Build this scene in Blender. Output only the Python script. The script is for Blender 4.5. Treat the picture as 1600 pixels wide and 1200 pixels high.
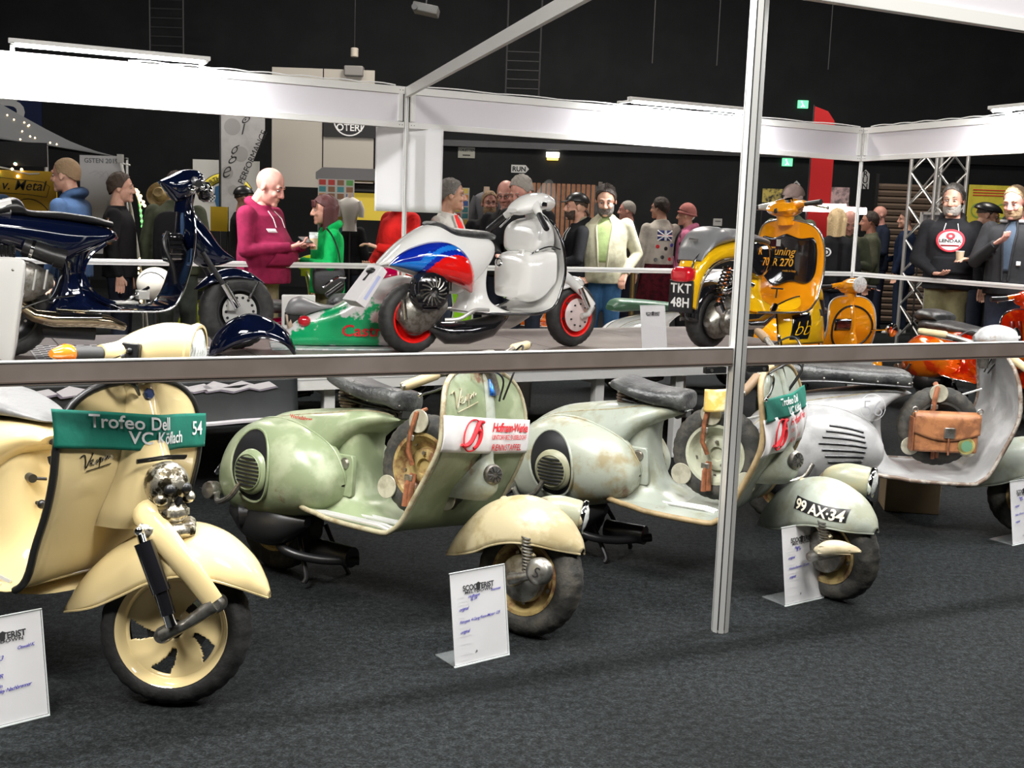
import bpy, bmesh, math, random
from mathutils import Vector, Matrix, noise
PI = math.pi
R = math.radians
random.seed(7)
for o in list(bpy.data.objects):
    bpy.data.objects.remove(o, do_unlink=True)
S = bpy.context.scene
COL = S.collection

# ------------------------------------------------------------------ camera, world, lamps, exposure
cd = bpy.data.cameras.new('camera')
cd.sensor_fit = 'HORIZONTAL'; cd.sensor_width = 36.0; cd.lens = 36.0 * 1732 / 1600
cd.clip_start = 0.05; cd.clip_end = 200
cam = bpy.data.objects.new('camera', cd); COL.objects.link(cam)
p_, r_ = 0.143, 0.035
fw = Vector((0, math.cos(p_), -math.sin(p_))); rt0 = Vector((1, 0, 0)); up0 = rt0.cross(fw)
rt = rt0 * math.cos(r_) + up0 * math.sin(r_); up = up0 * math.cos(r_) - rt0 * math.sin(r_)
m = Matrix((rt, up, -fw)).transposed().to_4x4(); m.translation = (0, 0, 1.402)
cam.matrix_world = m
S.camera = cam
S.view_settings.view_transform = 'Standard'; S.view_settings.look = 'None'
S.view_settings.exposure = 0.35; S.view_settings.gamma = 1.0; S.view_settings.use_curve_mapping = False
W = bpy.data.worlds.new('hall_air'); S.world = W; W.use_nodes = True
W.node_tree.nodes['Background'].inputs[0].default_value = (0.55, 0.62, 0.75, 1)
W.node_tree.nodes['Background'].inputs[1].default_value = 0.05

def area(name, loc, target, sx, sy, power, col=(1, 1, 1)):
    l = bpy.data.lights.new(name, 'AREA'); l.shape = 'RECTANGLE'; l.size = sx; l.size_y = sy
    l.energy = power; l.color = col
    o = bpy.data.objects.new(name, l); COL.objects.link(o); o.location = loc
    d = Vector(target) - Vector(loc)
    o.rotation_euler = d.to_track_quat('-Z', 'Y').to_euler()
    return o
# unseen area fills, added for ambient light on the hall and visitors
area('hall_fill', (0, 15, 7.6), (0, 14, 0), 1.5, 1.0, 420, (1.0, .93, .85))
area('hall_fill', (-6, 12, 7.6), (-5, 12, 0), 1.5, 1.0, 260, (1.0, .93, .85))
area('hall_fill', (6, 13, 7.6), (5, 13, 0), 1.5, 1.0, 260, (1.0, .93, .85))
area('hall_fill', (-2.2, .2, 5.2), (-.6, 3.6, .3), 2.2, .8, 270, (1.0, .97, .92))  # this and the next: soft fills added above the camera for the front row
area('hall_fill', (2.6, .6, 5.2), (1.6, 4.8, .3), 2.2, .8, 270, (1.0, .97, .92))

# ------------------------------------------------------------------ materials
MATS = {}
def mat(name, col, rough=.5, metal=0., coat=0., col2=None, scale=8., lo=.45, hi=.6, det=4, bump=0., bscale=60.,
        emit=0., alpha=1., trans=0., spec=.5, col3=None, rough2=None, t3=.60):
    if name in MATS: return MATS[name]
    m = bpy.data.materials.new(name); m.use_nodes = True; MATS[name] = m
    nt = m.node_tree; N = nt.nodes; L = nt.links; b = N['Principled BSDF']
    c4 = lambda c: (c[0], c[1], c[2], 1)
    b.inputs['Base Color'].default_value = c4(col)
    b.inputs['Roughness'].default_value = rough; b.inputs['Metallic'].default_value = metal
    b.inputs['Coat Weight'].default_value = coat; b.inputs['Coat Roughness'].default_value = .04
    b.inputs['Specular IOR Level'].default_value = spec
    b.inputs['Alpha'].default_value = alpha; b.inputs['Transmission Weight'].default_value = trans
    tc = N.new('ShaderNodeTexCoord')
    if col2 is not None:
        n = N.new('ShaderNodeTexNoise'); n.inputs['Scale'].default_value = scale; n.inputs['Detail'].default_value = det
        n.inputs['Roughness'].default_value = .62
        L.new(tc.outputs['Object'], n.inputs['Vector'])
        r = N.new('ShaderNodeMapRange'); r.inputs[1].default_value = lo; r.inputs[2].default_value = hi
        L.new(n.outputs[0], r.inputs[0])
        x = N.new('ShaderNodeMix'); x.data_type = 'RGBA'
        x.inputs[6].default_value = c4(col); x.inputs[7].default_value = c4(col2)
        L.new(r.outputs[0], x.inputs[0])
        out = x.outputs[2]
        if col3 is not None:
            n3 = N.new('ShaderNodeTexNoise'); n3.inputs['Scale'].default_value = scale * .35; n3.inputs['Detail'].default_value = 7
            n3.inputs['Roughness'].default_value = .7
            L.new(tc.outputs['Object'], n3.inputs['Vector'])
            r3 = N.new('ShaderNodeMapRange'); r3.inputs[1].default_value = t3; r3.inputs[2].default_value = t3 + .07
            L.new(n3.outputs[0], r3.inputs[0])
            x3 = N.new('ShaderNodeMix'); x3.data_type = 'RGBA'; x3.inputs[7].default_value = c4(col3)
            L.new(out, x3.inputs[6]); L.new(r3.outputs[0], x3.inputs[0]); out = x3.outputs[2]
        L.new(out, b.inputs['Base Color'])
        if rough2 is not None:
            rr = N.new('ShaderNodeMapRange'); rr.inputs[1].default_value = lo; rr.inputs[2].default_value = hi
            rr.inputs[3].default_value = rough; rr.inputs[4].default_value = rough2
            L.new(n.outputs[0], rr.inputs[0]); L.new(rr.outputs[0], b.inputs['Roughness'])
    if bump:
        n = N.new('ShaderNodeTexNoise'); n.inputs['Scale'].default_value = bscale; n.inputs['Detail'].default_value = 3
        L.new(tc.outputs['Object'], n.inputs['Vector'])
        bp = N.new('ShaderNodeBump'); bp.inputs['Strength'].default_value = bump; bp.inputs['Distance'].default_value = .01
        L.new(n.outputs[0], bp.inputs['Height']); L.new(bp.outputs[0], b.inputs['Normal'])
    if emit:
        b.inputs['Emission Color'].default_value = c4(col); b.inputs['Emission Strength'].default_value = emit
    return m

white_al = mat('painted_aluminium', (.72, .72, .70), .38, .0)
brown_al = mat('beam_bronze_aluminium', (.20, .165, .145), .42, .2, col2=(.25, .21, .19), scale=2.5)
alu = mat('aluminium', (.66, .66, .64), .34, .55)
chrome = mat('chrome', (.85, .85, .86), .07, 1.)
steel = mat('dull_steel', (.36, .35, .32), .38, .9, col2=(.2, .18, .15), scale=25)
darksteel = mat('dark_steel', (.05, .05, .052), .35, .7)
black = mat('satin_black', (.012, .012, .013), .35)
gloss_black = mat('gloss_black', (.008, .008, .01), .08, 0, 1.)
rubber = mat('tyre_rubber', (.014, .014, .014), .62, col2=(.03, .03, .029), scale=12, bump=.15, bscale=90)
oldrubber = mat('old_tyre_rubber', (.022, .022, .02), .75, col2=(.06, .055, .045), scale=14, bump=.2, bscale=90)
leather_b = mat('black_leather', (.02, .021, .022), .38, col2=(.06, .062, .06), scale=10, bump=.35, bscale=70)
tan = mat('tan_leather', (.36, .15, .06), .5, col2=(.20, .08, .035), scale=14, bump=.2)
strapm = mat('strap_leather', (.28, .10, .045), .5, col2=(.14, .05, .02), scale=22)
glass_m = mat('lamp_glass', (.85, .88, .86), .08, .0, .5, col2=(.6, .62, .6), scale=60)
redlens = mat('red_lens', (.55, .01, .02), .1, 0, 1.)
orange_lens = mat('orange_lens', (.95, .22, .02), .15, 0, 1.)
paper = mat('paper', (.74, .72, .74), .55)
ink = mat('print_ink', (.02, .02, .022), .7)
blueink = mat('blue_pen_ink', (.06, .05, .38), .7)
whiteprint = mat('white_print', (.8, .8, .8), .6)
acryl = mat('clear_acrylic', (.8, .86, .86), .05, 0, 1., alpha=.10)
grey_ln = mat('grey_print', (.45, .45, .47), .7)
skullm = mat('aged_chrome', (.62, .58, .48), .34, .9, col2=(.06, .05, .03), scale=28, lo=.48, hi=.56, bump=.5, bscale=30)

# ------------------------------------------------------------------ mesh helpers
def lerp(a, b, t): return a + (b - a) * t
def cr(P, t):
    """smooth curve through points P (tuples or numbers), t 0..1"""
    n = len(P) - 1; x = min(max(t, 0), 1) * n; i = min(int(x), n - 1); f = x - i
    num = not hasattr(P[0], '__len__')
    g = (lambda k: (P[k],)) if num else (lambda k: P[k])
    p1, p2 = g(i), g(i + 1)
    p0 = g(i - 1) if i > 0 else tuple(2 * a - b for a, b in zip(p1, p2))
    p3 = g(i + 2) if i + 2 <= n else tuple(2 * b - a for a, b in zip(p1, p2))
    r = tuple(.5 * (2 * b + (c - a) * f + (2 * a - 5 * b + 4 * c - d) * f * f + (3 * b - a - 3 * c + d) * f ** 3)
              for a, b, c, d in zip(p0, p1, p2, p3))
    return r[0] if num else r
def sgp(v, e): return math.copysign(abs(v) ** e, v)

class MB:
    def __init__(s, M=None): s.v = []; s.f = []; s.mi = []; s.k = 0; s.M = M
    def add(s, vs, fs):
        b = len(s.v)
        if s.M is not None: vs = [s.M @ Vector(v) for v in vs]
        s.v += [tuple(v) for v in vs]; s.f += [tuple(i + b for i in f) for f in fs]; s.mi += [s.k] * len(fs); return s
    def box(s, c, d, rot=None):
        x, y, z = d[0] / 2, d[1] / 2, d[2] / 2
        vs = [Vector((i, j, k)) for i in (-x, x) for j in (-y, y) for k in (-z, z)]
        if rot is not None: vs = [rot @ v for v in vs]
        c = Vector(c)
        return s.add([v + c for v in vs], [(0, 1, 3, 2), (4, 6, 7, 5), (0, 4, 5, 1), (2, 3, 7, 6), (0, 2, 6, 4), (1, 5, 7, 3)])
    def grid(s, fn, nu, nv, cu=False):
        vs = [fn(i / nu, j / nv) for j in range(nv + 1) for i in range(nu if cu else nu + 1)]
        w = nu if cu else nu + 1; fs = []
        for j in range(nv):
            for i in range(nu):
                a = j * w + i; b = j * w + (i + 1) % w
                fs.append((a, b, b + w, a + w))
        return s.add(vs, fs)
    def tube(s, pts, r, n=8, cap=True, flat=1.):
        pts = [Vector(p) for p in pts]; N = len(pts)
        rr = r if hasattr(r, '__len__') else [r] * N
        t0 = (pts[1] - pts[0]).normalized(); u = t0.orthogonal().normalized(); vs = []
        for i, p in enumerate(pts):
            t = (pts[min(i + 1, N - 1)] - pts[max(i - 1, 0)])
            t = t.normalized() if t.length > 1e-9 else t0
            u = (u - t * u.dot(t)); u = u.normalized() if u.length > 1e-6 else t.orthogonal().normalized()
            w = t.cross(u)
            for k in range(n):
                a = 2 * PI * k / n; vs.append(p + (u * math.cos(a) + w * math.sin(a) * flat) * rr[i])
        fs = [(i * n + k, i * n + (k + 1) % n, (i + 1) * n + (k + 1) % n, (i + 1) * n + k) for i in range(N - 1) for k in range(n)]
        if cap: fs += [tuple(range(n - 1, -1, -1)), tuple((N - 1) * n + k for k in range(n))]
        return s.add(vs, fs)
    def curve(s, pts, r, n=8, m=24, flat=1.):
        return s.tube([cr(pts, i / m) for i in range(m + 1)], r, n, True, flat)
    def cyl(s, p0, p1, r0, r1=None, n=20):
        r1 = r0 if r1 is None else r1
        return s.tube([p0, p1], [r0, r1], n)
    def lathe(s, prof, o=(0, 0, 0), ax=(0, 1, 0), n=32, cap=True, wob=None):
        """prof: list of (radius, offset along axis)"""
        o = Vector(o); ax = Vector(ax).normalized(); u = ax.orthogonal().normalized(); w = ax.cross(u); vs = []
        for j, (r, h) in enumerate(prof):
            for k in range(n):
                a = 2 * PI * k / n; q = r * (wob(j, k) if wob else 1)
                vs.append(o + ax * h + (u * math.cos(a) + w * math.sin(a)) * q)
        m = len(prof)
        fs = [(i * n + k, i * n + (k + 1) % n, (i + 1) * n + (k + 1) % n, (i + 1) * n + k) for i in range(m - 1) for k in range(n)]
        if cap:
            if prof[0][0] > 1e-5: fs.append(tuple(range(n - 1, -1, -1)))
            if prof[-1][0] > 1e-5: fs.append(tuple((m - 1) * n + k for k in range(n)))
        return s.add(vs, fs)
    def ball(s, c, r, nu=16, nv=10, rot=None):
        r = r if hasattr(r, '__len__') else (r, r, r); c = Vector(c)
        def fn(u, v):
            a = 2 * PI * u; b = PI * (v * .998 + .001)
            q = Vector((r[0] * math.sin(b) * math.cos(a), r[1] * math.sin(b) * math.sin(a), r[2] * math.cos(b)))
            return c + (rot @ q if rot is not None else q)
        s.grid(fn, nu, nv, True); n = nu; b = len(s.v) - nu * (nv + 1)
        s.f += [tuple(b + k for k in range(n)), tuple(b + nv * n + k for k in range(n - 1, -1, -1))]; s.mi += [s.k] * 2
        return s
    def hull(s, top, bot, w, n=28, m=20, e=1., ez=1., y0=0.):
        """closed loft between a top and a bottom profile in the xz plane with half width w"""
        def fn(u, v):
            T = cr(top, v); B = cr(bot, v); ww = max(cr(w, v), .001); a = 2 * PI * u
            c = sgp(math.cos(a), ez); q = sgp(math.sin(a), e)
            return ((T[0] + B[0]) / 2 + (T[0] - B[0]) / 2 * c, y0 + ww * q, (T[1] + B[1]) / 2 + (T[1] - B[1]) / 2 * c)
        s.grid(fn, m, n, True); b = len(s.v) - m * (n + 1)
        s.f += [tuple(b + k for k in range(m)), tuple(b + n * m + k for k in range(m - 1, -1, -1))]; s.mi += [s.k] * 2
        return s
    def cowl(s, top, bot, w, y0, side=-1, n=28, m=16, e=.8, ez=1.):
        def fn(u, v):
            T = cr(top, v); B = cr(bot, v); ww = max(cr(w, v), .001); a = PI * u
            c = sgp(math.cos(a), ez); yy = y0 if not hasattr(y0, '__len__') else cr(y0, v)
            return ((T[0] + B[0]) / 2 + (T[0] - B[0]) / 2 * c, side * (yy + ww * math.sin(a) ** e), (T[1] + B[1]) / 2 + (T[1] - B[1]) / 2 * c)
        return s.grid(fn, m, n)
    def arch(s, top, bot, w, n=30, m=18, e=1.):
        """open-bottomed fender"""
        def fn(u, v):
            T = cr(top, v); B = cr(bot, v); a = PI * (u - .5); d = 1 - math.cos(a) ** e
            ww = cr(w, v); return (T[0] + (B[0] - T[0]) * d, ww * math.sin(a), T[1] + (B[1] - T[1]) * d)
        return s.grid(fn, m, n)
    def prism(s, poly, y0, y1, plane='xz'):
        n = len(poly)
        g = {'xz': lambda a, b, y: (a, y, b), 'xy': lambda a, b, y: (a, b, y), 'yz': lambda a, b, y: (y, a, b)}[plane]
        vs = [g(a, b, y0) for a, b in poly] + [g(a, b, y1) for a, b in poly]
        return s.add(vs, [tuple(range(n)), tuple(range(2 * n - 1, n - 1, -1))] + [(k, k + n, (k + 1) % n + n, (k + 1) % n) for k in range(n)])

def O(name, mb, mats, parent=None, smooth=True, solid=0, bevel=0, ang=42, off=0, loc=None, sub=0):
    me = bpy.data.meshes.new(name); me.from_pydata(mb.v, [], mb.f)
    mats = mats if isinstance(mats, (list, tuple)) else [mats]
    for x in mats: me.materials.append(x)
    if len(mats) > 1: me.polygons.foreach_set('material_index', mb.mi)
    bm = bmesh.new(); bm.from_mesh(me); bmesh.ops.recalc_face_normals(bm, faces=bm.faces); bm.to_mesh(me); bm.free()
    if smooth:
        me.polygons.foreach_set('use_smooth', [True] * len(me.polygons))
        me.set_sharp_from_angle(angle=R(ang))
    o = bpy.data.objects.new(name, me); COL.objects.link(o)
    if parent is not None: o.parent = parent
    if loc is not None: o.location = loc
    if solid:
        q = o.modifiers.new('thick', 'SOLIDIFY'); q.thickness = solid; q.offset = off
    if bevel:
        q = o.modifiers.new('bevel', 'BEVEL'); q.width = bevel; q.segments = 2; q.limit_method = 'ANGLE'; q.angle_limit = R(40)
    if sub:
        q = o.modifiers.new('sub', 'SUBSURF'); q.levels = sub; q.render_levels = sub
    return o
def tag(o, label, cat, group=None, kind=None):
    if label: o['label'] = label
    if cat: o['category'] = cat
    if group: o['group'] = group
    if kind: o['kind'] = kind
    return o
def thing(name, label, cat, loc=(0, 0, 0), rz=0, group=None, lean=0):
    o = bpy.data.objects.new(name, None); COL.objects.link(o); o.empty_display_size = .1
    o.location = loc; o.rotation_euler = (lean, 0, rz); return tag(o, label, cat, group)
def struct(name, mb, m, **k):
    o = O(name, mb, m, **k); o['kind'] = 'structure'; return o

def text(s, size, m, parent, fn, name='lettering', align='CENTER', shear=0., off=0., spacing=1., line=1., res=3, label=None):
    """lettering mesh whose flat x,y are mapped by fn to the parent's frame"""
    cu = bpy.data.curves.new('t', 'FONT'); cu.body = s; cu.size = size; cu.align_x = align; cu.shear = shear
    cu.offset = off; cu.space_character = spacing; cu.space_line = line; cu.resolution_u = res; cu.fill_mode = 'FRONT'
    o = bpy.data.objects.new('t', cu); COL.objects.link(o)
    dg = bpy.context.evaluated_depsgraph_get(); me = bpy.data.meshes.new_from_object(o.evaluated_get(dg))
    bpy.data.objects.remove(o, do_unlink=True); bpy.data.curves.remove(cu)
    me.name = name
    for v in me.vertices: v.co = fn(v.co.x, v.co.y)
    me.materials.clear(); me.materials.append(m)
    q = bpy.data.objects.new(name, me); COL.objects.link(q)
    if parent is not None: q.parent = parent
    if label: q['label'] = label
    return q
def plane_map(o, x, y, lift=.0015):
    o = Vector(o); x = Vector(x).normalized(); y = Vector(y).normalized(); n = x.cross(y)
    return lambda a, b: o + x * a + y * b + n * lift
# ------------------------------------------------------------------ scooter paints
def aged(name, c, c2, rust=(.12, .05, .02), r=.38, coat=0., scale=9, hi=.62, t3=.60):
    return mat(name, c, r, 0., coat, col2=c2, scale=scale, lo=.48, hi=hi, det=6, col3=rust, rough2=.6, bump=.06, bscale=40, t3=t3)
cream_p = mat('cream_gloss_paint', (.80, .64, .33), .12, 0, .8)
green_p = aged('aged_green_paint', (.215, .26, .15), (.30, .335, .215), (.16, .07, .035), r=.28, t3=.575)
green_f = aged('faded_beige_green_paint', (.42, .36, .22), (.30, .24, .12), (.14, .07, .03), r=.3)
grey_p = aged('aged_grey_green_paint', (.32, .35, .30), (.25, .26, .19), (.16, .08, .035), r=.28)
grey_c = aged('rusty_grey_green_paint', (.35, .375, .31), (.26, .22, .12), (.15, .07, .025), r=.3, scale=7, t3=.545)
silver_p = aged('aged_silver_paint', (.30, .30, .30), (.40, .40, .40), (.2, .14, .1), r=.28)
ivory_p = aged('ivory_paint', (.62, .55, .38), (.5, .42, .26), (.3, .2, .1), r=.3)
navy_p = mat('navy_gloss_paint', (.002, .0045, .020), .06, 0, 1.)
white_p = mat('white_gloss_paint', (.80, .80, .78), .1, 0, 1.)
yellow_p = mat('yellow_gloss_paint', (.95, .55, .008), .1, 0, 1.)
amber_p = mat('amber_gloss_paint', (.80, .30, .006), .1, 0, 1.)
red_flake = mat('red_orange_flake_paint', (.62, .02, .003), .12, .35, 1., col2=(.85, .16, .005), scale=7, lo=.45, hi=.62)
orange_p = mat('orange_flake_paint', (.85, .20, .006), .12, .2, 1., col2=(.7, .04, .004), scale=6, lo=.48, hi=.6)
red_p = mat('red_gloss_paint', (.75, .008, .006), .1, 0, 1.)
blue_p = mat('blue_gloss_paint', (.004, .02, .33), .1, 0, 1.)
lblue_p = mat('light_blue_gloss_paint', (.01, .17, .62), .1, 0, 1.)
lime_p = mat('lime_gloss_paint', (.28, .62, .02), .15, 0, 1.)
rust_rim = mat('rusty_rim_paint', (.40, .30, .12), .45, .2, col2=(.16, .07, .03), scale=16)
beige_grip = mat('beige_rubber_grip', (.45, .36, .20), .6)
brown_grip = mat('brown_rubber_grip', (.16, .10, .05), .6)
edge_m = aged('dull_edge_strip', (.36, .33, .22), (.22, .17, .09), r=.4, scale=20)
black_strip = mat('black_edge_strip', (.02, .02, .02), .35)

SH = [(.30, .312, .20, 0), (.42, .304, .255, 0), (.58, .298, .275, 0), (.73, .296, .28, .0), (.82, .302, .282, .0), (.87, .345, .282, .0),
      (.915, .44, .280, .0), (.972, .545, .275, .01), (.998, .63, .268, .015), (.988, .74, .262, .015), (.970, .815, .240, .015), (.955, .86, .195, .012), (.945, .886, .12, .006), (.942, .892, .02, .0)]
def steerM(deg, piv=(.95, 0, .85)):
    a = Vector((-.2, 0, .68)).normalized()
    return Matrix.Translation(piv) @ Matrix.Rotation(R(deg), 4, a) @ Matrix.Translation(-Vector(piv))

def wheel(root, c, Rr=.203, w=.09, ri=.118, M=None, tyre=rubber, rim=steel, hub=steel, style='steel', side=-1, names=('tyre', 'rim', 'hub')):
    h = w / 2
    prof = [(ri, -h * .7), (ri + .012, -h * .95), (Rr - .045, -h * 1.05), (Rr - .02, -h * .92), (Rr - .006, -h * .6), (Rr, -h * .2), (Rr, h * .2),
            (Rr - .006, h * .6), (Rr - .02, h * .92), (Rr - .045, h * 1.05), (ri + .012, h * .95), (ri, h * .7)]
    wob = lambda j, k: (1 - .016 * ((k % 3) == 0)) if 3 <= j <= 8 else 1
    b = MB(M).lathe(prof, c, n=90, wob=wob, cap=False); t = O(names[0], b, tyre, root, ang=60)
    b = MB(M); s = side
    if style == 'alloy':
        def face(r0, r1, n=200, m=16):
            vs = [(c[0] + lerp(r0, r1, j / m) * math.cos(2 * PI * k / n), c[1] + s * (h * .45 - .016 * math.sin(PI * min(1, j / m * 1.1))), c[2] + lerp(r0, r1, j / m) * math.sin(2 * PI * k / n)) for j in range(m + 1) for k in range(n)]
            fs = []
            for j in range(m):
                for k in range(n):
                    rr = (j + .5) / m; a = ((k / n * 360 + rr * 38 + 12) % 72)
                    if .24 < rr < .87 and a < 9 + 21 * rr: continue
                    fs.append((j * n + k, j * n + (k + 1) % n, (j + 1) * n + (k + 1) % n, (j + 1) * n + k))
            b.add(vs, fs)
        face(.028, ri - .004)
        r1 = O(names[1], b, rim, t, solid=.008)
        b = MB(M).lathe([(ri - .006, s * h * .3), (ri - .006, s * h * .5), (ri + .006, s * h * .85), (ri + .016, s * h * .9), (ri + .014, s * h * 1.02), (ri - .004, s * h * .8), (ri - .014, s * h * .3)], c, n=64, cap=False)
        O('rim_lip', b, rim, t)
        b = MB(M).lathe([(.085, -s * h * .6), (.085, s * h * .1), (.03, s * h * .2), (.0, s * h * .2)], c, n=32)
        O(names[2], b, darksteel, t)
        return t
    b.lathe([(ri + .010, s * h * .82), (ri + .012, s * h * 1.0), (ri, s * h * .98), (ri - .014, s * h * .55), (ri - .028, s * h * .2), (.072, s * h * .05), (.066, s * h * .45), (.05, s * h * .55), (.03, s * h * .5), (.028, s * h * .2), (0, s * h * .2)], c, n=48, cap=False)
    b.lathe([(ri + .010, -s * h * .82), (ri + .012, -s * h * 1.0), (ri, -s * h * .95), (ri - .02, -s * h * .4), (0, -s * h * .3)], c, n=32, cap=False)
    O(names[1], b, rim, t)
    for k in range(5):
        a = 2 * PI * k / 5 + .3
        O('wheel_nut', MB(M).cyl((c[0] + .05 * math.cos(a), c[1] + s * h * .5, c[2] + .05 * math.sin(a)), (c[0] + .05 * math.cos(a), c[1] + s * (h * .5 + .012), c[2] + .05 * math.sin(a)), .008, n=6), hub, t)
        a += .6
        O('wheel_nut', MB(M).cyl((c[0] + .092 * math.cos(a), c[1] + s * h * .12, c[2] + .092 * math.sin(a)), (c[0] + .092 * math.cos(a), c[1] + s * (h * .12 + .012), c[2] + .092 * math.sin(a)), .008, n=6), hub, t)
    return t

class Shield:
    def __init__(s, P=SH, dx=0, lean=0, ws=1.): s.P = [(p[0] + dx + lean * max(0, p[1] - .4), p[1], p[2] * (ws if p[1] > .3 else 1), p[3]) for p in P]
    def pt(s, u, v):
        x, z, w, k = cr(s.P, v); q = u * 2 - 1; w = max(w, .004)
        return (x - k * q * q, q * w, z - (.006 * q ** 4 if z < .3 else 0))
    def at(s, y, z, lift=0.):
        lo, hi = .4, 1.
        for _ in range(22):
            md = (lo + hi) / 2
            if cr(s.P, md)[1] < z: lo = md
            else: hi = md
        x, zz, w, k = cr(s.P, lo); w = max(w, .05)
        return Vector((x - k * (y / w) ** 2 + lift, y, z))
    def build(s, root, m, em, er=.009, inner=None, e0=.0):
        q = O('legshield', MB().grid(lambda u, v: s.pt(u, v), 20, 64), m, root, solid=.004, ang=70)
        b = MB(); pts = [s.pt(0, i / 40) for i in range(int(40 * e0), 41)] + [s.pt(1, i / 40) for i in range(39, int(40 * e0) - 1, -1)]
        b.tube(pts, er, 8); O('edge_trim', b, em, root, ang=80)
        return q

def strips(root, sh, ys, m, x0=.36, x1=.74, dzr=0.):
    """floor runners, each a part"""
    for y in ys:
        pts = [(lerp(x0, x1, i / 8), y, (.310 if i not in (0, 8) else .302) + dzr) for i in range(9)]
        O('floor_runner', MB().tube(pts, .0075, 6, True, .6), m, root)

def sprung_saddle(root, x0=.24, z0=.79, L=.43, m=leather_b, w=.125):
    t = [(x0 - .015, z0 + .01), (x0 + .01, z0 + .028), (x0 + L * .3, z0 + .012), (x0 + L * .6, z0 + .0), (x0 + L * .85, z0 + .0), (x0 + L, z0 - .006), (x0 + L + .012, z0 - .03)]
    bo = [(x0 - .015, z0), (x0 + .0, z0 - .012), (x0 + L * .3, z0 - .045), (x0 + L * .6, z0 - .068), (x0 + L * .85, z0 - .072), (x0 + L, z0 - .082), (x0 + L + .01, z0 - .072)]
    s = O('saddle', MB().hull(t, bo, [w * .5, w * .95, w, w * .88, w * .80, w * .74, w * .55], e=.5, ez=.6, n=36), m, root)
    b = MB()
    for k in range(7):
        a = .12 + .8 * k / 6; T = cr(bo, a); b.ball((T[0], -cr([w * .5, w * .95, w, w * .85, w * .72, w * .62, w * .4], a) * .93, T[1] + .014), .006, 8, 5)
    O('rivets', b, steel, s)
    b = MB()
    for k in range(8):
        z = z0 - .105 + k * .0125; r = .036 + .012 * math.sin(k / 7 * PI)
        b.tube([(x0 + .035 + r * math.cos(a * PI / 8), r * math.sin(a * PI / 8), z + a * .0125 / 16) for a in range(17)], .0055, 5)
    b.cyl((x0 + .035, 0, z0 - .135), (x0 + .035, 0, z0 - .1), .022, .034); b.cyl((x0 + .035, 0, z0 - .02), (x0 + .035, 0, z0 - .0), .034, .02)
    O('saddle_spring', b, mat('rusty_spring', (.13, .085, .055), .5, .5, col2=(.25, .2, .15), scale=30), s)
    b = MB()
    for y in (-.055, .055): b.curve([(x0 + .03, y, z0 - .06), (x0 + .15, y, z0 - .075), (x0 + .3, y * .7, z0 - .085), (x0 + L - .02, y * .3, z0 - .088)], .006)
    b.box((x0 + L - .03, 0, z0 - .095), (.07, .06, .03)); b.cyl((x0 + L - .03, -.035, z0 - .105), (x0 + L - .03, .035, z0 - .105), .014)
    O('saddle_frame', b, black, s)
    return s

def spare(root, c, m_t, m_r, strap=True, hub=steel, disc=True, tilt=0):
    M = Matrix.Translation(c) @ Matrix.Rotation(R(tilt), 4, 'Z') @ Matrix.Translation(-Vector(c))
    t = wheel(root, c, .192, .088, .112, M, m_t, m_r, hub, names=('spare_tyre', 'rim', 'hub')); t['label'] = 'spare wheel standing behind the legshield'
    plate = mat('plate_steel_painted', (.50, .48, .38), .35, .2, col2=(.34, .32, .24), scale=14)
    for i, (a, dy) in enumerate(((98, -.052), (215, -.05), (325, -.05))):
        px, pz = c[0] + .165 * math.cos(R(a)), c[2] + .165 * math.sin(R(a))
        b = MB(M).lathe([(.0, -.003), (.042, -.003), (.044, 0), (.042, .002), (0, .002)], (px, c[1] + dy, pz), n=20)
        O('clamp_disc', b, plate, t)
    if strap:
        y = c[1] - .058; b = MB(M)
        b.tube([(c[0] - .03, y + .05, c[2] + .205), (c[0] - .034, y, c[2] + .19), (c[0] - .045, y - .004, c[2] + .12), (c[0] - .05, y, c[2] + .05), (c[0] - .03, y + .01, c[2] + .0)], .013, 8, True, .7)
        b.tube([(c[0] - .02, y + .01, c[2] - .03), (c[0] - .03, y - .004, c[2] - .07), (c[0] - .03, y - .006, c[2] - .15)], .013, 8, True, .7)
        b.tube([(c[0] - .02, y + .01, c[2] - .03), (c[0] - .012, y - .004, c[2] - .08), (c[0] - .01, y - .004, c[2] - .145)], .011, 8, True, .7)
        O('leather_strap', b, strapm, t)
        for z in (.10, -.045): O('strap_buckle', MB(M).box((c[0] - .042 + (.012 if z < 0 else 0), y - .006, c[2] + z), (.034, .006, .022)), steel, t, bevel=.002)
    return t

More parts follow.
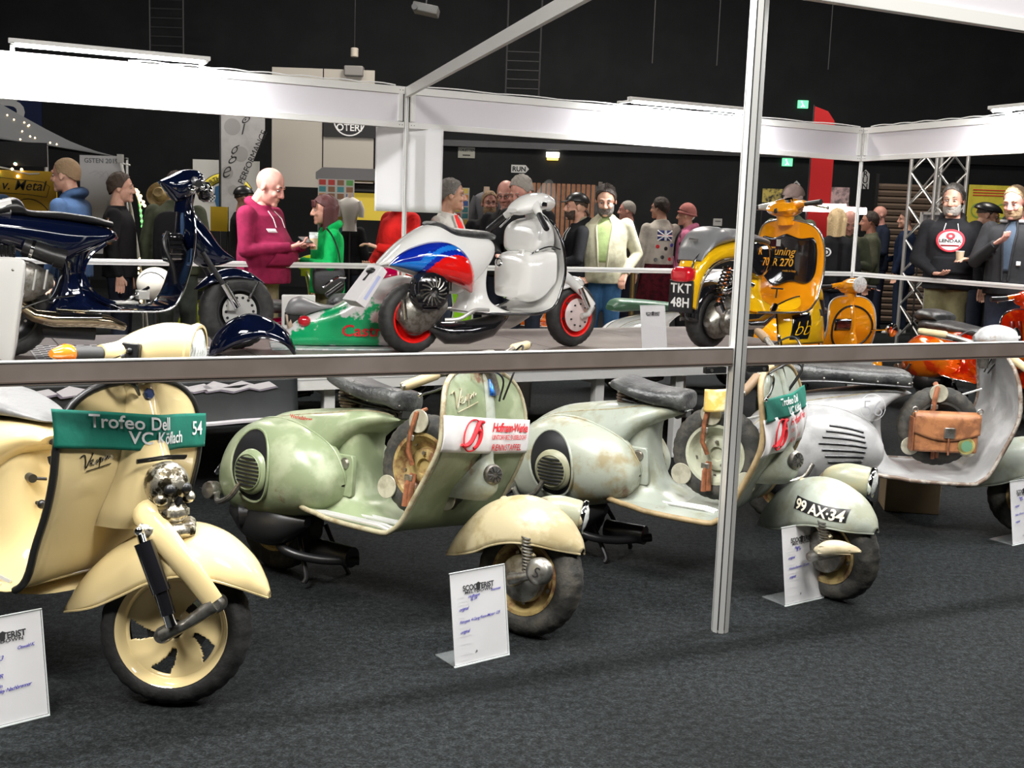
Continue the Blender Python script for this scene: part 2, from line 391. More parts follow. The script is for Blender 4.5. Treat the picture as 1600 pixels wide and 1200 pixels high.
def rod_bars(root, M, grip=beige_grip, rise=0., col=steel, hz=.935, tilt=0., bs=0.):
    M = M @ Matrix.Translation((.90, 0, hz)) @ Matrix.Rotation(R(bs), 4, 'Z') @ Matrix.Rotation(math.atan(tilt), 4, 'X') @ Matrix.Translation((-.90, 0, -hz))
    b = MB(M)
    b.cyl((.92, 0, .80), (.90, 0, hz + .01), .022); b.curve([(.80, -.32, hz), (.84, -.2, hz + .015 + rise), (.895, -.06, hz + .01 + rise), (.90, 0, hz + .01 + rise), (.895, .06, hz + .01 + rise), (.84, .2, hz + .015 + rise), (.80, .32, hz)], .0125, 10, 36)
    hb = O('handlebar', b, col, root)
    for s in (-1, 1):
        b = MB(M).tube([(.80 - .005, s * .315, hz), (.806, s * .30, hz + .001), (.842, s * .195, hz + .015 + rise), (.846, s * .185, hz + .015 + rise)], [.014, .0175, .0185, .014], 12)
        O('grip', b, grip, hb)
        b = MB(M).curve([(.87, s * .13, hz + .01), (.90, s * .15, hz - .005), (.90, s * .24, hz - .02), (.885, s * .31, hz - .022)], .005, 6)
        b.ball((.885, s * .312, hz - .022), .009, 8, 6)
        O('brake_lever', b, chrome, hb)
        b = MB(M).curve([(.86, s * .16, hz), (.96, s * .13, hz + .05), (1.0, s * .03, hz - .02), (.95, s * .01, hz - .12)], .004, 6)
        O('cable', b, darksteel, hb)
    b = MB(M).box((.905, 0, hz + .025), (.07, .09, .03)); b.lathe([(0, 0), (.03, 0), (.034, .012), (.03, .022), (0, .024)], (.905, 0, hz + .035), (0, 0, 1), 20)
    O('clamp_bracket', b, col, hb, bevel=.004)
    return hb

def front_end(root, M, fender_m, fork_m, hubcap='disc', tyre=oldrubber, rimm=rust_rim, style='steel', fs=1.0, lamp=None, wr=.203, shock='spring', ri=.118, modern=False):
    cx = 1.18
    top = [(.825, .225), (.88, .315), (.97, .415), (1.08, .468), (1.18, .475), (1.28, .435), (1.345, .375), (1.375, .335)]
    bot = [(.828, .212), (.92, .235), (1.01, .265), (1.08, .30), (1.16, .325), (1.24, .332), (1.31, .325), (1.372, .318)]
    w = [.012, .065, .105, .122, .125, .115, .075, .014]
    if modern:
        top = [(.85, .245), (.90, .34), (.98, .43), (1.08, .495), (1.19, .525), (1.29, .505), (1.375, .445), (1.42, .385), (1.44, .345)]
        bot = [(.853, .232), (.95, .262), (1.05, .315), (1.13, .36), (1.21, .385), (1.29, .385), (1.36, .368), (1.40, .35), (1.438, .33)]
        w = [.012, .06, .10, .125, .13, .125, .10, .06, .012]
    if fs != 1.0:
        top = [((x - cx) * fs + cx, (z - .3) * fs + .3 + .02) for x, z in top]; bot = [((x - cx) * fs + cx, (z - .3) * fs + .3 + .02) for x, z in bot]; w = [q * fs for q in w]
    f = O('front_fender', MB(M).arch(top, bot, w, n=44, m=26), fender_m, root, solid=.0035, ang=70)
    b = MB(M); n = 40
    for s in (0, 1):
        pts = []
        for i in range(n + 1):
            B = cr(bot, i / n); pts.append((B[0], (1 if s else -1) * cr(w, i / n), B[1]))
        b.tube(pts, .004, 6)
    O('rolled_edge', b, fender_m, f)
    t = wheel(root, (cx, 0, wr), wr, .092 if ri < .13 else .105, ri, M, tyre, rimm, style=style)
    b = MB(M).tube([(1.045, 0, .445), (1.05, -.02, .43), (1.06, -.03, .41)], [.022, .024, .022], 12)
    if shock == 'black':
        b.tube([(1.035, -.02, .60), (1.05, -.05, .575), (1.09, -.10, .545), (1.16, -.135, .49), (1.25, -.135, .40), (1.315, -.125, .325)], [.034, .040, .042, .040, .034, .03], 14, True, .6)
    else:
        b.tube([(1.05, -.03, .43), (1.14, -.085, .36), (1.24, -.10, .285)], [.022, .018, .016], 10)
    O('fork_leg', b, fork_m, root)
    pv = (1.318, -.125, .318) if shock == 'black' else (1.30, -.115, .262)
    b = MB(M).tube([pv, (lerp(pv[0], 1.18, .5), -.135, lerp(pv[2], wr, .6)), (1.18, -.12, wr)], [.024, .015, .022], 10)
    b.lathe([(.0, -.135), (.02, -.135), (.024, -.12), (.024, -.09), (0, -.09)], (cx, 0, wr), n=16)
    b.cyl((cx, -.13, wr), (cx, .07, wr), .009)
    if style != 'alloy': b.lathe([(.07, -.02), (.085, -.035), (.08, -.06), (.03, -.075), (0, -.075)], (cx, 0, wr), n=32)
    O('suspension_link', b, steel, root)
    if shock == 'black':
        b = MB(M).cyl((1.115, -.165, .475), (1.18, -.165, .345), .026); b.cyl((1.178, -.165, .35), (1.205, -.165, .285), .021)
        a = O('shock_absorber', b, gloss_black, root)
        b = MB(M).cyl((1.10, -.155, .50), (1.117, -.165, .47), .012); b.ball((1.098, -.162, .505), .014)
        O('shock_mount', b, chrome, a); O('lower_shock_mount', MB(M).cyl((1.203, -.165, .288), (1.215, -.16, .255), .016), chrome, a)
    else:
        b = MB(M)
        for k in range(11):
            q = k / 11; p = Vector((1.215 + .02 * q, -.112, .36 - .12 * q)); q2 = Vector((1.215 + .02 * (k + 1) / 11, -.112, .36 - .12 * (k + 1) / 11))
            b.tube([lerp(p, q2, a / 12) + Vector((.017 * math.cos(a * PI / 6), .017 * math.sin(a * PI / 6), 0)) for a in range(13)], .0038, 5)
        a = O('fork_spring', b, steel, root)
    if hubcap == 'disc':
        b = MB(M).lathe([(0, -.175), (.024, -.174), (.040, -.168), (.046, -.158), (.046, -.135), (0, -.13)], (pv[0], 0, pv[2] - .005), n=28)
        q = O('pivot_cap', b, steel, root)
        text('S', .05, darksteel, q, lambda x, y: M @ Vector((pv[0] + x, -.1768, pv[2] - .022 + y)), name='emblem', shear=.3)
    elif hubcap == 'fairing':
        b = MB(M).hull([(1.205, .255), (1.25, .29), (1.31, .305), (1.37, .30), (1.40, .292)], [(1.20, .235), (1.24, .225), (1.30, .245), (1.37, .272), (1.40, .285)], [.01, .03, .032, .022, .006], n=20, m=16, y0=-.135)
        q = O('link_fairing', b, fork_m, root)
        b = MB(M)
        for k in range(3): b.tube([(1.235, -.163, .243 + k * .016), (1.37, -.155, .275 + k * .008)], .0025, 5)
        O('fairing_rib', b, fork_m, q)
    else:
        b = MB(M).lathe([(0, -.14), (.02, -.139), (.026, -.13), (.026, -.085), (0, -.085)], (pv[0], 0, pv[2]), n=20); O('pivot_cap', b, steel, root)
    if lamp:
        c = lamp; L2 = 1.12; ML = (M if M is not None else Matrix()) @ Matrix.Translation(c) @ Matrix.Rotation(R(24), 4, 'Z') @ Matrix.Scale(L2, 4) @ Matrix.Translation((-c[0], -c[1], -c[2])); M = ML
        b = MB(M).hull([(c[0] - .10, c[2] - .01), (c[0] - .06, c[2] + .035), (c[0], c[2] + .055), (c[0] + .07, c[2] + .05), (c[0] + .085, c[2] + .045)],
                       [(c[0] - .10, c[2] - .02), (c[0] - .06, c[2] - .045), (c[0], c[2] - .06), (c[0] + .07, c[2] - .06), (c[0] + .095, c[2] - .058)], [.008, .04, .054, .054, .05], y0=c[1])
        q = O('headlamp_shell', b, lamp_m, root)
        b = MB(M).lathe([(.056, -.006), (.058, 0), (.056, .008), (.052, .008)], (c[0] + .09, c[1], c[2] - .006), (1, 0, -.1), 28, cap=False)
        O('headlamp_ring', b, chrome, q); b = MB(M).lathe([(.052, 0), (.03, .012), (0, .016)], (c[0] + .093, c[1], c[2] - .006), (1, 0, -.1), 24); O('lens', b, glass_m, q)
    return f
lamp_m = aged('aged_lamp_paint', (.27, .28, .20), (.34, .30, .17), r=.3)

def classic(name, label, F, hd, P, group='vintage scooters in the front row'):
    """pressed-steel vintage scooter, front to +x, seen from its right (-y)"""
    wb = 1.18; u = Vector((math.cos(R(hd)), math.sin(R(hd)), 0)); dz = P.get('dz', 0)
    root = thing(name, label, 'scooter', Vector((F[0], F[1], dz)) - u * wb, R(hd), group, lean=R(P.get('lean', 0)))
    body, cowl, fend = P['body'], P['cowl'], P['fender']
    top = [(-.24, .36), (-.22, .44), (-.15, .54), (-.03, .622), (.11, .658), (.26, .680), (.40, .695), (.50, .692), (.56, .672)]
    bot = [(-.27, .33), (-.25, .30), (-.15, .27), (.0, .26), (.15, .26), (.25, .31), (.325, .50), (.43, .605), (.545, .655)]
    if P.get('body_top'): top = P['body_top']
    if P.get('body_bot'): bot = P['body_bot']
    bd = O('body_shell', MB().hull(top, bot, P.get('bw', [.03, .09, .14, .165, .17, .165, .14, .095, .03]), n=44, m=28, e=.75, ez=.85), body, root)
    b = MB()
    for s in (-1, 1):
        b.tube([(lerp(cr(top, t)[0], cr(bot, t)[0], .12), s * (cr([.03, .09, .14, .165, .17, .165, .14, .095, .03], t) * .60), lerp(cr(top, t)[1], cr(bot, t)[1], .07) + .002) for t in [i / 20 for i in range(2, 20)]], .0035, 6)
    O('body_seam', b, edge_m, bd)
    # column between body and floor
    lv = P.get('lv') or [(.285, .28, .62, .20), (.305, .29, .57, .17), (.35, .29, .48, .125), (.43, .29, .44, .105), (.52, .29, .425, .10), (.60, .28, .43, .095), (.64, .28, .45, .09)]
    def col(u_, v_):
        z, x0, x1, w = cr(lv, v_); a = 2 * PI * u_
        return ((x0 + x1) / 2 + (x1 - x0) / 2 * sgp(math.cos(a), .6), w * sgp(math.sin(a), .6), z)
    cl = O('tunnel_column', MB().grid(col, 28, 18, True), P.get('colm', body), root)
    if P.get('door', True):
        b = MB(); b.prism([(.35, .36), (.44, .36), (.445, .37), (.435, .50), (.425, .515), (.35, .515), (.34, .505), (.34, .37)], -.124, -.100)
        d = O('glovebox_door', b, body, cl, bevel=.004)
        b = MB().lathe([(0, -.127), (.018, -.126), (.024, -.119), (.024, -.115)], (.395, -.006, .48), n=20); O('door_catch', b, steel, d)
    sh = Shield(P.get('shield', SH), P.get('sdx', 0), P.get('slean', 0), P.get('sws', 1.)); shm = sh.build(root, P.get('shieldm', body), P.get('edge', edge_m), P.get('er', .010), e0=P.get('e0', 0))
    shm['label'] = 'legshield running into the floorboard'
    strips(root, sh, P.get('runners', (-.25, -.215, -.14, -.105, .14, .25)), P.get('runm', alu), dzr=cr(sh.P, .2)[1] - .2985)
    # cowls
    ct = P.get('ct', [(-.20, .385), (-.165, .475), (-.09, .56), (.02, .608), (.14, .610), (.26, .580), (.35, .53), (.405, .455), (.412, .405)])
    cb = P.get('cb', [(-.20, .345), (-.175, .27), (-.10, .235), (.02, .225), (.14, .235), (.26, .262), (.345, .290), (.400, .345), (.411, .395)])
    cw = [.03, .10, .145, .165, .17, .165, .145, .10, .03]; cy = [.08, .10, .12, .13, .13, .13, .12, .12, .115]
    for s in (-1, 1):
        c = O('side_cowl', MB().cowl(ct, cb, cw, cy, s, n=40, m=24, e=.75), cowl, root, ang=80)
        def cs(t, a, lift=0., s=s):
            T = cr(ct, t); B = cr(cb, t); cc = math.cos(a)
            p = Vector(((T[0] + B[0]) / 2 + (T[0] - B[0]) / 2 * cc, s * (cr(cy, t) + cr(cw, t) * math.sin(a) ** .75), (T[1] + B[1]) / 2 + (T[1] - B[1]) / 2 * cc)); return p
        if s == -1:
            def csn(t, a, lift):
                p = cs(t, a); du = cs(t + .01, a) - p; dv = cs(t, a + .02) - p; n = du.cross(dv); n.normalize()
                if n.y > 0: n = -n
                return p + n * lift
            # bead round the cowl
            b = MB().tube([cs(i / 40, .10) for i in range(41)], .005, 6); O('cowl_bead', b, P.get('bead', cowl), c)
            c['label'] = 'right side cowl'
            if P['style'] == 'fan':
                t0, a0 = .44, 1.50
                def disc(x, y, lift): return csn(t0 + x, a0 - y, lift)
                b = MB(); n = 36
                b.grid(lambda u_, v_: disc((.105 * v_ * math.cos(2 * PI * u_)) - .02 * v_ * math.sin(2 * PI * u_), .78 * v_ * math.sin(2 * PI * u_), .004 + .0 * v_), n, 8, True)
                O('cooling_opening', b, black, c)
                b = MB().tube([disc(.105 * math.cos(2 * PI * k / 36) - .02 * math.sin(2 * PI * k / 36), .78 * math.sin(2 * PI * k / 36), .004) for k in range(37)], .0055, 6); O('opening_rim', b, cowl, c)
                cc_ = disc(.012, -.14, -.004); nn = (disc(0, -.12, .1) - disc(0, -.12, 0)).normalized()
                f = MB().lathe([(.0, .022), (.062, .020), (.080, .012), (.086, .0)], cc_, nn, 36); fc = O('fan_cover', f, P.get('fanm', cowl), c)
                up_ = Vector((0, 0, 1)); up_ = (up_ - nn * up_.dot(nn)).normalized(); sx = up_.cross(nn)
                for k in range(8):
                    h = -.05 + k * .0143; wd = math.sqrt(max(.066 ** 2 - h * h, 0)) * .92
                    b = MB().tube([cc_ + nn * .021 + up_ * h - sx * wd, cc_ + nn * .0255 + up_ * h, cc_ + nn * .021 + up_ * h + sx * wd], .0048, 6, True, .7); O('cooling_slot', b, black, fc)
                b = MB().lathe([(.066, .019), (.069, .022), (.066, .024)], cc_, nn, 36, cap=False); O('grille_ring', b, P.get('fanm', cowl), fc)
            elif P['style'] == 'louver':
                for k in range(7):
                    a = .92 + k * .155; dd = .05 * abs(k - 3) / 3
                    b = MB().tube([csn(.44 + dd + (.68 - .44 - dd * 1.4) * i / 8, a, .002) for i in range(9)], .0055, 6, True, .8); O('cooling_slot', b, black, c)
    # rear wheel, engine lump, exhaust
    wheel(root, (0, 0, .203), .203, .092, .118, None, oldrubber, P.get('rrim', rust_rim), names=('rear_tyre', 'rim', 'hub'))
    b = MB().hull([(-.12, .26), (0, .30), (.15, .30), (.28, .26)], [(-.12, .20), (0, .13), (.15, .13), (.28, .22)], [.02, .07, .08, .02], y0=-.16); b.cyl((-.02, -.22, .22), (.10, -.1, .25), .05)
    O('engine_casing', b, darksteel, root)
    b = MB().curve([(.05, -.10, .18), (.18, -.16, .12), (.3, -.1, .10), (.42, .0, .11)], .018, 10); b.cyl((.22, -.02, .12), (.40, -.02, .12), .04)
    O('exhaust', b, black, root)
    b = MB().curve([(-.12, -.25, .30), (-.06, -.30, .27), (.02, -.32, .30), (.06, -.31, .36)], .011, 8); b.lathe([(0, -.29), (.032, -.285), (.036, -.27), (.034, -.24), (0, -.24)], (-.14, 0, .30), n=20)
    O('kickstart_lever', b, steel, root)
    for sy in (-1, 1): O('stand_leg', MB().curve([(.16, sy * .08, .20), (.22, sy * .10, .10), (.27, sy * .12, .03), (.27, sy * .13, .006)], .010), darksteel, root)
    M = steerM(P.get('steer', 0))
    hc = P.get('horn', True)
    # front column cover and horn casting
    cv = P.get('cover', [(.43, .10, .085), (.47, .115, .088), (.53, .08, .062), (.585, .03, .036), (.66, .018, .03), (.80, .014, .026), (.88, .010, .022)])
    def cov(u_, v_):
        z, d, w = cr(cv, v_); q = u_ * 2 - 1; return sh.at(q * w, z) + Vector((.003 + d * max(0., math.cos(q * PI / 2)) ** P.get('cpow', .7), 0, 0))
    hcst = O('horn_casting', MB().grid(cov, 16, 30), P.get('coverm', body), root, ang=80)
    if hc:
        c0 = cov(.38, .33); b = MB().lathe([(0, .012), (.012, .014), (.03, .012), (.036, .004), (.038, -.004)], c0, (.86, -.45, .12), 28)
        hn = O('horn_grille', b, steel, hcst)
        n_ = Vector((.86, -.45, .12)).normalized(); a_ = n_.orthogonal().normalized(); b_ = n_.cross(a_)
        b = MB()
        for k in range(10):
            a = 2 * PI * k / 10; dv = a_ * math.cos(a) + b_ * math.sin(a); b.tube([c0 + n_ * .014 + dv * .010, c0 + n_ * .013 + dv * .028], .0022, 5)
        O('grille_bar', b, darksteel, hn)
    front_end(root, M, fend, P.get('forkm', fend), P.get('hubcap', 'disc'), P.get('tyre', oldrubber), P.get('frim', rust_rim), P.get('wstyle', 'steel'), P.get('fs', 1.), P.get('lamp'), shock=P.get('shock', 'spring'), wr=P.get('wr', .203), ri=P.get('ri', .118), modern=P.get('modern', False))
    if P.get('bars', 'rod') == 'rod': rod_bars(root, M, P.get('grip', beige_grip), hz=P.get('hz', .935), tilt=P.get('tilt', 0), bs=P.get('bs', 0))
    if P.get('saddle', 'sprung') == 'sprung': sprung_saddle(root, *P.get('sad', (.24, .785, .43)))
    b = MB().curve([(.60, 0, .665), (.62, 0, .63), (.68, 0, .655), (.78, 0, .66), (.90, 0, .70)], .005, 6); 
    if P.get('spare', True):
        O('frame_rod', b, alu, root); spare(root, P.get('spc', (.70, -.02, .515)), oldrubber, P.get('srim', rust_rim), P.get('strap', True), hub=steel)
    return root, sh

def banner(root, sh, z0, z1, m, w=.30, lift=.014, name='sash', label=None, sag=.0, skew=0., amp=.002, bulge=.012):
    def fn(u, v):
        y = lerp(-w, w, u); z = lerp(z0, z1, v) + sag * (1 - (2 * u - 1) ** 2) - skew * y
        q = sh.at(max(-.31, min(.31, y)), z, lift)
        q.x += bulge * math.exp(-(y / .10) ** 2) + amp * math.sin(u * 23 + v * 4) * (1 - .4 * v); return q
    o = O(name, MB().grid(fn, 48, 10), m, root, solid=.0015, ang=80)
    if label: o['label'] = label
    return o, (lambda y, z, l=.0045: sh.at(max(-.31, min(.31, y)), z - skew * y, lift + l + bulge * math.exp(-(y / .10) ** 2)))
# ------------------------------------------------------------------ floor, carpet
carpet = mat('dark_carpet', (.006, .0074, .008), .95, col2=(.022, .0245, .025), scale=130, lo=.42, hi=.66, det=6, bump=.5, bscale=260, spec=.15)
def carpet_nodes():
    nt = carpet.node_tree; N = nt.nodes; L = nt.links; b = N['Principled BSDF']
    tc = N.new('ShaderNodeTexCoord'); n = N.new('ShaderNodeTexNoise'); n.inputs['Scale'].default_value = 1.3; n.inputs['Detail'].default_value = 5
    L.new(tc.outputs['Object'], n.inputs['Vector'])
    r = N.new('ShaderNodeMapRange'); r.inputs[1].default_value = .3; r.inputs[2].default_value = .7; r.inputs[3].default_value = .75; r.inputs[4].default_value = 1.35
    L.new(n.outputs[0], r.inputs[0])
    src = b.inputs['Base Color'].links[0].from_socket
    n2 = N.new('ShaderNodeTexNoise'); n2.inputs['Scale'].default_value = 42; n2.inputs['Detail'].default_value = 3; L.new(tc.outputs['Object'], n2.inputs['Vector'])
    r2 = N.new('ShaderNodeMapRange'); r2.inputs[1].default_value = .35; r2.inputs[2].default_value = .65; r2.inputs[3].default_value = .55; r2.inputs[4].default_value = 1.5; L.new(n2.outputs[0], r2.inputs[0])
    mm = N.new('ShaderNodeMath'); mm.operation = 'MULTIPLY'; L.new(r.outputs[0], mm.inputs[0]); L.new(r2.outputs[0], mm.inputs[1]); r = mm
    x = N.new('ShaderNodeVectorMath'); x.operation = 'SCALE'; L.new(src, x.inputs[0]); L.new(r.outputs[0], x.inputs['Scale']); L.new(x.outputs[0], b.inputs['Base Color'])
carpet_nodes()
struct('floor', MB().box((0, 9, -.05), (26, 28, .1)), carpet, smooth=False)

# ------------------------------------------------------------------ front row of vintage scooters
teal = mat('teal_cloth', (.0, .17, .115), .8, col2=(.0, .13, .09), scale=4, bump=.1)
wcloth = mat('white_cloth', (.72, .70, .69), .85, col2=(.64, .62, .62), scale=5, bump=.15, bscale=12)
redink = mat('red_print', (.62, .01, .02), .7)
blueb = mat('blue_badge', (.02, .12, .5), .3)
GREEN = dict(hz=.905, bs=-12, body=green_p, cowl=green_p, fender=green_f, forkm=green_f, shieldm=green_p, style='fan', steer=0, lean=-9, sad=(.25, .785, .31), sdx=-.055, hubcap='disc',
             lamp=(1.15, .175, .415), coverm=grey_p, fanm=green_p, tilt=.35)
g, gs = classic('vintage_scooter', 'faded green vintage scooter with white sash and red lettering across its legshield', (.068, 3.67), -33, GREEN)
bn, bm_ = banner(g, gs, .60, .725, wcloth, .275, label='white cloth sash with red lettering')
def ring(parent, c, rx, rz, r, m, mp, name='emblem', sk=.0, n=36):
    pts = [mp(c[0] + rx * math.cos(2 * PI * k / n) + sk * math.sin(2 * PI * k / n), c[1] + rz * math.sin(2 * PI * k / n)) for k in range(n + 1)]
    return O(name, MB().tube(pts, r * 1.25, 6), m, parent)
def hemblem(parent, mp, c, s, name='emblem'):
    e = ring(parent, c, .044 * s, .053 * s, .0022 * s, redink, mp, name, .008 * s)
    b = MB()
    def st(P, w):
        b.tube([mp(c[0] + cr(P, i / 14)[0] * s, c[1] + cr(P, i / 14)[1] * s) for i in range(15)], [w * s * (.55 + .45 * math.sin(PI * (.1 + .85 * i / 14))) for i in range(15)], 7, True)
    st([(.052, .046), (.030, .044), (.012, .015), (-.010, -.022), (-.034, -.036), (-.052, -.032)], .0085)
    st([(.000, .002), (.016, .018), (.034, .014), (.034, -.010), (.022, -.034), (.008, -.042)], .0078)
    O('emblem_letter', b, redink, parent)
hemblem(bn, lambda y, z: bm_(y, z, .004), (-.125, .662), 1.05)
T = lambda mp, y0, z0, sl=0.: (lambda a, b: mp(y0 + a, z0 + b + sl * a))
text('Hoffmann-Werke', .044, redink, bn, T(bm_, -.025, .680), align='LEFT', shear=.25, off=.0011, spacing=.86)
text('LINTORF BEZ. DÜSSELDORF', .0235, redink, bn, T(bm_, -.025, .652), align='LEFT', spacing=.9, off=.0002)
text('RENNSTAFFEL', .033, redink, bn, T(bm_, -.018, .612), align='LEFT', spacing=1.12, off=.0004)
def script(parent, mp, c, s, m, name='script_badge', slope=.35):
    b = MB()
    def st(P, r=.0024):
        b.tube([mp(c[0] + cr(P, i / 20)[0] * s, c[1] + (cr(P, i / 20)[1] + slope * cr(P, i / 20)[0]) * s) for i in range(21)], r * s, 5)
    st([(-.07, .03), (-.055, .034), (-.05, .012), (-.048, -.018), (-.036, .005), (-.022, .03), (-.026, .034)])
    x = -.034
    st([(-.034, -.006), (-.022, -.002), (-.018, .008), (-.028, .010), (-.03, -.006), (-.02, -.014), (-.008, -.006), (-.002, .006), (-.008, -.012), (.0, -.008), (.008, .008), (.006, -.032), (.012, .006), (.02, .004), (.018, -.008), (.012, -.010), (.024, -.006), (.036, .006), (.028, -.006), (.034, -.01), (.04, .006), (.042, -.008), (.05, -.002)], .002)
    st([(-.045, -.03), (.0, -.03), (.055, -.03)], .0018)
    return O(name, b, m, parent)
script(g, lambda y, z: gs.at(y, z, .006), (-.14, .79), 1.15, edge_m)
b = MB(); b.add([gs.at(y, z, .022) for y, z in ((-.012, .862), (.012, .862), (.022, .805), (-.022, .805))], [(0, 1, 2, 3)]); O('shield_badge', b, blueb, g, solid=.002)
b = MB(); b.add([gs.at(y, z, .024) for y, z in ((.0, .855), (-.016, .812), (.016, .812))], [(0, 1, 2)]); O('badge_triangle', b, mat('light_blue_badge', (.05, .25, .75), .3), g, solid=.001)
text('Werksfahrer', .022, redink, g, lambda a, b: Vector((.10 + a, -.129 - b * .25, .618 + b * .95)), align='LEFT', off=.0004)

for pts, r_, nm in (([(-.19, -.20, .36), (-.14, -.21, .41), (-.075, -.20, .465)], .011, 'lever_plate'), ([(-.09, -.20, .39), (-.16, -.205, .295), (-.19, -.21, .285), (-.27, -.21, .285)], .004, 'wire_lever')): O(nm, MB().curve(pts, r_, 8), chrome, g)
GREY = dict(hz=.905, bs=34, body=grey_p, cowl=grey_c, fender=grey_p, forkm=ivory_p, shieldm=grey_p, style='fan', steer=-22, sdx=-.03, sad=(.25, .755, .30), hubcap='fairing', srim=mat('pale_rim_paint', (.50, .52, .40), .35, .1, col2=(.4, .4, .3), scale=12),
            lamp=(1.12, .165, .435), tilt=.20, grip=brown_grip, coverm=grey_p, runners=(-.14, -.105, .14, .25), fanm=aged('khaki_paint', (.30, .30, .20), (.24, .22, .13)), er=.012, edge=mat('tan_rubber_trim', (.34, .25, .13), .5, col2=(.24, .17, .08), scale=20))
t3, t3s = classic('vintage_scooter', 'rust-patched grey-green vintage scooter with plate 99 AX 34 on its front fender', (1.27, 4.18), -30, GREY)
b1, m1 = banner(t3, t3s, .705, .79, teal, .265, lift=.018, name='teal_sash', label='teal cloth sash')
text('Trofeo Dell', .040, whiteprint, b1, T(m1, -.13, .752), align='LEFT', off=.0008)
text('VC Köflach', .040, whiteprint, b1, T(m1, -.07, .715), align='LEFT', off=.0008)
b2, m2 = banner(t3, t3s, .57, .715, wcloth, .28, lift=.014, name='sash', label='white cloth sash with red lettering', amp=.006)
hemblem(b2, lambda y, z: m2(y, z, .005), (-.135, .643), 1.1)
text('Hoffmann-Werke', .040, redink, b2, T(m2, -.045, .668), align='LEFT', shear=.25, off=.0011, spacing=.86)
text('LINTORF', .022, redink, b2, T(m2, -.045, .640), align='LEFT'); text('RENNSTAFFEL', .0275, redink, b2, T(m2, -.04, .598), align='LEFT', spacing=1.1)
# number plate painted on the fender side
Mf = steerM(-22)
FT = [(.825, .225), (.88, .315), (.97, .415), (1.08, .468), (1.18, .475), (1.28, .435), (1.345, .375), (1.375, .335)]
FB = [(.828, .212), (.92, .235), (1.01, .265), (1.08, .30), (1.16, .325), (1.24, .332), (1.31, .325), (1.372, .318)]
FW = [.012, .065, .105, .122, .125, .115, .075, .014]
def fside(x, z, l=.004):
    t = (x - .825) / .55
    for _ in range(12):
        t = min(.999, max(.001, t)); T_ = cr(FT, t); B_ = cr(FB, t); d = min(1., max(.02, (T_[1] - z) / (T_[1] - B_[1]))); t += (x - (T_[0] + (B_[0] - T_[0]) * d)) * 1.6
    a = math.acos(1 - d)
    return Mf @ Vector((x, -(cr(FW, t) * math.sin(a)) - l, z + l * .6 * math.cos(a)))
pl = O('fender_plate', MB().grid(lambda u, v: fside(1.085 + .215 * u, .372 + .045 * v + .0 * u - .012 * u), 24, 8), black, t3)
text('99 AX·34', .058, mat('cream_print', (.75, .70, .55), .6), pl, lambda a, b: fside(1.092 + a * .93, .375 + b * .9 - .012 * a / .215, .0065), align='LEFT', off=.0014, spacing=.95)
bag = O('document_pouch', MB().grid(lambda u, v: (.70 + .09 * (u - .5), -.09 - .02 * math.sin(PI * u), .735 + .09 * (v - .5) + .01 * u), 8, 8), mat('yellow_pouch', (.75, .5, .12), .3, col2=(.8, .7, .4), scale=20), t3, solid=.01)

SILVER = dict(body=silver_p, cowl=silver_p, fender=grey_p, shieldm=silver_p, coverm=silver_p, style='louver', steer=-4, hz=.89, tilt=.18, bs=38, hubcap='disc', saddle='bench', edge=mat('rusty_edge', (.16, .11, .08), .5, col2=(.35, .32, .28), scale=25), srim=oldrubber, runners=(), door=False,
              body_bot=[(-.27, .33), (-.25, .30), (-.15, .27), (.0, .26), (.15, .26), (.27, .30), (.36, .50), (.46, .625), (.565, .665)])
s4, s4s = classic('vintage_scooter', 'bare silver vintage scooter with long black bench seat and leather satchel on spare wheel', (2.53, 5.25), -3, SILVER)
bt = [(-.26, .745), (-.2, .80), (-.05, .815), (.12, .80), (.3, .79), (.45, .785), (.53, .775), (.55, .745)]
bb = [(-.26, .70), (-.2, .68), (-.05, .70), (.12, .71), (.3, .705), (.45, .70), (.53, .695), (.548, .70)]
sd = O('bench_seat', MB().hull(bt, bb, [.05, .13, .145, .145, .14, .13, .11, .07], e=.6, ez=.7, n=44), leather_b, s4)
O('seat_piping', MB().tube([(cr(bb, t)[0], -cr([.05, .13, .145, .145, .14, .13, .11, .07], t) * .99, cr(bb, t)[1] + .012) for t in [i / 24 for i in range(25)]], .006, 6), black, sd)
b = MB()
for k in range(9): q = .12 + .82 * k / 8; b.ball((cr(bb, q)[0], -cr([.05, .13, .145, .145, .14, .13, .11, .07], q) * 1.0, cr(bb, q)[1] + .028), .006, 8, 5)
O('seat_stud', b, steel, sd)
text('56', .105, mat('pencil_grey', (.22, .22, .23), .6), s4, lambda a, b: Vector((.345 + a, -.188 + a * .16 + b * .20, .575 + b)), name='race_number', off=-.002)
cnum = MB().lathe([(.061, 0), (.063, .001), (.061, .002)], (.345, -.176, .615), (.16, -1, .20), 32, cap=False); O('number_circle', cnum, mat('white_chalk', (.5, .5, .5), .7), s4)

